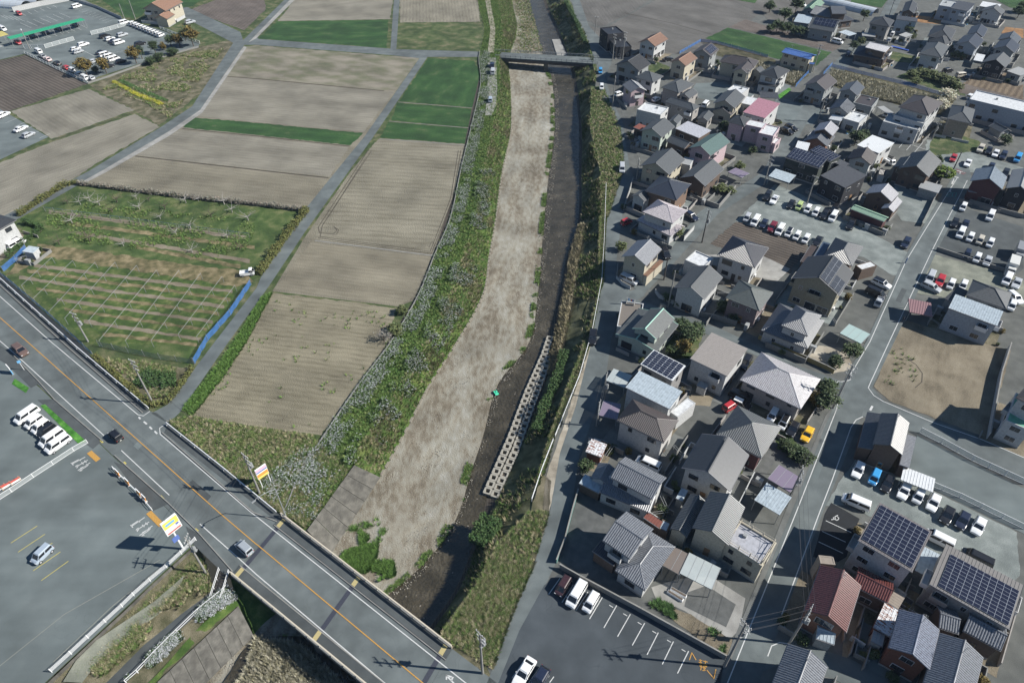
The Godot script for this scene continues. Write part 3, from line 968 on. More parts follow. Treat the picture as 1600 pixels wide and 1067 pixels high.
	var r := RandomNumberGenerator.new()
	r.seed = hi * 31 + vi * 7 + 3
	var dark_trim: bool = r.randf() < 0.5
	var storeys := 1 if e < 4.3 else (2 if e < 7.6 else 3)
	var sh := e / storeys
	for side in 4:
		var wlen := wl if side < 2 else ww
		var nrm: Vector3 = [Vector3(0, 0, 1), Vector3(0, 0, -1), Vector3(1, 0, 0), Vector3(-1, 0, 0)][side]
		var dist := (ww if side < 2 else wl) / 2
		var rot := Basis(Vector3.UP, [0.0, PI, PI / 2, -PI / 2][side])
		var n := int(wlen / 3.1)
		for s in storeys:
			for k in n:
				if r.randf() < 0.22:
					continue
				var kind := r.randf()
				var w := 1.65
				var hh := 1.05
				var y := sh * s + 1.55
				if kind < 0.3:
					w = 0.7
					hh = 0.9
				elif kind > 0.72 and side != 1:
					w = minf(2.4, wlen / n - 0.5)
					hh = 1.75 if s == 0 else 1.3
					y = sh * s + (1.25 if s == 0 else 1.5)
				var off2 := (k + 0.5) * wlen / n - wlen / 2 + r.randf_range(-0.25, 0.25)
				var at := rot * Vector3(off2, 0, 0) + nrm * (dist + 0.02) + Vector3(0, y, 0)
				var wn := part("window", cbox(snappedf(w, 0.1) + 0.08, hh + 0.08, 0.09), M["trim_dark"] if dark_trim else M["trim_white"], h, tr * Transform3D(rot, at))
				part("pane", cbox(snappedf(w, 0.1) / 2 - 0.03, hh, 0.05), M["glass"], wn, Transform3D(Basis(), Vector3(-snappedf(w, 0.1) / 4, 0, 0.035)))
				part("pane", cbox(snappedf(w, 0.1) / 2 - 0.03, hh, 0.05), M["glass"], wn, Transform3D(Basis(), Vector3(snappedf(w, 0.1) / 4, 0, 0.03)))
				if s == 1 and kind > 0.72 and r.randf() < 0.45:
					var bb := MB.new()
					bb.box(Vector3(0, -0.75, 0.5), Vector3(w + 0.6, 0.12, 1.0))
					bb.box(Vector3(0, -0.25, 0.97), Vector3(w + 0.6, 0.9, 0.06))
					bb.box(Vector3(-w / 2 - 0.27, -0.25, 0.48), Vector3(0.06, 0.9, 0.9))
					bb.box(Vector3(w / 2 + 0.27, -0.25, 0.48), Vector3(0.06, 0.9, 0.9))
					part("balcony", bb.mesh(), M["trim_white"] if r.randf() < 0.6 else wm, h, tr * Transform3D(rot, at))
		if vi == 0 and side == 0 and r.randf() < 0.8:
			var at := rot * Vector3(r.randf_range(-0.3, 0.3) * wlen, 0, 0) + nrm * (dist + 0.2) + Vector3(0, 0.45, 0)
			part("air_conditioner", cbox(0.8, 0.6, 0.32), M["trim_white"], h, tr * Transform3D(rot, at))
		if vi == 0 and side == 3:
			var at := rot * Vector3(0.2, 0, 0) + nrm * (dist + 0.03) + Vector3(0, 1.02, 0)
			var dn := part("door", cbox(0.95, 2.05, 0.08), M["wood"] if r.randf() < 0.5 else M["trim_dark"], h, tr * Transform3D(rot, at))
			part("handle", cbox(0.06, 0.3, 0.06), M["galv"], dn, Transform3D(Basis(), Vector3(0.36, 0, 0.06)))
	if ty == "g" and r.randf() < 0.55 and e > 4.3:
		var ab := MB.new()
		var top := Vector3(L * 0.28, e + W / 2 * pitch, 0)
		ab.tube(top, top + Vector3(0, 1.8, 0), 0.03, 0.03, 5)
		for k in 5:
			ab.tube(top + Vector3(-0.5 + 0.25 * k, 1.6, -0.35), top + Vector3(-0.5 + 0.25 * k, 1.6, 0.35), 0.018, 0.018, 4)
		ab.tube(top + Vector3(-0.6, 1.6, 0), top + Vector3(0.6, 1.6, 0), 0.02, 0.02, 4)
		part("aerial", ab.mesh(), M["galv"], h, tr)

func build_houses():
	var hi := 0
	for d in HOUSES:
		var v0: Array = d[3][0]
		var h := thing(d[0], d[1], d[2], Vector3(v0[1], 0, v0[2]), v0[3], "buildings of the town")
		var vi := 0
		for q in d[3]:
			build_volume(h, q, hi, vi)
			vi += 1
		hi += 1

func build_carports():
	for d in CARPORTS:
		var q: Array = d[3]
		var h := thing(d[0], d[1], d[2], Vector3(q[0], 0, q[1]), q[2], "carports")
		var L: float = q[3]
		var W: float = q[4]
		var e: float = q[5]
		var m: Material = M[q[6]]
		var st := roof_style(q[6])
		if q[6].begins_with("poly"):
			var n := maxi(2, int(L / 1.2))
			for k in n:
				part("roof_panel", cbox(snappedf(L / n - 0.05, 0.01), 0.04, snappedf(W, 0.01)), m, h, Transform3D(Basis(Vector3.RIGHT, 0.04), Vector3(-L / 2 + (k + 0.5) * L / n, e + 0.06, 0)))
			for k in n + 1:
				part("rafter", cbox(0.06, 0.1, snappedf(W, 0.01)), M["galv"], h, Transform3D(Basis(Vector3.RIGHT, 0.04), Vector3(-L / 2 + k * L / n, e + 0.05, 0)))
		else:
			part("roof", slope_mesh(L, 0, 0, W, st), m, h, slope_frame(Vector3(L / 2, e, -W / 2), Vector3(-1, 0, 0), Vector3(0, 0.03 * W, W)))
		var rows := 2 if L < 12.0 else 10
		for i in rows:
			for s in [-1.0, 1.0]:
				var x := lerpf(-L / 2 + 0.15, L / 2 - 0.15, float(i) / (rows - 1))
				part("post", cbox(0.1, snappedf(e - 0.1, 0.01), 0.1), M["galv"], h, Transform3D(Basis(), Vector3(x, (e - 0.1) / 2, s * (W / 2 - 0.15))))
		for s in [-1.0, 1.0]:
			part("beam", cbox(snappedf(L, 0.01), 0.14, 0.08), M["galv"], h, Transform3D(Basis(), Vector3(0, e - 0.12, s * (W / 2 - 0.15))))

# plots round the houses
func build_yards():
	var ways := []
	for p in PATCHES:
		if p[0] in ["river_road", "lane", "main_street", "side_street", "parking_lot", "gravel_lot", "field", "asphalt_yard", "pavement", "vacant_lot", "verge", "main_road", "yard", "stony_plot", "field_path", "farm_road"]:
			ways.append(pv2(p[2]))
	var rects := []
	for d in HOUSES:
		for q in d[3]:
			rects.append([Transform3D(Basis(Vector3.UP, q[3]), Vector3(q[1], 0, q[2])).affine_inverse(), q[4] / 2, q[5] / 2])
	for d in CARPORTS:
		rects.append([Transform3D(Basis(Vector3.UP, d[3][2]), Vector3(d[3][0], 0, d[3][1])).affine_inverse(), d[3][3] / 2, d[3][4] / 2])
	for d in CARS:
		rects.append([Transform3D(Basis(Vector3.UP, d[5]), Vector3(d[3], 0, d[4])).affine_inverse(), 2.4, 1.1])
	var blocked := func(p: Vector3, gap: float) -> bool:
		for w in ways:
			if Geometry2D.is_point_in_polygon(Vector2(p.x, p.z), w):
				return true
		for r in rects:
			var l: Vector3 = r[0] * p
			if absf(l.x) < r[1] + gap and absf(l.z) < r[2] + gap:
				return true
		return false
	var hi := 0
	for d in HOUSES:
		hi += 1
		var q: Array = d[3][0]
		var tr := Transform3D(Basis(Vector3.UP, q[3]), Vector3(q[1], 0, q[2]))
		var r := RandomNumberGenerator.new()
		r.seed = hi * 53
		var hx: float = q[4] / 2 + r.randf_range(1.2, 2.2)
		var hz: float = q[5] / 2 + r.randf_range(1.2, 2.2)
		var cs := PackedVector2Array()
		for c in [[-1, -1], [1, -1], [1, 1], [-1, 1]]:
			var w := tr * Vector3(c[0] * hx, 0, c[1] * hz)
			cs.append(Vector2(w.x, w.z))
		var kind: String = ["concrete_dark", "gravel_lot", "dirt", "concrete_dark", "grass_dry", "gravel_dark", "asphalt_lot"][r.randi() % 7]
		struct("yard", sheet(cs, 0.012 + (hi % 5) * 0.004, q[3], 0.15, hi), M[kind])
		var called: String = d[0].replace("_", " ")
		# a low block wall along the free stretches of the plot edge
		var wall: Node3D = null
		var wm: Material = M[["concrete_wall", "wall_white", "concrete_wall", "wall_beige", "concrete_wall"][r.randi() % 5]]
		var wh := r.randf_range(0.8, 1.4)
		for s in 4:
			if r.randf() < 0.35:
				continue
			var a := tr * Vector3([-hx, hx, hx, -hx][s], 0, [-hz, -hz, hz, hz][s])
			var e := tr * Vector3([hx, hx, -hx, -hx][s], 0, [-hz, hz, hz, -hz][s])
			var n := maxi(2, int(a.distance_to(e) / 1.6))
			for k in n:
				var c := a.lerp(e, (k + 0.5) / n)
				if blocked.call(c, 0.5) or (k == n / 2 and s == hi % 4):
					continue
				if wall == null:
					wall = thing("garden_wall", "low block wall around the plot of the " + called, "wall", Vector3(q[1], 0, q[2]), 0.0, "plot walls")
				part("wall_panel", cbox(snappedf(a.distance_to(e) / n, 0.1), snappedf(wh, 0.1), 0.14), wm, wall, Transform3D(Basis(Vector3.UP, atan2(-(e - a).z, (e - a).x)), c - Vector3(q[1], 0, q[2]) + Vector3(0, wh / 2, 0)))
		# small things that stand about in the plot
		for t in 10:
			var p := tr * Vector3(r.randf_range(-hx, hx) * 1.05, 0, r.randf_range(-hz, hz) * 1.05)
			if blocked.call(p, 0.55):
				continue
			if t == 0 or t == 5:
				var o := thing("storage_box", "small ribbed storage box standing beside the " + called + (" too" if t == 5 else ""), "storage box", p, q[3], "garden storage boxes")
				part("box", cbox(1.2, 1.5, 0.7), M["metal_grey" if r.randf() < 0.6 else "wall_white"], o, Transform3D(Basis(), Vector3(0, 0.75, 0)))
				part("lid", cbox(1.3, 0.08, 0.8), M["galv"], o, Transform3D(Basis(Vector3.RIGHT, 0.08), Vector3(0, 1.56, 0)))
				part("door", cbox(0.5, 1.3, 0.04), M["trim_white"], o, Transform3D(Basis(), Vector3(0.28, 0.7, 0.36)))
			elif t < 5:
				var o := thing("garden_shrub", "%s leafy shrub growing beside the %s" % [["first", "second", "third", "fourth"][t - 1], called], "shrub", p, t, "garden shrubs")
				var sz := r.randf_range(0.6, 1.1)
				part("crown", crown_mesh(["dark", "scrub", "dark", "olive"][t - 1], t % 4), M["leaf_" + ["dark", "scrub", "dark", "olive"][t - 1]], o, Transform3D(Basis().scaled(Vector3(sz, sz, sz)), Vector3(0, sz * 0.85, 0)))
				part("stem", cbox(0.08, 0.6, 0.08), M["bark"], o, Transform3D(Basis(), Vector3(0, 0.3, 0)))
			elif t == 6 or t == 7:
				var o := thing("laundry_pole", "bare steel laundry pole set beside the " + called + (" as well" if t == 7 else ""), "laundry pole", p, r.randf() * 3.0, "laundry poles")
				for s in [-1.2, 1.2]:
					part("stand", cbox(0.06, 1.5, 0.06), M["galv"], o, Transform3D(Basis(), Vector3(s, 0.75, 0)))
				for z in [-0.2, 0.2]:
					part("rod", cbox(2.8, 0.05, 0.05), M["galv"], o, Transform3D(Basis(), Vector3(0, 1.5, z)))
			else:
				var o := thing("planter_tub", "low planter tub with soil beside the " + called + (" also" if t == 9 else ""), "planter", p, r.randf() * 3.0, "planter tubs")
				var tb := MB.new()
				tb.tube(Vector3.ZERO, Vector3(0, 0.4, 0), 0.28, 0.36, 8)
				part("tub", tb.mesh(), M[["wall_terracotta", "sky_blue", "wall_white", "trim_dark"][r.randi() % 4]], o)
				part("plant", crown_mesh("scrub", t % 4), M["leaf_scrub"], o, Transform3D(Basis().scaled(Vector3(0.4, 0.35, 0.4)), Vector3(0, 0.6, 0)))

# bridges and river works
func v3(a: Array, k: int) -> Vector3:
	return Vector3(a[k * 3], a[k * 3 + 1], a[k * 3 + 2])

func strip_between(b: MB, a0: Vector3, a1: Vector3, b0: Vector3, b1: Vector3, f0: float, f1: float, y: float, th: float):
	# a slab over the share f0..f1 of the width between the edges a and b
	var p := [a0.lerp(b0, f0), a1.lerp(b1, f0), a1.lerp(b1, f1), a0.lerp(b0, f1)]
	for k in 4:
		p[k].y = y
	var dn := Vector3(0, -th, 0)
	if (p[1] - p[0]).cross(p[2] - p[0]).y < 0:
		p.reverse()
	b.quad(p[0], p[1], p[2], p[3], Vector2(p[0].x, p[0].z), Vector2(p[1].x, p[1].z), Vector2(p[2].x, p[2].z), Vector2(p[3].x, p[3].z))
	b.quad(p[3] + dn, p[2] + dn, p[1] + dn, p[0] + dn)
	for k in 4:
		var q0: Vector3 = p[k]
		var q1: Vector3 = p[(k + 1) % 4]
		b.quad(q0 + dn, q1 + dn, q1, q0)

func rail_line(o: Node3D, a: Vector3, e: Vector3, hgt: float, m: Material, step: float, beam := Vector2(0.25, 0.16), pm: Material = null):
	var d := e - a
	var ang := atan2(-d.z, d.x)
	var bs := Basis(Vector3.UP, ang)
	var rb := MB.new()
	rb.bevel_box(Vector3.ZERO, Vector3(d.length(), beam.y, beam.x), 0.03)
	part("top_rail", rb.mesh(), m, o, Transform3D(bs, (a + e) / 2 + Vector3(0, hgt, 0)))
	part("lower_rail", cbox(snappedf(d.length(), 0.01), 0.1, 0.08), m, o, Transform3D(bs, (a + e) / 2 + Vector3(0, hgt * 0.55, 0)))
	var n := maxi(1, int(d.length() / step))
	for k in n + 1:
		part("post", cbox(0.14, snappedf(hgt, 0.01), 0.14), pm if pm else m, o, Transform3D(bs, a + d * k / n + Vector3(0, hgt / 2, 0)))

func build_bridges():
	# near road bridge: edges run from the left abutment to the right one
	var a0 := v3(BRIDGE, 0)
	var a1 := v3(BRIDGE, 1)
	var b0 := v3(BRIDGE, 2)
	var b1 := v3(BRIDGE, 3)
	var o := thing("road_bridge", "road bridge with cream railings crossing the river", "bridge", Vector3.ZERO)
	var b := MB.new()
	strip_between(b, a0, a1, b0, b1, 0.0, 1.0, 0.03, 1.3)
	b.use_t2 = true
	for p in b.v:
		b.t2.append(Vector2(p.x, p.z))
	part("deck", b.mesh(), M["asphalt"], o)
	for f in [[0.012, 0.15], [0.85, 0.985]]:
		var fb := MB.new()
		fb.use_t2 = true
		strip_between(fb, a0, a1, b0, b1, f[0], f[1], 0.17, 0.1)
		for p in fb.v:
			fb.t2.append(Vector2(p.x, p.z))
		part("footway", fb.mesh(), M["asphalt_dark"], o)
	for f in [0.155, 0.842]:
		var kb := MB.new()
		strip_between(kb, a0, a1, b0, b1, f, f + 0.012, 0.2, 0.15)
		part("kerb", kb.mesh(), M["concrete"], o)
	for e in [[a0, a1, 0.0], [b0, b1, 0.0]]:
		var pb := MB.new()
		var d: Vector3 = e[1] - e[0]
		pb.bevel_box(Vector3.ZERO, Vector3(d.length(), 0.5, 0.26), 0.03)
		part("parapet", pb.mesh(), M["concrete_wall"], o, Transform3D(Basis(Vector3.UP, atan2(-d.z, d.x)), (e[0] + e[1]) / 2 + Vector3(0, 0.1, 0)))
		rail_line(o, e[0] + Vector3(0, 0.35, 0), e[1] + Vector3(0, 0.35, 0), 0.75, M["beam_cream"], 2.4, Vector2(0.24, 0.16))
	for f in [0.012, 0.485, 0.962]:
		var g0 := a0.lerp(a1, f)
		var g1 := b0.lerp(b1, f)
		var g2 := a0.lerp(a1, f + 0.02)
		var g3 := b0.lerp(b1, f + 0.02)
		var jb := MB.new()
		strip_between(jb, g0, g2, g1, g3, 0.168, 0.842, 0.05, 0.1)
		part("expansion_joint", jb.mesh(), M["joint_dark"], o)
		for ff in [[0.02, 0.15], [0.855, 0.98]]:
			var yb := MB.new()
			strip_between(yb, g0, g2, g1, g3, ff[0], ff[1], 0.185, 0.05)
			part("joint_plate", yb.mesh(), M["joint_yellow"], o)
	for f in [0.0, 0.49, 1.0]:
		var pa := a0.lerp(a1, f)
		var pe := b0.lerp(b1, f)
		var d := pe - pa
		var pm := MB.new()
		pm.bevel_box(Vector3.ZERO, Vector3(d.length() - 0.5, 5.4, 1.2), 0.1)
		part("pier", pm.mesh(), M["revetment"], o, Transform3D(Basis(Vector3.UP, atan2(-d.z, d.x)), (pa + pe) / 2 + Vector3(0, -3.9, 0)))
	# far bridge
	var o2 := thing("far_bridge", "narrow far bridge with grey railings over the river", "bridge", Vector3.ZERO)
	var c0 := v3(FAR_BRIDGE, 0)
	var c1 := v3(FAR_BRIDGE, 1)
	var d0 := v3(FAR_BRIDGE, 2)
	var d1 := v3(FAR_BRIDGE, 3)
	b = MB.new()
	b.use_t2 = true
	strip_between(b, c0, c1, d0, d1, 0.0, 1.0, 0.08, 0.9)
	for p in b.v:
		b.t2.append(Vector2(p.x, p.z))
	part("deck", b.mesh(), M["asphalt"], o2)
	for e in [[c0, c1], [d0, d1]]:
		rail_line(o2, e[0] + Vector3(0, 0.1, 0), e[1] + Vector3(0, 0.1, 0), 1.0, M["galv"], 2.0, Vector2(0.12, 0.12))
		var d: Vector3 = e[1] - e[0]
		part("girder", cbox(snappedf(d.length(), 0.01), 1.0, 0.3), M["trim_dark"], o2, Transform3D(Basis(Vector3.UP, atan2(-d.z, d.x)), (e[0] + e[1]) / 2 + Vector3(0, -0.9, 0)))
	for f in [0.0, 0.5, 1.0]:
		var pa := c0.lerp(c1, f)
		var pe := d0.lerp(d1, f)
		var d := pe - pa
		part("pier", box_mesh(Vector3(d.length() - 0.4, 4.6, 1.6)), M["revetment"], o2, Transform3D(Basis(Vector3.UP, atan2(-d.z, d.x)), (pa + pe) / 2 + Vector3(0, -3.1, 0)))

func ring_block(s: float, hole: float, th: float) -> ArrayMesh:
	var b := MB.new()
	var outer := []
	var inner := []
	var ch := s * 0.12
	var h := s / 2
	for q in [[h, -h + ch], [h, h - ch], [h - ch, h], [-h + ch, h], [-h, h - ch], [-h, -h + ch], [-h + ch, -h], [h - ch, -h]]:
		outer.append(Vector3(q[0], 0, q[1]))
		inner.append(Vector3(q[0], 0, q[1]).normalized() * hole)
	for k in 8:
		var o0: Vector3 = outer[k]
		var o1: Vector3 = outer[(k + 1) % 8]
		var i0: Vector3 = inner[k]
		var i1: Vector3 = inner[(k + 1) % 8]
		var dn := Vector3(0, -th, 0)
		b.quad(o1, o0, i0, i1, Vector2(o1.x, o1.z), Vector2(o0.x, o0.z), Vector2(i0.x, i0.z), Vector2(i1.x, i1.z))
		b.quad(o0 + dn, o0, o1, o1 + dn)
		b.quad(i1 + dn, i1, i0, i0 + dn)
	return b.mesh()

func build_river_works():
	var blocks := [ring_block(1.5, 0.5, 0.6), ring_block(1.46, 0.53, 0.6)]
	var o := thing("river_blocks", "double line of pale perforated concrete blocks along the water", "revetment", Vector3.ZERO)
	var bk := 0
	for bl in BLOCK_LINES:
		var l2 := pv2(bl)
		var run := 0.0
		for k in l2.size() - 1:
			var d := l2[k + 1] - l2[k]
			while run < d.length():
				var c := l2[k] + d.normalized() * run
				bk += 1
				part("block", blocks[bk % 2], M["block_pale"], o, Transform3D(Basis(Vector3.UP, atan2(-d.y, d.x)).rotated(Vector3.RIGHT, rng.randf_range(-0.03, 0.03)), Vector3(c.x, -4.12 + rng.randf_range(-0.05, 0.05), c.y)))
				run += 1.55
			run -= d.length()
	# sloping concrete facing, panel by panel
	for f in FACINGS:
		var fo := thing("slope_facing", f[0], "revetment", Vector3.ZERO)
		var n: int = f[1]
		var p0 := v3(f[2], 0)
		var p1 := v3(f[2], 1)
		var t0 := v3(f[2], 2)
		var t1 := v3(f[2], 3)
		for k in n:
			var fa := (k + 0.012) / n
			var fb := (k + 0.988) / n
			var a := p0.lerp(p1, fa)
			var bq := p0.lerp(p1, fb)
			var c := t0.lerp(t1, fb)
			var d := t0.lerp(t1, fa)
			var nn := (bq - a).cross(c - a).normalized()
			if nn.y < 0:
				nn = -nn
			var up := nn * 0.3
			var mid := MB.new()
			for e in [[a, bq, c, d]]:
				var q := [a + up, bq + up, c + up, d + up]
				if (q[1] - q[0]).cross(q[2] - q[0]).y < 0:
					q.reverse()
				mid.quad(q[0], q[1], q[2], q[3], Vector2(k * 3, 0), Vector2(k * 3 + 2, 0), Vector2(k * 3 + 2, 5), Vector2(k * 3, 5))
				for z in 4:
					mid.quad(q[z] - up * 1.6, q[(z + 1) % 4] - up * 1.6, q[(z + 1) % 4], q[z])
			mid.use_t2 = true
			for p in mid.v:
				mid.t2.append(Vector2(p.x, p.z))
			part("panel", mid.mesh(), M["revetment"], fo)
	# the low toe wall between bank and gravel, stone by stone
	var tw := thing("toe_wall", "low pale stone toe wall between green bank and gravel bed", "wall", Vector3.ZERO)
	var stones := [cbox(1.42, 0.36, 0.4), cbox(1.38, 0.32, 0.45)]
	var l: PackedVector3Array = RL[2]
	var cnt := 0
	for k in range(22, 66):
		if k >= l.size() - 1:
			break
		var d := l[k + 1] - l[k]
		var n := maxi(1, int(d.length() / 1.45))
		for s in n:
			var c := l[k] + d * (s + 0.5) / n
			cnt += 1
			if cnt > 280:
				break
			part("stone", stones[cnt % 2], M["dirt_stone"], tw, Transform3D(Basis(Vector3.UP, atan2(-d.z, d.x) + rng.randf_range(-0.06, 0.06)), c + Vector3(0, 0.05, 0)))

# cars
# [length, width, height, belt, hood end x, hood height, cabin base x0, x1, cabin top x0, x1, tail x (start of boot), boot height]
const CAR := {
	"kei": [3.4, 1.5, 1.68, 0.95, 1.05, 0.98, -1.64, 1.25, -1.52, 0.62, -1.7, 0.95],
	"van": [4.6, 1.72, 1.88, 1.08, 1.55, 1.08, -2.24, 1.75, -2.1, 1.05, -2.3, 1.08],
	"hatch": [4.0, 1.7, 1.5, 0.92, 0.85, 0.95, -1.92, 1.0, -1.45, 0.25, -2.0, 0.92],
	"sedan": [4.6, 1.75, 1.45, 0.92, 0.85, 0.95, -1.75, 1.0, -1.05, 0.15, -1.6, 0.98],
	"suv": [4.5, 1.8, 1.68, 1.05, 1.05, 1.08, -2.15, 1.2, -1.85, 0.42, -2.25, 1.05],
	"ktruck": [3.4, 1.48, 1.78, 0.95, 1.5, 1.0, 0.45, 1.62, 0.5, 1.2, -1.7, 0.8],
	"boxtruck": [6.2, 2.1, 2.2, 1.2, 2.9, 1.2, 1.5, 3.02, 1.55, 2.65, -3.1, 0.9]}
var car_meshes := {}

func car_parts(ty: String) -> Dictionary:
	if car_meshes.has(ty):
		return car_meshes[ty]
	var c: Array = CAR[ty]
	var hl: float = c[0] / 2
	var hw: float = c[1] / 2
	var H: float = c[2]
	var belt: float = c[3]
	var b := MB.new()
	# lower body: rings along the length, [x, half width, bottom, top]
	var truck := ty == "ktruck" or ty == "boxtruck"
	var rings := [[-hl, hw * 0.86, 0.42, c[11] * 0.82], [-hl + 0.1, hw * 0.95, 0.3, c[11] * 0.97], [-hl * 0.5, hw, 0.22, belt if not truck else c[11]], [0.0, hw, 0.2, belt if not truck else c[11]], [c[6] + 0.02, hw, 0.2, c[11]] if truck else [c[4] * 0.55, hw, 0.2, belt], [c[4], hw, 0.22, c[5]], [lerpf(c[4], hl, 0.6), hw * 0.97, 0.24, lerpf(c[5], c[5] * 0.86, 0.6)], [hl - 0.06, hw * 0.9, 0.3, c[5] * 0.78], [hl, hw * 0.8, 0.4, c[5] * 0.66]]
	var prev := []
	for q in rings:
		var x: float = q[0]
		var w: float = q[1]
		var y0: float = q[2]
		var y1: float = q[3]
		var ring := [Vector3(x, y0, w * 0.86), Vector3(x, y0 + 0.14, w), Vector3(x, lerpf(y0, y1, 0.7), w), Vector3(x, y1 - 0.03, w * 0.95), Vector3(x, y1, w * 0.86), Vector3(x, y1 + 0.02, 0)]
		var full := ring.duplicate()
		for k in range(4, -1, -1):
			full.append(Vector3(ring[k].x, ring[k].y, -ring[k].z))
		if prev.size() > 0:
			for k in full.size() - 1:
				b.quad(prev[k], full[k], full[k + 1], prev[k + 1])
			b.quad(prev[full.size() - 1], full[full.size() - 1], full[0], prev[0])
		else:
			for k in range(1, full.size() - 1):
				b.tri(full[0], full[k + 1], full[k])
		prev = full
	for k in range(1, prev.size() - 1):
		b.tri(prev[0], prev[k], prev[k + 1])
	# cabin
	var bw := hw * 0.93
	var tw := hw * 0.78
	var P := []
	for q in [[c[6], bw, belt - 0.03], [c[7], bw, belt - 0.03], [c[8], tw + 0.03, H - 0.1], [c[9] + 0.06, tw + 0.03, H - 0.1], [c[8] + 0.1, tw - 0.1, H], [c[9] - 0.06, tw - 0.1, H]]:
		P.append(Vector3(q[0], q[2], q[1]))
		P.append(Vector3(q[0], q[2], -q[1]))
	var side := func(k0: int, k1: int):
		# from ring k0 to ring k1: four faces
		var a0: Vector3 = P[k0]
		var a1: Vector3 = P[k0 + 1]
		var a2: Vector3 = P[k0 + 2]
		var a3: Vector3 = P[k0 + 3]
		var t0: Vector3 = P[k1]
		var t1: Vector3 = P[k1 + 1]
		var t2: Vector3 = P[k1 + 2]
		var t3: Vector3 = P[k1 + 3]
		b.quad(a0, a2, t2, t0)
		b.quad(a3, a1, t1, t3)
		b.quad(a2, a3, t3, t2)
		b.quad(a1, a0, t0, t1)
	side.call(0, 4)
	side.call(4, 8)
	b.quad(P[8], P[10], P[11], P[9])
	if ty == "ktruck":
		for s in [-1.0, 1.0]:
			b.box(Vector3(-0.62, 0.95, s * (hw - 0.04)), Vector3(2.1, 0.3, 0.05))
		b.box(Vector3(-hl + 0.04, 0.95, 0), Vector3(0.05, 0.3, 1.4))
	if ty == "boxtruck":
		b.bevel_box(Vector3(-0.85, 1.95, 0), Vector3(4.4, 2.1, 2.1), 0.05)
	var out := {"body": b.mesh()}
	# glass, set a finger proud of the cabin and inset from its edges
	var pane := func(q: Array, n: Vector3, mu: float, mv: float) -> ArrayMesh:
		var m := MB.new()
		var f := func(u: float, v: float) -> Vector3:
			return (q[0] as Vector3).lerp(q[1], u).lerp((q[3] as Vector3).lerp(q[2], u), v) + n * 0.012
		m.quad(f.call(mu, mv), f.call(1 - mu, mv), f.call(1 - mu, 1 - mv), f.call(mu, 1 - mv))
		return m.mesh()
	out["windscreen"] = pane.call([P[2], P[3], P[7], P[6]], Vector3(0.6, 0.8, 0), 0.07, 0.08)
	out["rear_window"] = pane.call([P[1], P[0], P[4], P[5]], Vector3(-0.9, 0.3, 0), 0.1, 0.12)
	for s in 2:
		var a: Vector3 = P[0 + s]
		var e: Vector3 = P[2 + s]
		var t1: Vector3 = P[6 + s]
		var t0: Vector3 = P[4 + s]
		var mid0 := a.lerp(e, 0.52)
		var mid1 := t0.lerp(t1, 0.52)
		var sg := Vector3(0, 0.1, 1.0 if s == 0 else -1.0)
		if s == 0:
			out["side_a0"] = pane.call([a, mid0, mid1, t0], sg, 0.06, 0.14)
			out["side_a1"] = pane.call([mid0, e, t1, mid1], sg, 0.06, 0.14)
		else:
			out["side_b0"] = pane.call([mid0, a, t0, mid1], sg, 0.06, 0.14)
			out["side_b1"] = pane.call([e, mid0, mid1, t1], sg, 0.06, 0.14)
	var wb := MB.new()
	wb.tube(Vector3(0, 0, -0.1), Vector3(0, 0, 0.1), 0.3, 0.3, 12)
	out["wheel"] = wb.mesh()
	var hb := MB.new()
	hb.tube(Vector3(0, 0, -0.11), Vector3(0, 0, 0.11), 0.17, 0.17, 8)
	out["rim"] = hb.mesh()
	car_meshes[ty] = out
	return out

func build_cars():
	for d in CARS:
		var ty: String = d[0]
		var c: Array = CAR[ty]
		var p := car_parts(ty)
		var kind: String = {"kei": "small_car", "van": "van", "hatch": "hatchback_car", "sedan": "saloon_car", "suv": "estate_car", "ktruck": "small_truck", "boxtruck": "box_truck"}[ty]
		var cat: String = {"van": "van", "ktruck": "truck", "boxtruck": "truck"}.get(ty, "car")
		var o := thing(kind, d[2], cat, Vector3(d[3], d[6], d[4]), d[5], CAR_GROUPS[d[7]])
		var m: Material = M["car_" + d[1]]
		part("body", p["body"], m, o)
		if d[1] == "whiteblack" or d[1] == "blackwhite":
			part("roof", cbox(snappedf(c[9] - c[8], 0.1), 0.03, snappedf(c[1] * 0.7, 0.1)), M["car_black" if d[1] == "whiteblack" else "car_white"], o, Transform3D(Basis(), Vector3((c[8] + c[9]) / 2, c[2] + 0.005, 0)))
		part("windscreen", p["windscreen"], M["car_glass"], o)
		part("rear_window", p["rear_window"], M["car_glass"], o)
		for k in ["side_a0", "side_a1", "side_b0", "side_b1"]:
			part("side_window", p[k], M["car_glass"], o)
		for sx in [-0.62, 0.62]:
			for sz in [-1.0, 1.0]:
				var w := part("wheel", p["wheel"], M["tyre"], o, Transform3D(Basis(), Vector3(sx * c[0] / 2, 0.3, sz * (c[1] / 2 - 0.09))))
				part("rim", p["rim"], M["rim"], w)
		for s in [-1.0, 1.0]:
			part("headlight", cbox(0.08, 0.14, 0.3), M["lamp_clear"], o, Transform3D(Basis(), Vector3(c[0] / 2 - 0.04, c[5] * 0.7, s * c[1] * 0.34)))
			part("taillight", cbox(0.06, 0.26, 0.14), M["lamp_red"], o, Transform3D(Basis(), Vector3(-c[0] / 2 + 0.04, c[11] * 0.78, s * c[1] * 0.4)))
			part("mirror", cbox(0.12, 0.12, 0.16), m, o, Transform3D(Basis(), Vector3(c[7] - 0.35, c[3] + 0.08, s * (c[1] / 2 + 0.05))))
		part("number_plate", cbox(0.03, 0.15, 0.32), M["plate"], o, Transform3D(Basis(), Vector3(-c[0] / 2 - 0.01, 0.55, 0)))

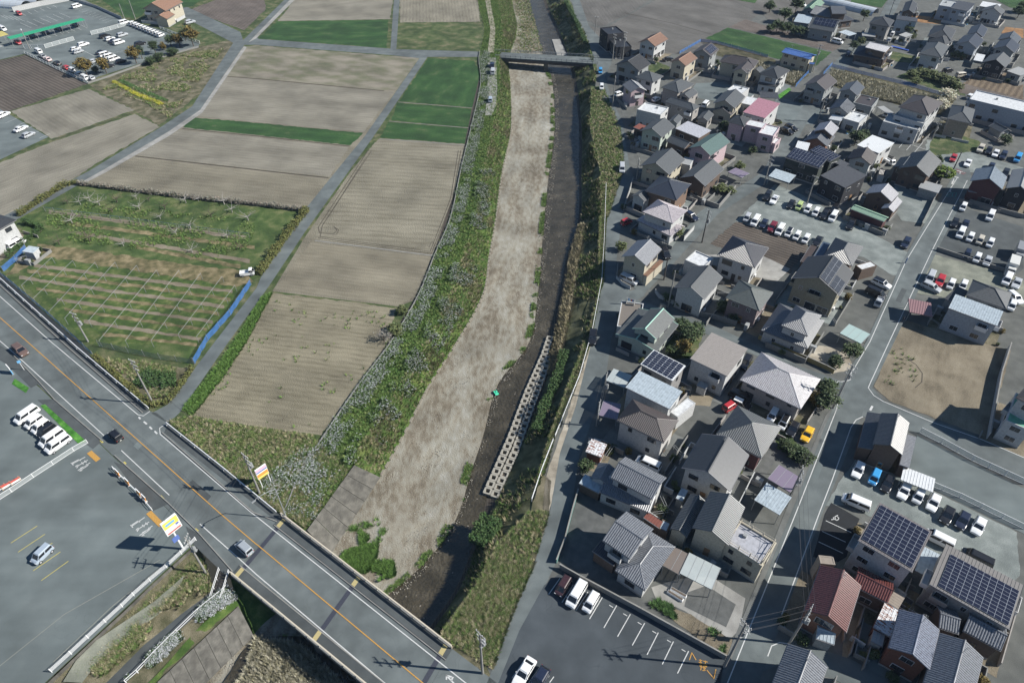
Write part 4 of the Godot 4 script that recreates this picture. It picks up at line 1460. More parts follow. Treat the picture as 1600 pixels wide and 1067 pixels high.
# poles and wires
func build_poles():
	var tops := []
	for d in POLES:
		var hh: float = d[4]
		var o := thing("utility_pole", d[0], "pole", Vector3(d[1], d[3], d[2]), d[5], "street and utility poles")
		var b := MB.new()
		b.tube(Vector3.ZERO, Vector3(0, hh, 0), 0.19, 0.12, 10)
		var dark: bool = d[0].contains("dark")
		part("shaft", b.mesh(), M["pole_dark"] if dark else M["pole_concrete"], o)
		for k in int(d[6]):
			var y := hh - 0.4 - k * 1.1
			part("crossarm", cbox(0.1, 0.1, 1.9 - 0.2 * k), M["galv"], o, Transform3D(Basis(), Vector3(0.12, y, 0.15 * (k % 2))))
			for s in [-0.8, -0.35, 0.35, 0.8]:
				var ib := MB.new()
				ib.tube(Vector3.ZERO, Vector3(0, 0.28, 0), 0.06, 0.05, 6)
				part("insulator", ib.mesh(), M["insulator"], o, Transform3D(Basis(), Vector3(0.12, y + 0.05, s * (1.0 - 0.1 * k))))
		if int(d[7]) > 0:
			var tb := MB.new()
			tb.tube(Vector3(0, 0, 0), Vector3(0, 0.95, 0), 0.3, 0.3, 10)
			tb.tube(Vector3(0, 0.95, 0), Vector3(0, 1.1, 0), 0.22, 0.1, 8)
			part("transformer", tb.mesh(), M["galv"], o, Transform3D(Basis(), Vector3(0.45, hh - 3.6, 0.1)))
			part("bracket", cbox(0.9, 0.08, 0.5), M["galv"], o, Transform3D(Basis(), Vector3(0.3, hh - 3.68, 0.05)))
		if d[0].begins_with("lamp"):
			var lb := MB.new()
			lb.tube(Vector3(0, 0, 0), Vector3(0, 0.5, 0), 0.2, 0.35, 8)
			part("lamp_head", lb.mesh(), M["lamp_clear"], o, Transform3D(Basis(), Vector3(0, hh, 0)))
		tops.append(Vector3(d[1], d[3] + hh - 0.5, d[2]))
	for w in WIRES:
		var a: Vector3 = tops[w[0]]
		var e: Vector3 = tops[w[1]]
		var o := thing("power_line", w[2], "power line", a, 0.0, "overhead power lines")
		var side := (e - a).cross(Vector3.UP).normalized()
		for s in [[-0.7, 0.15], [0.0, 0.15], [0.7, 0.15], [0.15, -1.6]]:
			var b := MB.new()
			var prev := Vector3.ZERO
			for k in 9:
				var f := k / 8.0
				var p: Vector3 = (e - a) * f + side * s[0] + Vector3(0, s[1] - 4.0 * f * (1 - f) * 0.022 * a.distance_to(e), 0)
				if k > 0:
					b.tube(prev, p, 0.016, 0.016, 4, false)
				prev = p
			part("cable", b.mesh(), M["wire"], o)

# fences
func build_fences():
	for d in FENCES:
		var pts := pv2(d[4])
		var y0: float = d[5]
		var hgt: float = d[6]
		var o := thing(d[0], d[1], d[2], Vector3(pts[0].x, y0, pts[0].y), 0.0, "fences, walls and rails")
		for k in pts.size() - 1:
			var a := Vector3(pts[k].x - pts[0].x, 0, pts[k].y - pts[0].y)
			var e := Vector3(pts[k + 1].x - pts[0].x, 0, pts[k + 1].y - pts[0].y)
			var dd := e - a
			var L := dd.length()
			var bs := Basis(Vector3.UP, atan2(-dd.z, dd.x))
			var kind: String = d[3]
			if kind == "rail":
				var n := maxi(1, int(L / 4.0))
				for s in n:
					var c := a + dd * (s + 0.5) / n
					part("beam", cbox(snappedf(L / n - 0.02, 0.01), 0.36, 0.12), M["white_metal"], o, Transform3D(bs, c + Vector3(0, hgt - 0.2, 0)))
					part("post", cbox(0.13, 0.7, 0.13), M["white_metal"], o, Transform3D(bs, a + dd * s / n + bs * Vector3(0, 0.35, 0.13)))
			elif kind == "pipe":
				var mm: Material = M[d[7]]
				for y in [hgt, hgt * 0.5]:
					part("rail", cbox(snappedf(L, 0.01), 0.07, 0.07), mm, o, Transform3D(bs, (a + e) / 2 + Vector3(0, y, 0)))
				var n := maxi(1, int(L / 2.2))
				for s in n + 1:
					part("post", cbox(0.1, snappedf(hgt, 0.01), 0.1), mm, o, Transform3D(bs, a + dd * s / n + Vector3(0, hgt / 2, 0)))
			elif kind == "mesh" or kind == "bars":
				var n := maxi(1, int(L / 2.6))
				for s in n:
					var c := a + dd * (s + 0.5) / n
					var pl := L / n
					if kind == "mesh":
						part("panel", cbox(snappedf(pl - 0.06, 0.01), hgt - 0.2, 0.02), M["mesh_clear"], o, Transform3D(bs, c + Vector3(0, hgt / 2, 0)))
						for y in [0.1, hgt - 0.05]:
							part("rail", cbox(snappedf(pl, 0.01), 0.06, 0.06), M["white_metal"], o, Transform3D(bs, c + Vector3(0, y, 0)))
					else:
						for y in [0.3, 0.52, 0.74, 0.96]:
							part("rail", cbox(snappedf(pl - 0.05, 0.01), 0.055, 0.05), M["white_metal"], o, Transform3D(bs, c + Vector3(0, y, 0)))
				for s in n + 1:
					part("post", cbox(0.1, hgt, 0.1), M["white_metal"], o, Transform3D(bs, a + dd * s / n + Vector3(0, hgt / 2, 0)))
				if kind == "bars":
					part("plinth", cbox(snappedf(L, 0.01), 0.44, 0.2), M["concrete_wall"], o, Transform3D(bs, (a + e) / 2 + Vector3(0, -0.2, 0)))
			elif kind == "net":
				var n := maxi(1, int(L / 3.0))
				var mm: Material = M[d[7]]
				for s in n:
					var b := MB.new()
					var pl := L / n
					var rows := 3
					var cols := 4
					var gp := func(i: int, j: int) -> Vector3:
						var zz := 0.0 if j == rows else sin(i * 2.1 + s * 1.7 + j) * 0.09
						return Vector3(-pl / 2 + pl * i / cols, hgt * j / rows - (0.06 * sin(PI * i / cols) if j == rows else 0.0), zz)
					for i in cols:
						for j in rows:
							b.quad(gp.call(i, j), gp.call(i + 1, j), gp.call(i + 1, j + 1), gp.call(i, j + 1))
					part("net", b.mesh(), mm, o, Transform3D(bs, a + dd * (s + 0.5) / n + Vector3(0, 0.02, 0)))
				for s in n + 1:
					part("post", cbox(0.06, hgt + 0.3, 0.06), M["galv"], o, Transform3D(bs, a + dd * s / n + Vector3(0, hgt / 2 + 0.15, 0)))
			else:
				var b := MB.new()
				b.bevel_box(Vector3.ZERO, Vector3(L + 0.1, hgt, 0.15), 0.02)
				part("wall_panel", b.mesh(), M[d[7]], o, Transform3D(bs, (a + e) / 2 + Vector3(0, hgt / 2, 0)))
				part("coping", cbox(snappedf(L + 0.16, 0.01), 0.06, 0.22), M["concrete"], o, Transform3D(bs, (a + e) / 2 + Vector3(0, hgt + 0.03, 0)))

# trees
var crowns := {}
# leaf-sized faces in clumps through the volume of a ball of radius 1
func crown_mesh(kind: String, v: int) -> ArrayMesh:
	var key := kind + str(v)
	if crowns.has(key):
		return crowns[key]
	var r := RandomNumberGenerator.new()
	r.seed = v * 17 + hash(kind) % 1000
	var b := MB.new()
	b.use_col = true
	var clumps := 46
	var per := 30
	var leaf := 0.085
	if kind == "bare":
		clumps = 40
		per = 12
		leaf = 0.05
	elif kind == "blossom":
		clumps = 42
		per = 26
	elif kind == "round":
		clumps = 120
		per = 20
	for k in clumps:
		var d := Vector3(r.randfn(), r.randfn(), r.randfn()).normalized()
		var rad := pow(r.randf(), 0.4) * 0.82
		if kind == "round":
			rad = 0.86
		var c := d * rad * Vector3(1, 1, 1)
		var cs := r.randf_range(0.16, 0.32)
		if kind == "round":
			cs = 0.14
		var tone := r.randf_range(0.45, 0.8)
		for q in per:
			var p := c + Vector3(r.randfn(), r.randfn(), r.randfn()) * cs * 0.55
			var s := leaf * r.randf_range(0.6, 1.4)
			var bs := Basis.from_euler(Vector3(r.randf_range(-0.9, 0.9), r.randf() * TAU, r.randf_range(-0.9, 0.9)))
			var t := tone * r.randf_range(0.75, 1.25)
			b.col = Color(t * r.randf_range(0.9, 1.15), t, t * r.randf_range(0.8, 1.1))
			b.quad(p + bs * Vector3(-s, 0, -s * 0.6), p + bs * Vector3(-s * 0.2, 0.02, s * 0.8), p + bs * Vector3(s, 0, s * 0.5), p + bs * Vector3(s * 0.3, 0.015, -s * 0.8))
	crowns[key] = b.mesh()
	return crowns[key]

func trunk_mesh(h: float, r: float, seed_: int) -> ArrayMesh:
	var g := RandomNumberGenerator.new()
	g.seed = seed_
	var b := MB.new()
	var base := clampf(h * 0.035, 0.06, 0.2)
	var fork := h * 0.42
	b.tube(Vector3(0, -0.1, 0), Vector3(0.05, fork, 0.03), base, base * 0.7, 8)
	for k in 6:
		var a := TAU * k / 6 + g.randf() * 0.6
		var e := Vector3(cos(a) * r * 0.55, fork + (h - fork) * g.randf_range(0.35, 0.8), sin(a) * r * 0.55)
		b.tube(Vector3(0.05, fork * g.randf_range(0.8, 1.0), 0.03), e, base * 0.5, base * 0.15, 5)
	return b.mesh()

func build_trees():
	var k := 0
	for d in TREES:
		var kind: String = d[0]
		var o := thing({"blossom": "blossom_tree", "scrub": "leafy_bush", "round": "clipped_bush", "bare": "leafless_bush"}.get(kind, "garden_tree"), d[1], "bush" if kind in ["scrub", "round", "bare"] or d[5] < 3.0 else "tree", Vector3(d[2], d[4], d[3]), k * 1.7, d[7] if d[7] != "" else "blossom trees")
		var hgt: float = d[5]
		var r: float = d[6]
		var ry := hgt * 0.5 if hgt < 3.6 else hgt * 0.36
		part("trunk", trunk_mesh(hgt, r, k), M["bark"], o)
		part("crown", crown_mesh(kind, k % 4), M["leaf_" + kind], o, Transform3D(Basis().scaled(Vector3(r, ry, r)), Vector3(0, hgt - ry * 0.9, 0)))
		k += 1
	for d in HEDGES:
		var pts := pv2(d[3])
		var o := thing("hedge", d[0], "hedge", Vector3(pts[0].x, d[5], pts[0].y), 0.0, "hedges")
		var hgt: float = d[1]
		var wid: float = d[2]
		var b := MB.new()
		b.use_col = true
		var r := RandomNumberGenerator.new()
		r.seed = k
		k += 1
		var core := MB.new()
		for q in pts.size() - 1:
			var a := Vector3(pts[q].x - pts[0].x, 0, pts[q].y - pts[0].y)
			var e := Vector3(pts[q + 1].x - pts[0].x, 0, pts[q + 1].y - pts[0].y)
			var dd := e - a
			var L := dd.length()
			var side := dd.cross(Vector3.UP).normalized()
			core.tube(a + Vector3(0, 0.1, 0), e + Vector3(0, 0.1, 0), 0.06, 0.06, 5)
			var stems := int(L / 0.8)
			for s in stems:
				core.tube(a + dd * (s + 0.5) / stems, a + dd * (s + 0.5) / stems + Vector3(0, hgt * 0.7, 0), 0.05, 0.02, 4)
			var n := int(L * hgt * wid * 90.0)
			n = mini(n, 9000)
			for s in n:
				var f := r.randf()
				var lump := 1.0 + 0.18 * sin(f * L * 0.9 + q) + 0.1 * sin(f * L * 2.7)
				var p: Vector3 = a + dd * f + side * r.randf_range(-0.5, 0.5) * wid * lump + Vector3(0, r.randf_range(0.05, 1.0) * hgt * lump, 0)
				var sz := 0.11 * r.randf_range(0.6, 1.5)
				var bs := Basis.from_euler(Vector3(r.randf_range(-0.9, 0.9), r.randf() * TAU, r.randf_range(-0.9, 0.9)))
				var t := r.randf_range(0.4, 0.85)
				b.col = Color(t * r.randf_range(0.85, 1.2), t, t * 0.9)
				b.quad(p + bs * Vector3(-sz, 0, -sz), p + bs * Vector3(-sz * 0.3, 0, sz), p + bs * Vector3(sz, 0, sz * 0.6), p + bs * Vector3(sz * 0.4, 0, -sz))
		part("crown", b.mesh(), M["leaf_" + d[4]], o)
		part("stems", core.mesh(), M["bark"], o)

func bare_tree_mesh(seed_: int) -> ArrayMesh:
	var g := RandomNumberGenerator.new()
	g.seed = seed_
	var b := MB.new()
	b.tube(Vector3(0, -0.1, 0), Vector3(0, 0.9, 0), 0.11, 0.09, 6)
	for k in 6:
		var a := TAU * k / 6 + g.randf()
		var p := Vector3(0, 0.9, 0)
		var d := Vector3(cos(a), 0.35, sin(a))
		for s in 3:
			var e := p + d * g.randf_range(0.5, 0.8)
			b.tube(p, e, 0.06 - s * 0.015, 0.045 - s * 0.015, 4, false)
			for t in 2:
				var q := e + Vector3(g.randf_range(-0.5, 0.5), g.randf_range(0.1, 0.6), g.randf_range(-0.5, 0.5))
				b.tube(e, q, 0.022, 0.008, 3, false)
			p = e
			d = (d + Vector3(g.randf_range(-0.4, 0.4), g.randf_range(-0.1, 0.2), g.randf_range(-0.4, 0.4))).normalized()
	return b.mesh()

func build_orchard():
	var ms := []
	for k in 4:
		ms.append(bare_tree_mesh(k + 3))
	var k := 0
	for q in ORCHARD_TREES:
		var o := thing("fruit_tree", "leafless pale fruit tree standing in the orchard grass", "tree", Vector3(q[0], 0, q[1]), k * 1.3, "leafless orchard trees")
		part("branches", ms[k % 4], M["bark_pale"] if k % 3 else M["bark"], o, Transform3D(Basis().scaled(Vector3.ONE * (1.0 + 0.12 * (k % 4))), Vector3.ZERO))
		k += 1
	k = 0
	for p in MULCH:
		struct("mulch_strip", sheet(pv2(p), 0.05, 0.0, 0.35, k + 40), M["grass_straw"] if k % 2 else M["dirt"])
		k += 1
	var o := thing("orchard_trellis", "trellis of pale pipes on posts over the lower orchard rows", "trellis", Vector3.ZERO)
	for q in TRELLIS:
		var a := Vector3(q[0], 1.9, q[1])
		var e := Vector3(q[2], 1.9, q[3])
		var b := MB.new()
		b.tube(a, e, 0.035, 0.035, 5)
		part("pipe", b.mesh(), M["galv"], o)
		var n := 4
		for s in n + 1:
			var c := a.lerp(e, float(s) / n)
			part("post", cbox(0.06, 1.95, 0.06), M["galv"], o, Transform3D(Basis(), Vector3(c.x, 0.97, c.z)))
	var o2 := thing("wire_fence", "line of pale posts with blue cord across the upper orchard", "fence", Vector3.ZERO)
	var pts := pv2(ORCHARD_POSTS)
	for s in 22:
		var c := pts[0].lerp(pts[1], s / 21.0)
		part("post", cbox(0.09, 1.6, 0.09), M["pole_concrete"], o2, Transform3D(Basis(), Vector3(c.x, 0.8, c.y)))
	for y in [0.5, 1.0, 1.5]:
		var b := MB.new()
		b.tube(Vector3(pts[0].x, y, pts[0].y), Vector3(pts[1].x, y, pts[1].y), 0.02, 0.02, 4)
		part("cord", b.mesh(), M["tarp_blue"] if y > 1.2 else M["galv"], o2)

# scattered growth and stones
func tuft_mesh(blades: int, hgt: float, spread: float, seed_: int, flower := false) -> ArrayMesh:
	var g := RandomNumberGenerator.new()
	g.seed = seed_
	var b := MB.new()
	b.use_col = true
	for k in blades:
		var a := g.randf() * TAU
		var d := Vector3(cos(a), 0, sin(a))
		var s := d.cross(Vector3.UP) * 0.05
		var root := d * g.randf() * spread * 0.4
		var tip := root + d * spread * g.randf_range(0.4, 1.0) + Vector3(0, hgt * g.randf_range(0.6, 1.1), 0)
		var t := g.randf_range(0.55, 1.0)
		b.col = Color(0.11 * t, 0.19 * t, 0.05 * t) if flower else Color(t, t, t)
		b.tri(root - s, root + s, tip)
		if flower and k % 6 == 0:
			b.col = Color(0.62, 0.62, 0.66)
			for q in 2:
				var c := tip + Vector3(g.randf_range(-0.12, 0.12), g.randf_range(-0.1, 0.08), g.randf_range(-0.12, 0.12))
				var w := 0.034
				var bs := Basis.from_euler(Vector3(g.randf_range(-0.6, 0.6), g.randf() * TAU, 0))
				b.quad(c + bs * Vector3(-w, 0, -w), c + bs * Vector3(-w, 0, w), c + bs * Vector3(w, 0, w), c + bs * Vector3(w, 0, -w))
	return b.mesh()

# copies spread over a strip between two lines; keep(noise) says where they stand
func scatter(called: String, label: String, cat: String, a: PackedVector3Array, b: PackedVector3Array, k0: int, k1: int, n: int, mesh: Mesh, m: Material, cols: Array, nseed: int, lo: float, hi: float, f0 := 0.0, f1 := 1.0, s0 := 0.7, s1 := 1.4, freq := 0.06):
	var nz := FastNoiseLite.new()
	nz.seed = nseed
	nz.frequency = freq
	nz.fractal_octaves = 3
	var r := RandomNumberGenerator.new()
	r.seed = nseed
	k1 = mini(k1, a.size() - 1)
	var cum := []
	var tot := 0.0
	for k in range(k0, k1):
		tot += (a[k + 1] - a[k]).cross(b[k] - a[k]).length()
		cum.append(tot)
	var trs := []
	var tries := 0
	while trs.size() < n and tries < n * 8:
		tries += 1
		var x := r.randf() * tot
		var k := k0
		while cum[k - k0] < x:
			k += 1
		var u := r.randf()
		var f := lerpf(f0, f1, r.randf())
		var p := a[k].lerp(a[k + 1], u).lerp(b[k].lerp(b[k + 1], u), f)
		var nv := nz.get_noise_2d(p.x, p.z)
		if nv > hi or r.randf() > smoothstep(lo - 0.12, lo + 0.22, nv):
			continue
		trs.append(p)
	if trs.size() == 0:
		return
	var mm := MultiMesh.new()
	mm.transform_format = MultiMesh.TRANSFORM_3D
	mm.use_colors = true
	mm.mesh = mesh
	mm.instance_count = trs.size()
	if called == "channel_stones":
		for k in trs.size():
			trs[k].y = -4.78
	for k in trs.size():
		var s := r.randf_range(s0, s1)
		mm.set_instance_transform(k, Transform3D(Basis(Vector3.UP, r.randf() * TAU).scaled(Vector3(s, s * r.randf_range(0.7, 1.2), s)), trs[k]))
		var c: Array = cols[r.randi() % cols.size()]
		var t := r.randf_range(0.8, 1.2)
		mm.set_instance_color(k, Color(c[0] * t, c[1] * t, c[2] * t))
	var o := MultiMeshInstance3D.new()
	o.name = numbered(called)
	o.multimesh = mm
	o.material_override = m
	o.set_meta("kind", "stuff")
	tag(o, label, cat)
	add_child(o)

func stone_mesh(seed_: int) -> ArrayMesh:
	var g := RandomNumberGenerator.new()
	g.seed = seed_
	var b := MB.new()
	b.use_col = true
	var p := []
	for q in [Vector3(1, 0, 0), Vector3(0, 0, 1), Vector3(-1, 0, 0), Vector3(0, 0, -1)]:
		p.append(q * g.randf_range(0.7, 1.2))
	var t := Vector3(g.randf_range(-0.2, 0.2), 0.65, g.randf_range(-0.2, 0.2))
	for k in 4:
		var m0: Vector3 = p[k] * 0.75 + Vector3(0, 0.42, 0)
		var m1: Vector3 = p[(k + 1) % 4] * 0.75 + Vector3(0, 0.42, 0)
		b.quad(p[(k + 1) % 4], p[k], m0, m1)
		b.tri(m1, m0, t)
	return b.mesh()

func build_stuff():
	var green := [[0.1, 0.19, 0.036], [0.135, 0.22, 0.05], [0.19, 0.25, 0.075], [0.085, 0.15, 0.035]]
	var dry := [[0.36, 0.31, 0.19], [0.28, 0.25, 0.14], [0.44, 0.39, 0.26], [0.22, 0.22, 0.1]]
	var white := [[1.0, 1.0, 1.0], [0.6, 0.66, 0.55], [0.8, 0.84, 0.78]]
	var t1 := tuft_mesh(9, 0.5, 0.45, 1)
	var t2 := tuft_mesh(10, 0.75, 0.5, 2)
	var fl := tuft_mesh(20, 0.7, 0.6, 3, true)
	var st := stone_mesh(4)
	var N: int = RL[0].size()
	scatter("bank_grass", "green grass and weeds covering the levee and its river slope", "grass", RL[0], RL[1], 0, 76, 19000, t1, M["tuft"], green, 11, -0.9, 0.9)
	scatter("slope_grass", "green and straw coloured grass on the river slope of the levee", "grass", RL[1], RL[2], 0, 65, 19000, t1, M["tuft"], green + [dry[0], dry[3]], 12, -0.9, 0.9, 0.0, 0.95)
	scatter("white_wildflowers", "band of white wildflowers along the ditch side of the levee", "flowers", RL[0], RL[1], 14, 74, 3800, fl, M["tuft"], white, 13, -0.2, 0.9, 0.02, 0.5, 0.6, 1.3, 0.11)
	scatter("white_wildflowers", "patches of white wildflowers on the river slope", "flowers", RL[1], RL[2], 30, 65, 1200, fl, M["tuft"], white, 14, 0.0, 0.9, -0.2, 0.6, 0.6, 1.3, 0.11)
	scatter("dry_grass", "dry straw coloured grass patches on the river slope", "grass", RL[1], RL[2], 8, 65, 3200, t1, M["tuft"], dry, 15, 0.05, 0.9, 0.05, 0.9)
	scatter("bank_undergrowth", "dark leafy undergrowth on the shaded far bank", "undergrowth", RL[6], RL[5], 0, N - 6, 11000, t2, M["tuft"], green + dry, 16, -0.05, 0.9, 0.06, 1.0, 0.6, 1.4)
	scatter("waterside_reeds", "pale dry reeds along the water beside the concrete blocks", "reeds", RL[6], RL[5], 36, 54, 3600, t2, M["tuft"], [dry[0], dry[2], dry[1]], 17, -0.9, 0.9, 0.0, 0.3, 0.9, 1.6)
	scatter("gravel_edge_grass", "green fringe of grass along the edge of the gravel bed", "grass", RL[3], RL[2], 14, N - 16, 4200, t1, M["tuft"], green, 18, 0.0, 0.9, -0.01, 0.08, 0.5, 1.0, 0.16)
	scatter("river_stones", "pale stones scattered along the water edge", "stones", RL[3], RL[4], 12, N - 12, 4200, st, M["stones"], [[0.24, 0.22, 0.18], [0.15, 0.135, 0.11], [0.3, 0.28, 0.24]], 19, -0.2, 0.9, -0.14, 0.2, 0.04, 0.15, 0.2)
	scatter("channel_stones", "pale stones breaking the surface across the shallow water", "stones", RL[3], RL[4], 10, N - 12, 350, st, M["stones"], [[0.2, 0.18, 0.15]], 21, -0.1, 0.9, 0.0, 1.0, 0.08, 0.22, 0.15)
	scatter("bed_stones", "loose pebbles spread over the dry gravel bed", "gravel", RL[2], RL[3], 14, N - 12, 7000, st, M["stones"], [[0.34, 0.32, 0.27], [0.26, 0.23, 0.19], [0.18, 0.15, 0.11]], 20, 0.0, 0.9, 0.02, 1.0, 0.04, 0.12, 0.1)
	for d in GROWTH:
		var a := pv3(d[3])
		var b := pv3(d[4])
		var c: Array = {"green": green, "dry": dry, "mix": green + dry, "bright": [[0.09, 0.19, 0.03], [0.12, 0.22, 0.045]], "yellow": [[0.6, 0.55, 0.05], [0.35, 0.38, 0.05]], "flower": white, "vegetable": [[0.09, 0.18, 0.05]], "pale": [[0.45, 0.42, 0.3], [0.55, 0.52, 0.4], [0.32, 0.3, 0.19]]}[d[5]]
		scatter(d[0], d[1], d[2], a, b, 0, a.size() - 1, d[6], fl if d[5] == "flower" else (t2 if d[5] in ["dry", "pale"] else t1), M["tuft"], c, d[7], d[8], 0.95, 0.0, 1.0, 0.7, 1.5, 0.09)

# people
func person_mesh() -> ArrayMesh:
	# a standing figure as one surface: tapered capsules joined by a smooth minimum, meshed as surface nets
	var bones := [[0.0, 0.92, 0.0, 0.13, 0.0, 1.2, 0.0, 0.15], [0.0, 1.2, 0.0, 0.15, 0.0, 1.4, 0.0, 0.14], [0.0, 1.4, 0.0, 0.06, 0.0, 1.52, 0.0, 0.06], [0.0, 1.58, 0.01, 0.1, 0.0, 1.66, 0.0, 0.1],
		[0.09, 0.9, 0.0, 0.11, 0.1, 0.5, 0.02, 0.075], [0.1, 0.5, 0.02, 0.075, 0.1, 0.08, 0.0, 0.05], [0.1, 0.05, 0.0, 0.05, 0.1, 0.05, 0.14, 0.04],
		[-0.09, 0.9, 0.0, 0.11, -0.1, 0.5, -0.02, 0.075], [-0.1, 0.5, -0.02, 0.075, -0.1, 0.08, -0.06, 0.05], [-0.1, 0.05, -0.06, 0.05, -0.1, 0.05, 0.08, 0.04],
		[0.18, 1.38, 0.0, 0.065, 0.25, 1.1, 0.0, 0.05], [0.25, 1.1, 0.0, 0.05, 0.25, 0.86, 0.08, 0.035], [0.25, 0.84, 0.09, 0.035, 0.25, 0.76, 0.11, 0.03],
		[-0.18, 1.38, 0.0, 0.065, -0.25, 1.1, 0.0, 0.05], [-0.25, 1.1, 0.0, 0.05, -0.25, 0.86, 0.08, 0.035], [-0.25, 0.84, 0.09, 0.035, -0.25, 0.76, 0.11, 0.03]]
	var c := 0.035
	var nx := 20
	var ny := 52
	var nz := 16
	var o := Vector3(-0.35, -0.03, -0.25)
	var val := PackedFloat32Array()
	val.resize((nx + 1) * (ny + 1) * (nz + 1))
	var id := func(x: int, y: int, z: int) -> int: return (z * (ny + 1) + y) * (nx + 1) + x
	for z in nz + 1:
		for y in ny + 1:
			for x in nx + 1:
				var p := o + Vector3(x, y, z) * c
				var d := 1.0
				for q in bones:
					var a := Vector3(q[0], q[1], q[2])
					var e := Vector3(q[4], q[5], q[6])
					var ab := e - a
					var t := clampf((p - a).dot(ab) / maxf(ab.length_squared(), 1e-6), 0, 1)
					var dd: float = p.distance_to(a + ab * t) - lerpf(q[3], q[7], t)
					var hh := maxf(0.04 - absf(d - dd), 0.0) / 0.04
					d = minf(d, dd) - hh * hh * 0.01
				val[id.call(x, y, z)] = d
	var at := {}
	var b := MB.new()
	for z in nz:
		for y in ny:
			for x in nx:
				var s := Vector3.ZERO
				var n := 0
				for e in [[0, 0, 0, 1, 0, 0], [0, 1, 0, 1, 1, 0], [0, 0, 1, 1, 0, 1], [0, 1, 1, 1, 1, 1], [0, 0, 0, 0, 1, 0], [1, 0, 0, 1, 1, 0], [0, 0, 1, 0, 1, 1], [1, 0, 1, 1, 1, 1], [0, 0, 0, 0, 0, 1], [1, 0, 0, 1, 0, 1], [0, 1, 0, 0, 1, 1], [1, 1, 0, 1, 1, 1]]:
					var v0: float = val[id.call(x + e[0], y + e[1], z + e[2])]
					var v1: float = val[id.call(x + e[3], y + e[4], z + e[5])]
					if (v0 < 0) != (v1 < 0):
						s += Vector3(x + e[0], y + e[1], z + e[2]).lerp(Vector3(x + e[3], y + e[4], z + e[5]), v0 / (v0 - v1))
						n += 1
				if n > 0:
					at[Vector3i(x, y, z)] = b.v.size()
					b.v.append(o + s / n * c)
					b.n.append(Vector3.ZERO)
					b.t.append(Vector2.ZERO)
	for z in range(1, nz):
		for y in range(1, ny):
			for x in range(1, nx):
				var v0: float = val[id.call(x, y, z)]
				for ax in 3:
					var e := Vector3i(1 if ax == 0 else 0, 1 if ax == 1 else 0, 1 if ax == 2 else 0)
					var v1: float = val[id.call(x + e.x, y + e.y, z + e.z)]
					if (v0 < 0) == (v1 < 0):
						continue
					var u := Vector3i(0, 1, 0) if ax == 0 else (Vector3i(0, 0, 1) if ax == 1 else Vector3i(1, 0, 0))
					var w := Vector3i(0, 0, 1) if ax == 0 else (Vector3i(1, 0, 0) if ax == 1 else Vector3i(0, 1, 0))
					var p := Vector3i(x, y, z)
					var q := [p - u - w, p - w, p, p - u]
					if not (at.has(q[0]) and at.has(q[1]) and at.has(q[2]) and at.has(q[3])):
						continue
					var k := [at[q[0]], at[q[1]], at[q[2]], at[q[3]]]
					if v0 > 0:
						k.reverse()
					var nn := (b.v[k[1]] - b.v[k[0]]).cross(b.v[k[2]] - b.v[k[0]])
					for j in 4:
						b.n[k[j]] += nn
					b.i.append_array([k[0], k[2], k[1], k[0], k[3], k[2]])
	for k in b.n.size():
		b.n[k] = b.n[k].normalized()
	return b.mesh()

func tunnel(label: String, a: Array, r: float, m: Material):
	var p0 := Vector3(a[0], 0, a[1])
	var p1 := Vector3(a[2], 0, a[3])
	var d := p1 - p0
	var o := thing("greenhouse_tunnel", label, "greenhouse", p0, atan2(-d.z, d.x), "greenhouse tunnels")
	var L := d.length()
	var n := int(L / 3.0)
	for k in n:
		var b := MB.new()
		for s in 10:
			var a0 := PI * s / 10
			var a1 := PI * (s + 1) / 10
			var x0 := L * k / n + 0.02
			var x1 := L * (k + 1) / n - 0.02
			b.quad(Vector3(x0, sin(a0) * r * 0.8, cos(a0) * r), Vector3(x1, sin(a0) * r * 0.8, cos(a0) * r), Vector3(x1, sin(a1) * r * 0.8, cos(a1) * r), Vector3(x0, sin(a1) * r * 0.8, cos(a1) * r))
		part("film_sheet", b.mesh(), m, o)
	for k in n + 1:
		var b := MB.new()
		for s in 10:
			var a0 := PI * s / 10
			var a1 := PI * (s + 1) / 10
			b.tube(Vector3(L * k / n, sin(a0) * r * 0.81, cos(a0) * r * 1.01), Vector3(L * k / n, sin(a1) * r * 0.81, cos(a1) * r * 1.01), 0.04, 0.04, 4, false)
		part("hoop", b.mesh(), M["galv"], o)

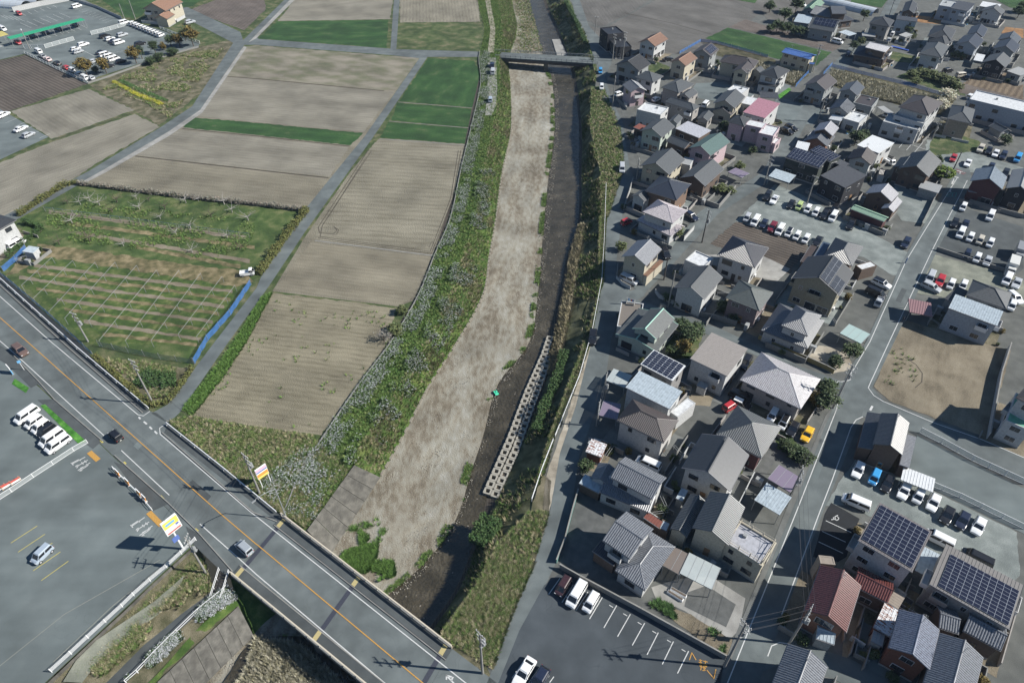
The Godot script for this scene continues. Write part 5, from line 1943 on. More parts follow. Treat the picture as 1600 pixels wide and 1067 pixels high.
func build_misc():
	# striped billboard on two legs
	var q: Array = MISC["billboard"]
	var o := thing("billboard", "striped pink, white and orange billboard on two legs beside the road", "sign", Vector3(q[0], 0, q[1]), q[2])
	var wid: float = q[3]
	for s in [-0.8, 0.8]:
		part("leg", cbox(0.12, 3.2, 0.12), M["white_metal"], o, Transform3D(Basis(), Vector3(s * wid / 2, 1.6, 0)))
	part("board", cbox(snappedf(wid, 0.1), 2.6, 0.18), M["billboard_white"], o, Transform3D(Basis(), Vector3(0, 4.2, 0)))
	for s in [-1.0, 1.0]:
		for e in [[5.05, 0.55, "billboard_pink"], [4.55, 0.26, "billboard_blue"], [3.75, 0.75, "billboard_orange"], [3.12, 0.4, "billboard_yellow"]]:
			part("printed_band", cbox(snappedf(wid - 0.1, 0.1), e[1], 0.02), M[e[2]], o, Transform3D(Basis(), Vector3(0, e[0], s * 0.1)))
	# tall sign on a post at the car park corner
	q = MISC["tall_sign"]
	o = thing("tall_sign", "tall yellow and white shop sign on a post at the car park corner", "sign", Vector3(q[0], 0, q[1]), q[2])
	var pb := MB.new()
	pb.tube(Vector3.ZERO, Vector3(0, 8.4, 0), 0.2, 0.16, 10)
	part("post", pb.mesh(), M["white_metal"], o)
	part("board", cbox(2.6, 2.3, 0.4), M["billboard_white"], o, Transform3D(Basis(), Vector3(0.3, 7.2, 0)))
	part("lower_board", cbox(2.6, 0.75, 0.35), M["billboard_white"], o, Transform3D(Basis(), Vector3(0.3, 5.5, 0)))
	part("side_board", cbox(1.1, 1.0, 0.2), M["billboard_blue"], o, Transform3D(Basis(), Vector3(-0.2, 3.6, 0.25)))
	for s in [-1.0, 1.0]:
		part("yellow_face", cbox(2.4, 1.5, 0.02), M["billboard_yellow"], o, Transform3D(Basis(), Vector3(0.3, 7.5, s * 0.212)))
		part("blue_lettering", cbox(1.5, 0.5, 0.02), M["sky_blue"], o, Transform3D(Basis(), Vector3(0.2, 7.5, s * 0.228)))
		part("blue_mark", cbox(0.5, 0.4, 0.02), M["billboard_blue"], o, Transform3D(Basis(), Vector3(1.1, 6.5, s * 0.212)))
		part("red_lettering", cbox(2.2, 0.28, 0.02), M["banner_red"], o, Transform3D(Basis(), Vector3(0.3, 5.5, s * 0.187)))
	# street lamp at the bridge end
	q = MISC["street_lamp"]
	o = thing("street_lamp", "tall street lamp with curved arm at the near bridge end", "street lamp", Vector3(q[0], 0, q[1]), q[2])
	pb = MB.new()
	pb.tube(Vector3.ZERO, Vector3(0, 8.6, 0), 0.11, 0.07, 8)
	part("post", pb.mesh(), M["galv"], o)
	pb = MB.new()
	var prev := Vector3(0, 8.6, 0)
	for k in range(1, 7):
		var f := k / 6.0
		var p := Vector3(3.4 * sin(f * PI / 2), 8.6 + 0.75 * sin(f * PI * 0.62) - 0.5 * f * f, 0)
		pb.tube(prev, p, 0.055, 0.055, 6)
		prev = p
	part("arm", pb.mesh(), M["galv"], o)
	pb = MB.new()
	pb.bevel_box(Vector3.ZERO, Vector3(0.75, 0.18, 0.3), 0.05)
	part("lamp_head", pb.mesh(), M["galv"], o, Transform3D(Basis(Vector3.BACK, -0.2), prev + Vector3(0.3, -0.05, 0)))
	# steps from the bridge down to the footpath
	q = MISC["steps"]
	o = thing("steps", "steel steps with white handrails down to the riverside path", "steps", Vector3(q[0], 0, q[1]), q[2])
	for k in 9:
		part("tread", cbox(0.32, 0.06, 1.5), M["trim_dark"], o, Transform3D(Basis(), Vector3(0.3 + k * 0.4, -0.12 - k * 0.23, 0)))
	for s in [-1.0, 1.0]:
		for y in [0.5, 0.95]:
			pb = MB.new()
			pb.tube(Vector3(0.1, y - 0.1, s * 0.85), Vector3(4.0, y - 2.2, s * 0.85), 0.05, 0.05, 6)
			part("handrail", pb.mesh(), M["white_metal"], o)
		for k in 4:
			part("baluster", cbox(0.06, 1.0, 0.06), M["white_metal"], o, Transform3D(Basis(), Vector3(0.2 + k * 1.2, 0.36 - k * 0.66, s * 0.85)))
	# orange boards on the plank barrier, each its own thing
	var names := ["first", "second", "third", "fourth"]
	for k in 4:
		q = MISC["orange_board_%d" % k]
		o = thing("orange_board", "orange notice board on the exit barrier, %s from the mesh fence" % names[k], "notice board", Vector3(q[0], 0, q[1]), q[2], "orange notice boards")
		part("board", cbox(1.3, 1.1, 0.1), M["billboard_orange"], o, Transform3D(Basis(Vector3.RIGHT, -0.15), Vector3(0, 0.85, 0)))
		part("edge", cbox(1.36, 0.1, 0.14), M["white_metal"], o, Transform3D(Basis(Vector3.RIGHT, -0.15), Vector3(0, 1.42, -0.08)))
		for s in [-0.5, 0.5]:
			part("foot", cbox(0.08, 0.4, 0.4), M["white_metal"], o, Transform3D(Basis(), Vector3(s, 0.2, 0.05)))
	q = MISC["blue_panel"]
	o = thing("entrance_panel", "white and blue entrance panel at the car park flower bed", "sign", Vector3(q[0], 0, q[1]), q[2])
	part("blue_face", cbox(1.5, 1.3, 0.15), M["sky_blue"], o, Transform3D(Basis(), Vector3(0, 0.75, 0)))
	part("white_face", cbox(1.5, 0.75, 0.16), M["billboard_white"], o, Transform3D(Basis(), Vector3(0, 1.78, 0)))
	part("foot", cbox(1.6, 0.12, 0.5), M["concrete"], o, Transform3D(Basis(), Vector3(0, 0.06, 0)))
	q = MISC["road_sign"]
	o = thing("road_sign", "small blue road sign on a white post beside the main road", "sign", Vector3(q[0], 0, q[1]), q[2])
	pb = MB.new()
	pb.tube(Vector3.ZERO, Vector3(0, 2.6, 0), 0.06, 0.06, 6)
	part("post", pb.mesh(), M["white_metal"], o)
	part("plate", cbox(0.6, 0.6, 0.04), M["sky_blue"], o, Transform3D(Basis(), Vector3(0, 2.4, 0.08)))
	# barricades beside the mesh fence
	var words := ["nearer the mesh fence corner", "in the middle of the three", "at the frame edge"]
	for k in 3:
		q = MISC["barricade_%d" % k]
		o = thing("barricade", "dark red and white barricade board %s" % words[k], "barricade", Vector3(q[0], 0, q[1]), q[2], "barricade boards by the mesh fence")
		part("board", cbox(1.7, 0.35, 0.08), M["banner_red"], o, Transform3D(Basis(), Vector3(0, 0.85, 0.1)))
		part("white_board", cbox(1.7, 0.35, 0.08), M["billboard_white"], o, Transform3D(Basis(), Vector3(0, 0.5, 0.2)))
		for s in [-0.7, 0.7]:
			part("leg", cbox(0.08, 1.0, 0.5), M["straw"], o, Transform3D(Basis(), Vector3(s, 0.5, 0)))
	# tunnels
	for t in TUNNELS:
		tunnel(t[0], t[1], t[2], M["roof_poly"])
	# tarp on the gravel
	q = MISC["tarp"]
	o = thing("green_tarp", "crumpled bright green tarp at the edge of the gravel bed", "tarp", Vector3(q[0], -4.45, q[1]), 0.5)
	var tb := MB.new()
	var tp := func(i: int, j: int) -> Vector3: return Vector3(-0.4 + i * 0.2, 0.12 + 0.22 * absf(sin(i * 1.9 + j * 2.3)) * (1.0 if j % 4 else 0.1), -0.7 + j * 0.35)
	for i in 4:
		for j in 4:
			tb.quad(tp.call(i, j), tp.call(i, j + 1), tp.call(i + 1, j + 1), tp.call(i + 1, j))
	part("sheet", tb.mesh(), M["tarp_green"], o)
	# planters
	for k in 2:
		q = MISC["planter_%d" % k]
		o = thing("planter_box", "long white planter box, %s of the pair on the paving" % ["upper", "lower"][k], "planter", Vector3(q[0], 0, q[1]), q[2], "white planter boxes")
		pb = MB.new()
		pb.bevel_box(Vector3(0, 0.25, 0), Vector3(2.6, 0.5, 0.5), 0.04)
		part("box", pb.mesh(), M["white_metal"], o)
		part("soil", cbox(2.4, 0.04, 0.36), M["bark"], o, Transform3D(Basis(), Vector3(0, 0.515, 0)))
	# railings of the roof terrace
	q = MISC["terrace"]
	o = thing("terrace_railing", "cream pipe railing around the lilac roof terrace", "railing", Vector3(0, 0, 0))
	var c := pv2(q)
	for k in 4:
		var a := Vector3(c[k].x, 4.8, c[k].y)
		var e := Vector3(c[(k + 1) % 4].x, 4.8, c[(k + 1) % 4].y)
		rail_line(o, a, e, 1.25, M["beam_cream"], 1.6, Vector2(0.07, 0.07))
	# people beside the main street
	var pm := person_mesh()
	for k in 2:
		q = MISC["person_%d" % k]
		o = thing("person", ["person in blue standing at the kerb beside the gravel lot exit", "person in dark clothes beside the vacant dirt lot"][k], "person", Vector3(q[0], 0.06, q[1]), 0.6 + k, "people by the main street")
		part("body", pm, M["cloth_blue"] if k == 0 else M["cloth_dark"], o)
	# laundry terrace
	q = MISC["laundry"]
	o = thing("laundry_rack", "laundry rack with hung clothes on the brown roof terrace", "laundry rack", Vector3(q[0], 3.06, q[1]), q[2])
	for s in [-0.9, 0.9]:
		part("leg", cbox(0.05, 1.5, 0.6), M["galv"], o, Transform3D(Basis(), Vector3(s, 0.75, 0)))
	part("bar", cbox(2.2, 0.05, 0.05), M["galv"], o, Transform3D(Basis(), Vector3(0, 1.5, 0)))
	for k in 6:
		part("garment", cbox(0.28, 0.6, 0.06), [M["white_metal"], M["sky_blue"], M["white_metal"], M["banner_red"], M["billboard_blue"], M["billboard_white"]][k], o, Transform3D(Basis(Vector3.UP, 0.1 * k), Vector3(-0.8 + k * 0.32, 1.18, 0)))
	q = MISC["blue_sheet"]
	o = thing("blue_tarp", "blue tarpaulin spread on the grass behind the two tier house", "tarp", Vector3(q[0], 0.1, q[1]), q[2])
	pb = MB.new()
	pb.bevel_box(Vector3(0, 0.15, 0), Vector3(7.0, 0.3, 1.1), 0.1)
	part("sheet", pb.mesh(), M["tarp_blue"], o)

# the measured plan of the place, in metres
const RIVER := [[-22,0,-420.9,-16.5,0,-351.4,-12,0,-310.5,-13.2,0,-276.6,-11.6,0,-250.8,-13.5,0,-213.6,-15.3,0,-184.7,-16.6,0,-159,-19.5,0,-141.1,-21.8,0,-125.7,-26.1,0,-109.2,-30.9,0,-96.5,-35.3,0,-83.1,-37.8,0,-74.3,-38.7,0,-66.9,-39.2,-0.3,-65.7,-42.6,-1.6,-61.1,-44.9,-1.6,-55.4,-44,-1.5,-52.1,-47.9,-2,-46.7,-51.4,-2,-40.2,-55.1,-2,-35.3],
	[-10.6,0.2,-419.8,-6.7,0.2,-350.5,-4.2,0.2,-309.8,-5.1,0.2,-275.9,-4.3,0.2,-250.2,-6.5,0.2,-213,-8.6,0.2,-184.3,-10,0.2,-158.6,-12.5,0.2,-140.8,-14.7,0.2,-125.4,-18.7,0.2,-108.9,-22.7,0.2,-96.3,-27.5,0.2,-82.9,-29.4,0.2,-75.2,-31.9,0.2,-68,-34.3,-0.1,-62.6,-38.7,-2,-57.8,-41.8,-2.1,-52.4,-42.7,-2.2,-50.6,-46.9,-2.2,-45.4,-50.6,-2.2,-39.5,-54.2,-2.2,-34.5],
	[-1.8,-4,-437.7,0,-4,-365.5,2.3,-4,-323,-1.3,-4,-286.2,-0.7,-4,-260.9,-0.2,-4,-222.1,-3,-4,-192.1,-4.5,-4,-165.3,-5.9,-4,-146.8,-7,-4,-130.7,-12.3,-4,-113.6,-17.3,-4,-100.4,-21.3,-4,-86.4,-24.5,-4,-76.5,-27.7,-4,-68.9,-30.5,-4,-60.8,-34,-4,-53.9,-38.4,-4,-49,-40.2,-4.9,-47.3,-44.4,-4.9,-41.6,-48.4,-4.9,-35.6,-52.1,-4.9,-30.8],
	[6.7,-4.6,-440.3,7,-4.6,-367.6,10.5,-4.6,-324.8,13.2,-4.6,-285.7,15.6,-4.6,-262.4,14.6,-4.6,-223.4,11.6,-4.6,-193.2,9.1,-4.6,-166.3,7.7,-4.6,-147.6,6.3,-4.6,-131.5,3.9,-4.6,-114.2,-3,-4.6,-101,-5.7,-4.6,-86.9,-7.8,-4.6,-77.7,-9.5,-4.6,-69.3,-12.3,-4.6,-62.9,-17.6,-4.6,-56.2,-27.8,-4.6,-47.9,-39.2,-4.9,-46.6,-42.3,-4.9,-40.7,-45.2,-4.9,-34.8,-48.8,-4.9,-30],
	[14.1,-4.8,-440.9,15.7,-4.8,-368.1,19.8,-4.8,-325.3,22.8,-4.8,-288.3,24.1,-4.8,-262.8,23.2,-4.8,-223.7,21,-4.8,-193.5,18.9,-4.8,-166.5,14.5,-4.8,-147.8,11.6,-4.8,-131.6,7.6,-4.8,-114.4,4.4,-4.8,-101.1,-0.1,-4.8,-87.1,-3.6,-4.8,-77.8,-5.1,-4.8,-69.4,-6.6,-4.8,-63,-8.9,-4.8,-55.4,-12.8,-4.8,-48.5,-18.7,-4.9,-39.1,-21.4,-4.9,-33.1,-25.7,-4.9,-27.7,-29.5,-4.9,-22.7],
	[22,0,-420.9,25.1,0,-351.4,30.9,0,-310.5,32.1,0,-276.6,31,0,-250.8,25.9,0,-213.6,26.4,0,-184.7,24.6,0,-159,22.5,0,-141.1,20.4,0,-125.7,16.4,0,-109.2,12.9,0,-96.5,8,0,-83.1,5.4,0,-74.3,3.1,0,-66.3,-2.6,0,-60.2,-5,0,-54,-10.8,-1.5,-45.8,-10.8,-1.5,-37,-13.7,-1,-31.1,-17.8,0,-25.7,-21.8,0,-21],
	[15.5,-4.4,-439.5,17,-4.4,-367,20.9,-4.4,-324.3,23.8,-4.4,-287.4,25,-4.4,-261.9,24,-4.4,-223,21.7,-4.4,-192.9,19.5,-4.4,-166,15.5,-4.4,-147.4,12.9,-4.4,-131.2,9.6,-4.4,-114.1,7.1,-4.4,-100.8,2.8,-4.4,-86.8,-0.6,-4.4,-77.5,-3.6,-4.4,-69.2,-5.8,-4.4,-62.8,-8.3,-4.4,-55.2,-12.3,-4.4,-47.9,-18.1,-4.7,-38.8,-20.8,-4.7,-32.9,-25.1,-4.7,-27.5,-29,-4.7,-22.5]]
const LEFT_GROUND := [-602.3,-420.9,-395.7,-480.7,-22,-420.9,-16.5,-351.4,-12,-310.5,-13.2,-276.6,-11.6,-250.8,-13.5,-213.6,-15.3,-184.7,-16.6,-159,-19.5,-141.1,-21.8,-125.7,-26.1,-109.2,-30.9,-96.5,-35.3,-83.1,-37.8,-74.3,-38.7,-66.9,-39.2,-65.7,-44.2,-54.5,-51.6,-60.7,-64.9,-39.4,-74.3,-21.6,-117.3,-21.6]
const LOW := [[-51.9,-0.7,-61.05,-53.78,-0.7,-58.02,-56.8,-0.7,-53.27,-59.44,-0.7,-48.8,-62.32,-0.7,-44.23,-65.21,-0.7,-39.41,-69.08,-0.7,-32.75,-72.46,-0.7,-26.95],
	[-47.35,-2,-53.3,-48.87,-2,-51.5,-51.06,-2,-49.23,-52.85,-2,-46.93,-54.84,-2,-44.61,-58.05,-2,-39.3,-61.61,-2,-33.98,-65,-2,-28.77],
	[-45.04,-2,-53.74,-46.56,-2,-51.81,-48.27,-2,-49.74,-49.58,-2,-47.82,-51.07,-2,-46.05,-54.26,-2,-40.81,-58.39,-2,-34.63,-61.81,-2,-29.15],
	[-42.67,-2.15,-50.74,-44.1,-2.15,-48.89,-45.58,-2.15,-46.8,-46.77,-2.15,-45.15,-47.77,-2.15,-43.63,-50.43,-2.15,-39.62,-54.09,-2.15,-34.36,-57.69,-2.15,-28.89]]
const LOW_TRACK := [[-52.22,-0.84,-55.1,-55.36,-0.84,-50.71,-58.43,-0.67,-47.59,-61.36,-0.48,-44.6,-63.03,-0.51,-41.6,-63.61,-0.71,-38.8],[-52.34,-0.94,-53.93,-53.9,-1.24,-49.11,-56.93,-1.13,-45.85,-58.82,-1.03,-43.67,-60.27,-1.05,-41.15,-61.09,-1.17,-38.83]]
const LOW_WALL := [[-44.22,0,-54.51,-51.54,0,-60.63,-53.41,0,-57.62,-56.41,0,-52.89,-59.03,0,-48.46,-61.89,0,-43.92,-64.76,0,-39.14,-68.6,0,-32.53,-71.95,0,-26.77],[-44.22,-4.5,-54.51,-51.54,-1.4,-60.63,-53.41,-1.4,-57.62,-56.41,-1.4,-52.89,-59.03,-1.4,-48.46,-61.89,-1.4,-43.92,-64.76,-1.4,-39.14,-68.6,-1.4,-32.53,-71.95,-1.4,-26.77]]
const PATCHES := [
	["road_patch","asphalt_lot",[-95,-102.1,-92.1,-99.8,-92.2,-98.7,-95.1,-100.9],0.065,0,0],
	["road_patch","asphalt_dark",[-56.8,-72.9,-52.3,-69.4,-52.8,-68.2,-57.3,-71.6],0.065,0,0],
	["road_patch","asphalt_lot",[-70,-81.6,-68.8,-80.7,-69.2,-79.6,-70.4,-80.5],0.065,0,0],
	["road_patch","asphalt_dark",[89.1,-123.3,92.6,-128.1,93.5,-127.4,89.9,-122.4],0.065,0,0],
	["road_patch","asphalt_lot",[53.6,-73.6,56.4,-77.8,57.2,-77.4,54.4,-73],0.065,0,0],
	["field","soil_dark",[-212.9,-266.5,-202.1,-273.8,-195.1,-279.7,-156.7,-250.3,-172.8,-226.9,-181.4,-213.6],0.024,0.65,0.5],
	["field","soil_tan",[-172.3,-226.4,-154.5,-245.6,-130.3,-227.5,-148,-205.7],0.024,0.7,0.5],
	["field","soil_tan",[-162.4,-181.7,-155.7,-189.9,-146.8,-203.5,-128.9,-224.4,-116.6,-214.5,-126.5,-188.7,-128.9,-179.4,-136.1,-162.9,-143.1,-149.1],0.024,-0.91,0.5],
	["parking_lot","asphalt_lot",[-204.7,-245,-176.7,-228,-149.7,-207,-156.8,-191.9,-163.9,-177.9],0.036,0,0],
	["allotment","grass_dry",[-155.2,-248.5,-152.5,-255.7,-129.6,-287.2,-116.5,-298.5,-111.7,-245,-117.2,-215.5,-129.5,-226.4],0.012,0,0.5],
	["field","crop",[-219.1,-377.9,-174.6,-326,-170.2,-324.2,-168.3,-329.5,-171.4,-342.6,-165.3,-349.4,-162.3,-377.9],0.024,0.67,0],
	["field","crop",[-163.3,-347.5,-152.8,-359.6,-147.6,-372.4,-149.8,-341.6,-153.6,-339.7],0.036,0,0],
	["field","soil_dark2",[-149.6,-336,-140.6,-355.5,-120.5,-357.5,-114.3,-337.8,-116,-308.9],0.024,0.68,0.5],
	["field","soil_tan",[-104.2,-377.9,-59.1,-377.9,-57.2,-353.4,-54.8,-323.3,-104.3,-320.7],0.024,-0.05,0.5],
	["field","crop",[-104.6,-320.7,-55.5,-322.4,-51.3,-287.2,-107.1,-298.5],0.024,-0.04,0.5],
	["field","soil_row",[-56.5,-377.9,-17.9,-377.9,-16.3,-353.4,-14.2,-319.8,-50,-319],0.024,1.47,0.5],
	["field","rough_grass",[-50.7,-318.1,-13.6,-319,-11.7,-303.3,-15,-283.6,-47.8,-286.5],0.012,0,0.5],
	["field","soil_grass",[-110.7,-288.7,-105.6,-290.2,-49.4,-278.6,-36.8,-275.9,-42,-246.1,-46.5,-244.4,-96,-255.7,-107.6,-258.2],0.024,0.22,0.4],
	["field","soil_tan",[-108.2,-256.9,-95.7,-254.5,-46.1,-243.2,-42.7,-243.8,-48.5,-210.7,-85.6,-217.9,-108.5,-222.8],0.024,0.22,0.4],
	["field","crop",[-109,-221.8,-85.4,-217.4,-48.5,-209.8,-51.2,-201.3,-83,-208.4,-108.6,-214],0.024,0.2,0.4],
	["field","soil_tan",[-109,-212.1,-82.6,-207,-51.4,-199.9,-53.8,-181.3,-76.7,-185.9,-116.4,-194.8],0.024,0.21,0.4],
	["field","soil_tan2",[-116.7,-193.2,-76.4,-184.7,-54,-179.8,-56.4,-163.2,-71.5,-166.9,-123.7,-177.9],0.024,0.21,0.4],
	["field","soil_row2",[-43.8,-203.5,-40.9,-204.3,-14.7,-200.4,-15.3,-184.7,-16.1,-170.7,-19.9,-142,-51.1,-148.6,-52.2,-153.7,-47.4,-184.7],0.024,0.11,0.4],
	["field","soil_pale",[-52,-147.1,-19.9,-140.6,-23.8,-123.3,-26.2,-121.7,-56.3,-127.9],0.024,0.2,0.4],
	["field","soil_stripe",[-56.8,-126.4,-26.4,-120.7,-27.4,-107,-35.9,-83.1,-38.5,-83.4,-48.9,-85.2,-62,-87.9],0.024,0.18,0.4],
	["field","crop",[-33.3,-275.9,-14.9,-273.1,-11.8,-258.2,-13.5,-229.5,-39.9,-234.9],0.024,1.78,0.4],
	["field","crop",[-40.2,-233.3,-13.9,-228.5,-14.2,-214,-40.6,-219.4],0.024,0.18,0.4],
	["field","crop",[-41.5,-217.9,-14.7,-213.1,-15,-202.1,-42.5,-206.6],0.024,0.18,0.4],
	["orchard_ground","orchard_grass",[-134.9,-161.2,-125.8,-176.8,-56.1,-161.9,-56.4,-155.8,-61.3,-132.9,-63.8,-129.1,-66.8,-101.7,-93.7,-109.2,-126.1,-133.7,-124.5,-145.4],0.024,0,0.3],
	["orchard_track","grass_straw",[-122.2,-146.6,-114.5,-145.1,-83.4,-138.2,-65.7,-134.9,-62.2,-130.7,-65.8,-128.5,-85.5,-133.3,-115.5,-140.6,-119.1,-138.2,-120.4,-133.9,-122.8,-132.6,-123.3,-137.9,-122.3,-142],0.036,0,0.6],
	["orchard_ground","orchard_rows",[-117.3,-139.2,-111.3,-138.5,-85.5,-133.3,-65.8,-128.5,-65,-122.2,-68.1,-108.4,-91.2,-108.4,-104.6,-119.4,-119.4,-131.4],0.036,0,0.5],
	["garden_ground","grass_dry",[-88.2,-103.8,-66.6,-101.1,-67.9,-91.1,-70.3,-90.1],0.024,0,0.3],
	["field_margin","soil_tan2",[-112.1,-287.2,-36.9,-276.6,-47.6,-208,-52.5,-184.7,-56.2,-163.2,-124.8,-177.9,-116.8,-195.7,-109.2,-224.4],0.012,0.21,0],
	["field_margin","soil_tan2",[-42.8,-206.1,-14.2,-202.6,-14.9,-184.7,-16,-170.7,-19.5,-141.4,-23,-123.3,-26.2,-121.2,-56.6,-126.9,-54.1,-149.1,-48.1,-184.7],0.012,0.2,0],
	["levee_track","concrete",[-9.6,-275.5,-6.3,-275.5,-5.3,-244.1,-5.6,-230.3,-6.9,-222.5,-9.1,-222.5,-9,-249.9],0.370,0,0.1],
	["levee_track","dirt_pale",[-12.8,-350.1,-10.4,-350.1,-7.2,-309.4,-7.2,-281.1,-9.8,-281.1,-9.4,-309.4],0.370,0,0.1],
	["farm_road","asphalt",[-112.9,-295.5,-108.2,-365.9,-104.4,-365.9,-109.3,-301.7,-106.6,-297.8,-49.7,-286.5,-59.4,-377.9,-56.5,-377.9,-47.2,-285.8,-9.6,-282.9,-6.5,-282.2,-6.4,-276.6,-9.4,-277.3,-33.7,-277.3,-45.1,-205.2,-48.7,-184.7,-54.6,-151.5,-57.9,-128.9,-59.1,-122.1,-61.5,-109.2,-64.8,-88.7,-66,-86,-70.3,-88.6,-67.9,-90.9,-66,-101.3,-64.5,-109.2,-60.7,-128.1,-60.8,-132.6,-56.5,-165.5,-52.5,-184.7,-47.6,-208,-36.8,-275.9,-49.5,-279.4,-105.8,-290.9,-111.1,-290.9],0.036,0,0],
	["farm_road","asphalt",[-116,-293.2,-113.4,-297,-110.6,-290.2,-107.6,-227.5,-112.4,-210.7,-122.4,-185.1,-125.8,-176.1,-133.2,-158.7,-136.3,-154.9,-139.8,-149.1,-142.2,-153.3,-138.6,-159,-136.5,-162.9,-126.2,-185.1,-116.2,-214,-111.4,-230.6],0.048,0,0],
	["canal_edge","concrete",[-109.8,-293.9,-105.4,-370.2,-102.8,-370.2,-107.9,-298.5],0.048,0,0],
	["canal_edge","concrete",[-110.4,-289.4,-108.9,-288,-106.1,-225.4,-110.7,-208.4,-121,-183.6,-124.9,-176.1,-126,-176.8,-122.4,-185.1,-112.4,-210.7,-107.6,-227.5],0.060,0,0],
	["field_path","asphalt",[-152.7,-341.6,-117,-306.5,-112.4,-295.5,-115.2,-292.4,-149,-326.8,-154.3,-323.3,-157,-330.4],0.036,0,0],
	["parking_lot","asphalt_lot",[-215.9,-263.2,-311.8,-420.9,-262.2,-420.9,-206.8,-353.4,-172.2,-320.7,-160.1,-314.7,-129.6,-292.4,-128.8,-287.2,-138.5,-279.4,-156.1,-256.9,-157,-250.8,-196.1,-280.8,-202.5,-274.5],0.036,0,0],
	["main_road","asphalt",[-146.4,-149.1,-123.3,-131.4,-94.2,-108.8,-70.9,-89.2,-69,-88.6,-66.1,-86.1,-39,-65.4,-44.2,-54.6,-51.5,-60.6,-63.3,-70.4,-77.1,-81.3,-95.9,-96,-108.2,-104,-126.5,-116.5],0.036,0.66,0],
	["main_road","asphalt",[-8.7,-43.1,-2.2,-38.4,8.5,-30.8,-1.6,-23.6,-13.8,-33.3],0.036,0.66,0],
	["footway","asphalt_dark",[-148.2,-152.1,-124.6,-133.7,-93.8,-108.8,-70.7,-89.2,-72,-88.6,-94,-105.6,-121.5,-128.1,-144.3,-145.6],0.048,0,0],
	["footway","asphalt_dark",[-66,-85.8,-39,-65.4,-39.7,-64.4,-65.9,-83.7],0.048,0,0],
	["footway","asphalt_dark",[-110.4,-108,-106.7,-105.8,-96.2,-96.5,-97.2,-95.4,-105.7,-102.1,-113.9,-107],0.060,0,0],
	["footway","asphalt_dark",[-94.2,-92.1,-91.2,-92.3,-76.8,-81.6,-77.6,-79.8,-79.2,-80.8,-85.9,-86],0.060,0,0],
	["footway","asphalt_dark",[-72.4,-76.8,-70,-76,-59.3,-67.8,-61.2,-66.5,-62.5,-67.5],0.060,0,0],
	["footway","asphalt_dark",[-54.7,-63.5,-51.7,-61.8,-44.4,-55.3,-45.3,-54.6,-52.4,-60.2],0.060,0,0],
	["parking_lot","asphalt_lot",[-135.2,-121,-107.9,-103.6,-95.7,-95.6,-76.9,-81,-63.2,-70.2,-51.8,-60.9,-64.9,-39.5,-75.2,-23],0.024,0,0],
	["flower_bed","grass_bright",[-101.9,-98,-97.6,-95.4,-97.5,-94,-101.7,-96.5],0.072,0,0],
	["flower_bed","grass_bright",[-92.9,-90.6,-92.1,-90.9,-79.7,-81.6,-80.5,-80.7],0.072,0,0],
	["concrete_raft","concrete",[17.6,-310.7,21.1,-311.1,23,-291.6,18.9,-290.2],-4.400,0,0.1],
	["town_ground","town",[22,-420.9,25.1,-351.4,30.9,-310.5,32.1,-276.6,31,-250.8,25.9,-213.6,26.4,-184.7,24.6,-159,22.5,-141.1,20.4,-125.7,16.4,-109.2,12.9,-96.5,8,-83.1,5.4,-74.3,3.1,-66.3,-2.6,-60.2,-5,-54,-10.7,-45.1,-8.7,-43.1,-2.2,-38.4,8.5,-30.8,76.1,-30.8,176.9,-141.1,336.6,-420.9],0.000,0,0],
	["verge","grass",[25.1,-351.4,27.6,-351.4,32,-310.5,34.4,-276.6,31,-250.8,31.9,-275.2,30.9,-310.5],0.024,0,0.2],
	["verge","grass",[28.9,-247.9,34,-247.9,36.2,-225.9,36.2,-211.2,34.2,-186.7,28.1,-162.2,25.5,-157.4,24.6,-159,26.4,-184.7,25.9,-213.6],0.024,0,0.3],
	["verge","grass",[24.6,-159,25.5,-157.4,22.1,-130.6,17.3,-109.2,12.9,-96.5,16.4,-109.2,20.4,-125.7],0.024,0,0.2],
	["verge","dirt_pale",[17.3,-109.2,18.5,-109.2,13.1,-89.6,7.7,-71.5,3,-54.5,6.3,-74.3,9.7,-84.7,12.7,-94.7],0.024,0,0.2],
	["verge","grass_dry",[5.4,-74,7,-72.6,6.3,-66.3,3.3,-55.6,0,-48.3,-1.7,-43.6,-3.7,-40.7,-2.7,-38.8,-8.7,-43.1,-10.7,-45.1,-5,-54,-2.6,-60.2,3.1,-66.3],0.024,0,0.3],
	["river_road","asphalt",[28.3,-395.4,31,-395.4,33.7,-314.7,37.6,-297,42.1,-289.4,38.7,-269.8,34.9,-256.9,35.5,-233.8,37.1,-218.4,36.1,-199.9,35.4,-186.7,35.9,-181.7,30.4,-162.2,26.4,-141.1,25.2,-133.1,27.9,-126.9,30.4,-128.1,31.2,-125.2,25.7,-121,21.6,-110,18.9,-96.5,12.3,-78,10.1,-66.3,7,-56.7,5,-52.4,1.4,-44.4,-1.8,-38.1,-3.6,-38.1,0,-47.8,3.3,-55.6,6.5,-66.3,8.8,-78.7,12.6,-90.6,17.3,-109.2,20.3,-124.5,22.3,-135.7,26.3,-162.2,32.8,-184.4,34.8,-204.3,34.7,-225.9,32,-239.3,33,-269.8,31.7,-297,28.7,-323.3],0.036,0,0],
	["lane","asphalt",[198.8,-383.6,205.3,-383.6,162.6,-310.5,122.9,-256.9,99,-218.4,78.4,-181.7,56.1,-160.6,38.5,-135.7,30.7,-125.2,28.9,-128.6,35.4,-135.7,51.1,-161.6,74.2,-183.6,94.3,-218.4,119.8,-262,164.1,-323.3],0.048,0,0],
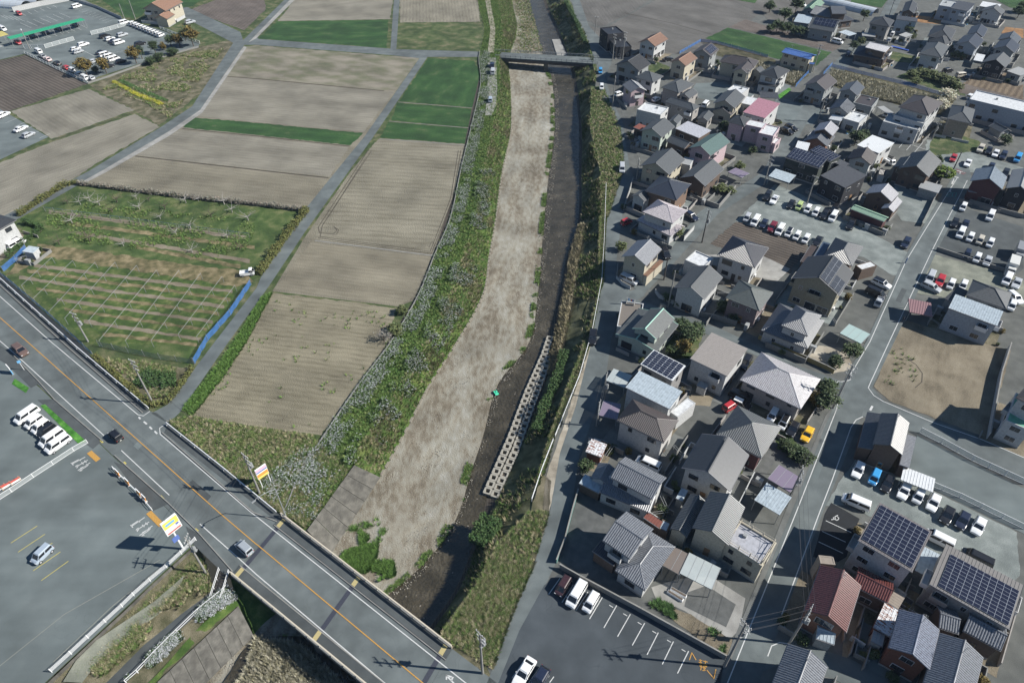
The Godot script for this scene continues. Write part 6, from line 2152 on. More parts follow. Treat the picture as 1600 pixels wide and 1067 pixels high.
	["lane","asphalt",[26.2,-125.2,29.7,-123.3,37.8,-118.7,46.7,-113,53.6,-107.4,60.1,-101.7,65.6,-98.3,67.5,-96.9,65.8,-94.4,62.9,-96.2,57.1,-100.6,51.6,-105,44.7,-110.5,35.9,-116,27.1,-120.5],0.048,0,0],
	["main_street","asphalt",[132.4,-186.7,137.5,-186.7,134.7,-179,108,-143.4,83,-109.2,73.2,-96,68.9,-89.6,67.3,-87.1,57.2,-72.2,53.1,-66.3,41.1,-48.1,34.5,-38.1,32.9,-35.6,28.1,-35.6,29.6,-38.4,39.2,-53.2,47.8,-66.4,63.3,-90.6,70.2,-100.8,76.9,-109.2,97.5,-139.2,129.2,-180.2],0.060,2.21,0],
	["side_street","asphalt",[72.5,-96.5,73.8,-91.8,88.3,-82.2,93.7,-78,101.9,-72.2,98.2,-66.3,90.4,-71.9,76.9,-83.6,67.6,-87.9],0.048,0,0],
	["side_street","asphalt",[35.7,-44.4,40,-44.4,41.3,-44.4,48.8,-41.6,55.2,-37.2,52.4,-34.8,45.1,-39,37.9,-40.7,33.4,-39],0.048,0,0],
	["pavement","concrete_dark",[63.3,-90.6,63.9,-89.6,47.5,-65.5,39.4,-52.9,29.6,-38.4,28.6,-38.4,38.1,-52.9,46.1,-65.5,60.8,-87.9],0.048,0,0],
	["vacant_lot","dirt",[88.3,-116.5,91.3,-114.7,106.7,-106.4,99.7,-96.5,88.9,-82.7,74.8,-91.9,73.3,-95.8,80.3,-106],0.048,2.13,0.2],
	["asphalt_yard","asphalt_lot",[76.5,-83.1,89.9,-71.1,98.8,-63.8,93.6,-55.6,84.9,-62.1,71.7,-72.6,70.5,-74.3],0.048,0,0],
	["gravel_lot","gravel_lot",[59.1,-73.6,63.2,-77.8,70.5,-72.9,74.8,-69.9,84,-62.3,80.2,-54.5,75.3,-51.8,67.1,-60.2,58.3,-67.5,53.9,-67.5],0.036,0,0.2],
	["gravel_lot","gravel_lot",[59.7,-156.8,76.4,-176.8,82.5,-170.7,90.9,-156.4,100.3,-142.5,102.9,-143.9,94.4,-133.1,92.4,-133.1,88.3,-140.6,75.8,-145.6],0.036,0,0.2],
	["field","soil_dark3",[51,-146.5,60.2,-157.1,76.4,-145.6,67.3,-133.7,62.4,-137.1,57.9,-141.1],0.048,0.61,0.4],
	["parking_lot","asphalt_dark2",[8.1,-55.3,10.6,-54,19.4,-48.8,30.6,-41.6,29,-37.7,8.7,-34,-2.7,-36.4,1.1,-45.8,5,-52.9],0.048,0,0],
	["yard","gravel_dark",[11.8,-70.8,20.3,-66.9,14.9,-56.7,20.9,-49.3,19.9,-48.8,7.3,-55.8],0.036,0,0],
	["yard","gravel_dark",[27.3,-51.8,30.4,-52.9,34.2,-49.8,31.9,-46.3,26.3,-49.5],0.060,0,0],
	["yard","concrete",[21.7,-52.6,26.1,-54,31.3,-54.5,35.9,-50.8,33.7,-45.8,31.9,-44.4,26.2,-48.8,22.1,-50.8],0.036,0,0],
	["vegetable_plot","dirt",[20.8,-50.1,22.6,-50.8,26.1,-48.5,32.5,-44.6,30.9,-41.8],0.048,0,0.3],
	["parking_lot","asphalt_dark",[123.7,-170.7,123.5,-165.5,136,-154.3,125.7,-135.7,123,-133.7,108,-143.4],0.036,0,0],
	["gravel_lot","gravel_pale",[106.7,-141.7,122.4,-132.6,123.2,-130.6,117.8,-121,96.1,-125.7,94.4,-126.9],0.048,0,0.3],
	["gravel_lot","gravel_lot",[133.4,-205.2,153.9,-186.7,149,-177.9,137,-183.6,131.6,-184.4,128.1,-195.7],0.048,0,0.4],
	["grass_plot","grass",[135.6,-206.6,142.3,-211.2,149.3,-204.3,149,-197.8,137,-195.7,127.7,-193.6],0.060,0,0.5],
	["yard","gravel_lot",[111,-176.1,116.8,-172.5,120.3,-166.2,111.2,-155.8,105,-157.4,105.1,-166.2],0.036,0,0.2],
	["yard","asphalt_lot",[93.8,-239.3,99.3,-234.9,108.1,-227.5,99.9,-215.9,88.9,-218.4],0.036,0,0],
	["yard","asphalt_lot",[68.2,-250.8,78.4,-252,87.2,-240.4,80.3,-231.1,68,-236.5,63.1,-240.4],0.036,0,0],
	["yard","concrete",[56.4,-141.7,60.9,-143.4,68.4,-135.7,63.7,-130.6,56.7,-133.1,48.7,-135.7,47.6,-141.7],0.060,0,0],
	["yard","dirt",[35.7,-96.2,40,-98.3,42.3,-96.5,39,-90.4,35.1,-90.9],0.036,0,0.3],
	["garden_ground","grass",[51.2,-269.8,56.7,-273.1,61.4,-266.5,58.3,-260.1,53.4,-259.4],0.036,0,0.3],
	["garden_ground","grass",[51.2,-87.1,49.3,-81.6,53,-76,54.2,-78.3],0.036,0,0.2],
	["garden_ground","dirt_pale",[62.2,-104,66.2,-108,71.4,-107,71.3,-101.1,65.9,-99.3],0.036,0,0.3],
	["garden_ground","grass",[37.5,-115.4,42.2,-112.1,38.5,-104,33.8,-104,33.1,-108],0.036,0,0.3],
	["garden_ground","grass_bright",[94.7,-239.3,101.3,-246.7,101.7,-245,95.5,-236.5],0.060,0,0],
	["garden_ground","grass_bright",[99,-177.2,102.2,-181.7,102.7,-180.5,98.7,-175.3],0.060,0,0],
	["garden_ground","grass",[154.3,-283.6,162.9,-276.6,158.6,-269.8,148.8,-273.1],0.036,0,0.3],
	["field","soil_grey",[29.1,-361.7,65.7,-383.6,85.4,-383.6,54.2,-332.3,39.2,-313,32.1,-323.3],0.024,1.44,0.5],
	["field","soil_grey",[32.3,-314.7,40.3,-310.5,54,-330.4,92,-383.6,108.3,-343.6,114.3,-332.3,84.6,-290.9,69.4,-280.1,48,-283.6,43.6,-290.9,37.8,-298.5],0.024,0.74,0.5],
	["field","soil_grey",[92,-383.6,133.1,-383.6,159.8,-361.7,115.2,-314.7,114.3,-332.3,108.3,-343.6],0.036,1.02,0.5],
	["field","crop",[81.5,-298.5,94.4,-312.2,108.3,-300.1,129.2,-282.2,118,-267.8,105.2,-275.2],0.048,0.71,0.4],
	["field","soil_dark2",[104.7,-323.3,110,-316.4,135.7,-289.4,130.2,-283.6,108.7,-301.7,95.1,-313],0.036,0.83,0.4],
	["field","crop",[101.9,-383.6,133.1,-383.6,115.1,-346.5,104.6,-353.4],0.060,0,0],
	["field","crop",[177.4,-383.6,200.4,-383.6,172.4,-339.7,161.2,-348.4],0.048,0,0],
	["field","crop",[230,-383.6,276,-383.6,248.8,-336.9,232.6,-339.7],0.048,0,0],
	["field","crop_thin",[78.8,-294.7,84.6,-293.2,104,-275.2,103.7,-269.8,96,-264.5,91.5,-271.1,80.9,-280.1],0.024,0,0.5],
	["stony_plot","weeds",[124.2,-267.8,129.5,-262,155.5,-239.3,157.6,-236.5,145.9,-223.4,136.1,-231.1,123.9,-240.4,116,-250.8],0.036,0,0.4],
	["stony_plot","weeds",[95.8,-273.1,103.7,-269.8,112.8,-263.2,112.4,-258.2,103.3,-247.9,99.1,-253.9,95.3,-262],0.048,0,0.4],
	["allotment","soil_strips",[172.9,-255.7,181.2,-266.5,192.7,-256.9,181.5,-236.5,166.9,-250.8],0.036,2.24,0.2],
	["allotment","soil_dark2",[164.8,-253.9,166.9,-250.8,181.5,-236.5,178.5,-231.1,161.5,-242.1],0.036,0,0.2],
	["bare_plot","dirt_orange",[175.5,-326,178.6,-330.4,194.4,-325.1,189,-316.4,181.6,-319],0.036,0,0.2],
	["bare_plot","dirt_orange",[209.7,-304.8,215.9,-313,222.4,-310.5,215.8,-298.5],0.048,0,0.2],
	["hedge_ground","grass",[144.6,-256.9,155.1,-264.5,164.3,-247.9,162.4,-239.3,156.9,-242.1],0.024,0,0.4],
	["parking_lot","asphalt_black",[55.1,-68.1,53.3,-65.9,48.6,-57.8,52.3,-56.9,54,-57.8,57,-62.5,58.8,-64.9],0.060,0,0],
]
const LINES := [
	["paint_orange",0.16,[-131.2,-129.1,-115.4,-117.1,-105.2,-109.2,-49.9,-66.1,-41.8,-60],0.075],
	["paint_white",0.16,[-135.9,-137.1,-119.6,-124.7,-100.1,-109.2,-72.7,-88.2,-71.5,-87.9,-70.7,-89.1],0.075],
	["paint_white",0.16,[-66.6,-85.6,-67.2,-84.8,-66.5,-83.3,-44.8,-66.4,-43.2,-65.2],0.075],
	["paint_white",0.16,[-118.34,-114.71,-106.4,-105.79,-76.96,-82.96],0.075],
	["paint_white",0.16,[-72.23,-79.46,-59.71,-69.63],0.075],
	["paint_white",0.16,[-52.43,-63.88,-44.13,-57.62],0.075],
	["paint_white",0.3,[-72.31,-87.59,-71.75,-87.1],0.075],
	["paint_white",0.3,[-70.87,-86.45,-70,-85.8],0.075],
	["paint_white",0.3,[-69.26,-85.16,-68.52,-84.53],0.075],
	["paint_white",0.3,[-67.85,-84.06,-67.13,-83.43],0.075],
	["paint_cream",0.14,[-65.81,-41.17,-60.94,-49.52,-53.43,-59.28],0.075],
	["paint_cream",0.1,[-74.41,-38.96,-67.64,-48.26,-56.58,-57.28],0.075],
	["paint_yellow",0.12,[-82.26,-60.3,-79.58,-63.51],0.075],
	["paint_yellow",0.12,[-80.19,-58.65,-77.5,-61.94],0.075],
	["paint_yellow",0.12,[-76.04,-55.38,-73.34,-58.7],0.075],
	["paint_yellow",0.12,[-73.91,-53.7,-71.25,-57.05],0.075],
	["paint_yellow",0.12,[-75.87,-59.86,-75.44,-60.3],0.075],
	["paint_orange",0.9,[-78,-79.09,-75.46,-77.18],0.075],
	["paint_orange",0.9,[-61.97,-66.18,-58.83,-63.67],0.075],
	["paint_yellow",0.3,[-77.19,-81.92,-76.45,-81.27],0.075],
	["paint_yellow",0.3,[-70.64,-76.82,-70.07,-76.35],0.075],
	["paint_yellow",0.3,[-61.24,-69.53,-60.35,-68.8],0.075],
	["paint_yellow",0.3,[-52.94,-62.98,-52.24,-62.52],0.075],
	["paint_white",0.13,[13.91,-50.93,11.65,-47.52],0.075],
	["paint_white",0.13,[15.98,-49.65,13.68,-46.18],0.075],
	["paint_white",0.13,[17.88,-48.26,15.56,-44.86],0.075],
	["paint_white",0.13,[19.86,-46.91,17.56,-43.57],0.075],
	["paint_white",0.13,[21.66,-45.46,19.53,-42.23],0.075],
	["paint_white",0.13,[23.68,-44.15,21.51,-40.88],0.075],
	["paint_white",0.13,[25.64,-42.76,23.46,-39.62],0.075],
	["paint_white",0.13,[11.77,-51.84,9.71,-48.89],0.075],
	["paint_white",0.13,[9.62,-53.03,7.64,-50.11],0.075],
	["paint_white",0.13,[7.55,-54.1,5.68,-51.45],0.075],
	["paint_white",0.13,[2.07,-41.85,0,-38.96],0.075],
	["paint_white",0.13,[3.99,-40.5,2.36,-38.38],0.075],
	["paint_white",0.13,[5.92,-39.18,5.28,-38.38],0.075],
	["paint_white",0.12,[14.84,-49.7,15.39,-49.34],0.080],
	["paint_white",0.12,[16.83,-48.36,17.36,-48.01],0.080],
	["paint_white",0.12,[18.82,-47.03,19.35,-46.69],0.080],
	["paint_white",0.12,[20.82,-45.7,21.34,-45.36],0.080],
	["paint_white",0.12,[22.78,-44.36,23.29,-44.04],0.080],
	["paint_white",0.12,[24.67,-43.01,25.17,-42.69],0.080],
	["paint_white",0.12,[52.94,-64.52,56.4,-62.27],0.075],
	["paint_white",0.12,[51.62,-62.5,54.83,-60.48],0.075],
	["paint_white",0.12,[50.4,-60.53,53.67,-58.44],0.075],
	["paint_white",0.15,[131.3,-180.9,98.4,-139.2,77.7,-109.2,71.1,-100.8,68.1,-97.2],0.075],
	["paint_white",0.15,[133.2,-179,106.7,-143.4,81.9,-109.2,72.9,-96.7,72,-95.4,72.3,-93.3,73.6,-91.6],0.075],
	["paint_white",0.15,[64.2,-90.6,48.6,-66.4,40.1,-53.4,30.3,-38.4,28.6,-36],0.075],
	["paint_white",0.15,[68,-87.7,66.4,-86.9,64.7,-85,56.8,-72.7,52.6,-66.4,40.8,-48.3,40.6,-46.3,41.7,-45.1],0.075],
	["paint_white",0.4,[70.01,-89.32,70.92,-90.45],0.075],
	["paint_white",0.4,[65.08,-95.35,66.26,-97.15],0.075],
	["paint_white",0.15,[65.3,-97.5,67.1,-97.1,68.6,-97.4,69.4,-97.8],0.075],
	["paint_white",0.15,[63.6,-94.4,64.6,-93.4,64.7,-91.9,63.4,-89.3],0.075],
	["paint_white",0.15,[36.9,-42,37.9,-43.5,39.2,-44,40.5,-43.8],0.075],
	["paint_white",0.15,[73.7,-91.6,81.1,-86.1,88.2,-82,93.7,-77.8],0.075],
	["paint_white",0.4,[129.57,-181.36,131.48,-180.63],0.080],
	["paint_white",0.14,[119.89,-200.51,122.93,-204.55],0.075],
	["paint_white",0.14,[121.7,-199.41,124.73,-203.14],0.075],
	["paint_white",0.14,[123.42,-197.8,126.55,-201.69],0.075],
	["paint_white",0.14,[125.13,-196.2,130.72,-202.88],0.075],
	["paint_white",0.14,[126.45,-201.69,129.56,-198.44],0.075],
	["paint_white",0.12,[-218,-318.3,-209.8,-311.9],0.060],
	["paint_white",0.12,[-216.3,-320.6,-208.1,-314.1],0.060],
	["paint_white",0.12,[-214.6,-322.9,-206.3,-316.4],0.060],
	["paint_white",0.12,[-212.9,-325.2,-204.6,-318.6],0.060],
	["paint_white",0.12,[-211.1,-327.5,-202.8,-320.9],0.060],
	["paint_white",0.12,[-209.3,-329.9,-201,-323.2],0.060],
	["paint_white",0.12,[-207.6,-332.3,-199.2,-325.5],0.060],
	["paint_white",0.12,[-204.7,-298.3,-199.7,-294],0.060],
	["paint_white",0.12,[-203.1,-300.2,-198.1,-295.8],0.060],
	["paint_white",0.12,[-201.5,-302.1,-196.5,-297.7],0.060],
	["paint_white",0.12,[-199.9,-304,-194.9,-299.5],0.060],
	["paint_white",0.12,[-198.3,-305.9,-193.3,-301.4],0.060],
	["paint_white",0.12,[-196.6,-307.8,-191.6,-303.3],0.060],
	["paint_white",0.12,[-195,-309.8,-190,-305.2],0.060],
	["paint_white",0.12,[-193.3,-311.7,-188.3,-307.1],0.060],
	["paint_white",0.12,[-191.6,-313.7,-186.6,-309],0.060],
	["paint_white",0.12,[-189.9,-315.7,-184.9,-311],0.060],
	["paint_white",0.12,[-224.5,-331.6,-220.9,-328.4],0.060],
	["paint_white",0.12,[-222.9,-333.9,-219.3,-330.7],0.060],
	["paint_white",0.12,[-221.2,-336.3,-217.6,-333],0.060],
	["paint_white",0.12,[-219.5,-338.6,-215.9,-335.3],0.060],
	["paint_white",0.12,[-217.8,-341,-214.2,-337.7],0.060],
	["paint_white",0.12,[-216,-343.4,-212.4,-340],0.060],
	["paint_white",0.12,[-202.5,-337.1,-201,-340.6],0.060],
	["paint_white",0.12,[-199.9,-335,-198.4,-338.5],0.060],
	["paint_white",0.12,[-197.4,-332.9,-195.9,-336.4],0.060],
	["paint_white",0.12,[-194.9,-330.8,-193.4,-334.3],0.060],
	["paint_white",0.12,[-192.4,-328.8,-190.9,-332.2],0.060],
	["paint_white",0.12,[-190,-326.7,-188.4,-330.1],0.060],
	["paint_white",0.12,[-187.5,-324.7,-186,-328.1],0.060],
	["paint_white",0.12,[-185.1,-322.7,-183.5,-326.1],0.060],
	["paint_white",0.12,[-182.8,-320.8,-181.1,-324.1],0.060],
	["paint_white",0.12,[-180.4,-318.8,-178.8,-322.1],0.060],
	["paint_white",0.12,[-234.9,-330.5,-226.5,-323.7],0.060],
	["paint_white",0.12,[-231.7,-329.3,-223.3,-322.6],0.060],
	["paint_white",0.12,[-228.5,-328.2,-220.2,-321.5],0.060],
	["paint_white",0.12,[-225.4,-327.1,-217.2,-320.4],0.060],
	["paint_white",0.12,[-175.3,-285.2,-166.9,-278],0.060],
	["paint_white",0.12,[-166.9,-278,-157.3,-284.3],0.060],
	["paint_white",0.2,[-210.2,-287.9,-211,-290.2],0.060],
	["paint_white",0.2,[-209.8,-288.3,-210.6,-290.6],0.060],
	["paint_white",0.2,[-209.4,-288.7,-210.3,-291],0.060],
	["paint_white",0.2,[-209,-289,-209.9,-291.4],0.060],
	["paint_white",0.2,[-208.7,-289.4,-209.5,-291.7],0.060],
	["paint_white",0.2,[-208.3,-289.8,-209.1,-292.1],0.060],
	["paint_white",0.2,[-207.9,-290.1,-208.7,-292.5],0.060],
	["paint_white",0.12,[-173.5,-220.2,-171.7,-223.9],0.060],
	["paint_white",0.12,[-169.1,-217.3,-167.3,-220.8],0.060],
	["paint_white",0.12,[-164.8,-214.4,-162.9,-217.9],0.060],
	["paint_white",0.12,[-160.5,-211.5,-158.6,-215],0.060],
	["paint_white",0.12,[-156.3,-208.8,-154.4,-212.1],0.060],
	["paint_white",0.12,[-152.2,-206,-150.3,-209.3],0.060],
	["paint_orange",0.16,[-41.8,-60.04,-12.57,-38.36,-6.05,-33.55],0.075],
	["paint_white",0.16,[-43.24,-65.25,-6.55,-38.36,0,-33.55],0.075],
	["paint_white",0.16,[-44.1,-57.6,-40.5,-54.8,-18,-38.4,-10.3,-32.8],0.075],
]
const DITCHES := [
	["field_ditch","soil_mud_shade",0.7,[-13.19,-275.19,-11.85,-258.18,-13.5,-228.49,-14.76,-200.82,-15.28,-184.75,-16.3,-170.36,-19.63,-141.14,-22.38,-124.24,-26.2,-110.05,-31.14,-96.16,-35.7,-82.34],0.05],
	["field_ditch","soil_mud_shade",0.45,[-107.31,-257.25,-95.86,-255.09,-46.37,-243.82],0.05],
	["field_ditch","soil_mud_shade",0.45,[-116.28,-194,-76.57,-185.33,-53.98,-180.53],0.05],
	["field_ditch","soil_mud_shade",0.4,[-108.67,-213.08,-82.76,-207.73,-51.3,-200.6],0.05],
	["field_ditch","soil_mud_shade",0.4,[-147.4,-204.57,-129.71,-225.9],0.05],
	["field_ditch","concrete",0.35,[-51,-147.96,-19.96,-141.28],0.06],
	["field_ditch","concrete",0.3,[-40.07,-234.07,-13.74,-229.02],0.06],
	["field_ditch","concrete",0.3,[-41.17,-218.62,-14.34,-213.55],0.06],
	["field_ditch","concrete",0.3,[-42.33,-205.69,-14.78,-201.25],0.06],
	["field_ditch","soil_mud_shade",0.4,[51.28,-332.27,70.77,-317.89,85.34,-303.45],0.06],
	["tyre_rut","soil_mud_shade",0.2,[-45.01,-197.8,-51.49,-154.27,-50.58,-151.53,-46.94,-150.93,-46.27,-152.74,-47.24,-154.27],0.05],
	["tyre_rut","soil_mud_shade",0.2,[-43.94,-197.37,-50.6,-154.89,-50.04,-149.73,-20.76,-143.09,-17.29,-168.96,-16.8,-197.8],0.05],
	["tyre_rut","soil_mud_shade",0.2,[-50.42,-149.14,-20.37,-142.25,-16.71,-168.27,-16,-197.8],0.05],
	["tyre_rut","soil_mud_shade",0.15,[-44.95,-193.59,-49.88,-158.98],0.05],
	["tyre_rut","soil_mud_shade",0.15,[-47.69,-154.81,-45.84,-152.89,-46.04,-150.63,-47.79,-151],0.06],
	["tyre_rut","soil_mud_shade",0.15,[-21.24,-144.79,-20.67,-147.67,-19.67,-145.5,-20.31,-145.36],0.06],
	["tyre_rut","soil_mud_shade",0.18,[83.17,-104.41,84.59,-102.09,84.77,-99.54,83.57,-97.06,81.5,-95.44],0.07],
]
const STROKES := [
	["paint_white",0.16,[[-78.22,-77.89,-79.83,-76.36],[-79.13,-77.34,-80.02,-76.5],[-78.9,-77.25,-78.68,-77.1],[-80.14,-76.58,-79.53,-76.14]]],
	["paint_white",0.16,[[-77.93,-77.08,-77.45,-76.73],[-78.28,-76.69,-77.8,-76.34],[-77.43,-77.2,-78.66,-75.82,-78.93,-75.75,-78.89,-75.99,-78.63,-76.14,-78.5,-76,-78.57,-75.48]]],
	["paint_white",0.16,[[-76.71,-76.62,-78.09,-74.91],[-77.2,-76.29,-76.93,-76.18,-77.87,-75.42],[-77.3,-75.83,-76.78,-76.13,-76.94,-75.83,-77.59,-75.09,-77.72,-74.77,-77.36,-74.92]]],
	["paint_white",0.16,[[-62.25,-65.11,-63.73,-63.43],[-63.09,-64.48,-63.9,-63.55],[-62.87,-64.4,-62.67,-64.26],[-64.02,-63.64,-63.45,-63.23]]],
	["paint_white",0.16,[[-61.66,-64.1,-61.21,-63.77],[-62.03,-63.68,-61.58,-63.36],[-61.16,-64.25,-62.46,-62.78,-62.72,-62.68,-62.67,-62.93,-62.4,-63.1,-62.29,-62.97,-62.39,-62.44]]],
	["paint_white",0.16,[[-60.3,-63.5,-61.66,-61.71],[-60.77,-63.14,-60.51,-63.04,-61.43,-62.24],[-60.88,-62.67,-60.37,-63,-60.53,-62.7,-61.18,-61.92,-61.31,-61.6,-60.97,-61.77]]],
	["paint_white",0.22,[[-9.27,-39.34,-8.06,-38.16],[-9.24,-38.83,-9.27,-39.34,-8.58,-39.15],[-8.55,-38.63,-8.35,-39.09]]],
	["paint_white",0.14,[[54.11,-64.74,54.67,-64.85,54.73,-65.27,55.31,-65.57],[54.39,-64.79,54.44,-65.16],[54.55,-64.76,54.79,-64.6,55.17,-64.77,55.31,-65.09,55.14,-65.3],[53.97,-64.67,54.05,-64.76]]],
	["paint_orange",0.12,[[25.52,-41.51,26.06,-42.53,26.45,-41.51]]],
	["paint_orange",0.12,[[27.74,-40.06,28.46,-38.91,29.02,-40.17]]],
	["paint_orange",0.12,[[26.91,-41.49,27.3,-41.38],[27.13,-41.54,26.85,-40.63],[26.81,-41.18,27.2,-41.08],[27.49,-41.33,28.02,-41.2],[27.79,-41.37,27.5,-40.46],[27.37,-40.93,27.89,-40.79],[27.24,-40.53,27.81,-40.54]]],
	["paint_orange",0.12,[[26.96,-40.83,27.22,-40.77],[27.12,-40.89,26.85,-40.09],[26.87,-40.57,27.13,-40.5],[27.35,-40.73,27.69,-40.64],[27.55,-40.78,27.29,-39.98],[27.23,-40.38,27.58,-40.29],[27.11,-40.02,27.5,-40.07]]],
	["paint_teal",0.22,[[124.07,-172.12,125.02,-172.52,125.28,-171.86,122.69,-170.01,123.89,-169.74],[125.74,-172.06,124.35,-169.94,125.26,-169.74,126.65,-171.85,125.74,-172.06]]],
	["paint_white",0.2,[[129.73,-179.92,127.85,-176.85],[128.67,-178.62,127.64,-176.94],[128.94,-178.63,129.19,-178.53],[127.5,-176.99,128.21,-176.71]]],
	["paint_white",0.2,[[126.17,-174.79,126.62,-174.57],[125.73,-174.08,126.18,-173.86],[126.72,-175.21,125.18,-172.69,124.88,-172.45,124.96,-172.8,125.27,-173.15,125.38,-173.02,125.22,-172.29]]],
	["paint_red",0.5,[[133.3,-185.77,134.7,-183.25],[132.41,-184.54,133.97,-182.69]]],
	["paint_white",0.3,[[132.9,-184.92,134.65,-183.63],[133.78,-184.27,133.01,-183.05]]],
]
const KERBS := [[-140,-143.9,-121.9,-128.9,-94.5,-106.6,-72,-88.7],[-66.3,-83.7,-44.1,-66.1,-39.6,-64.3],[-106,-105,-96.5,-97.1,-90.8,-92.1],[-90.8,-92.1,-76.6,-81.6],[-73,-78.3,-59.4,-68.1,-52,-62.1,-44.4,-55.3]]
const BRIDGE := [-39.05,0,-65.37,-8.75,0,-43.08,-44.25,0,-54.62,-13.81,0,-33.32]
const FAR_BRIDGE := [-6.73,0,-282.89,34.1,0,-276.56,-6.62,0,-276.91,33.48,0,-269.78]
const BLOCK_LINES := [[-4.44,-73.52,-0.25,-85.8,3.35,-98.34,7.23,-109.82,8.76,-115.76],[-3.02,-72.83,0.62,-82.65,5.09,-98.34,8.17,-108.39]]
const FACINGS := [
	["sloping grey concrete facing above the near bridge, upstream side",6,[-28.71,0.1,-76.03,-34.29,0.1,-62.6,-24.55,-4,-76.36,-30.82,-4.2,-60.51]],
	["sloping grey concrete facing below the near bridge, downstream side",7,[-42.62,-2.1,-50.61,-50.91,-2.1,-39.25,-39.91,-4.7,-47.07,-48.19,-4.7,-35.72]],
]
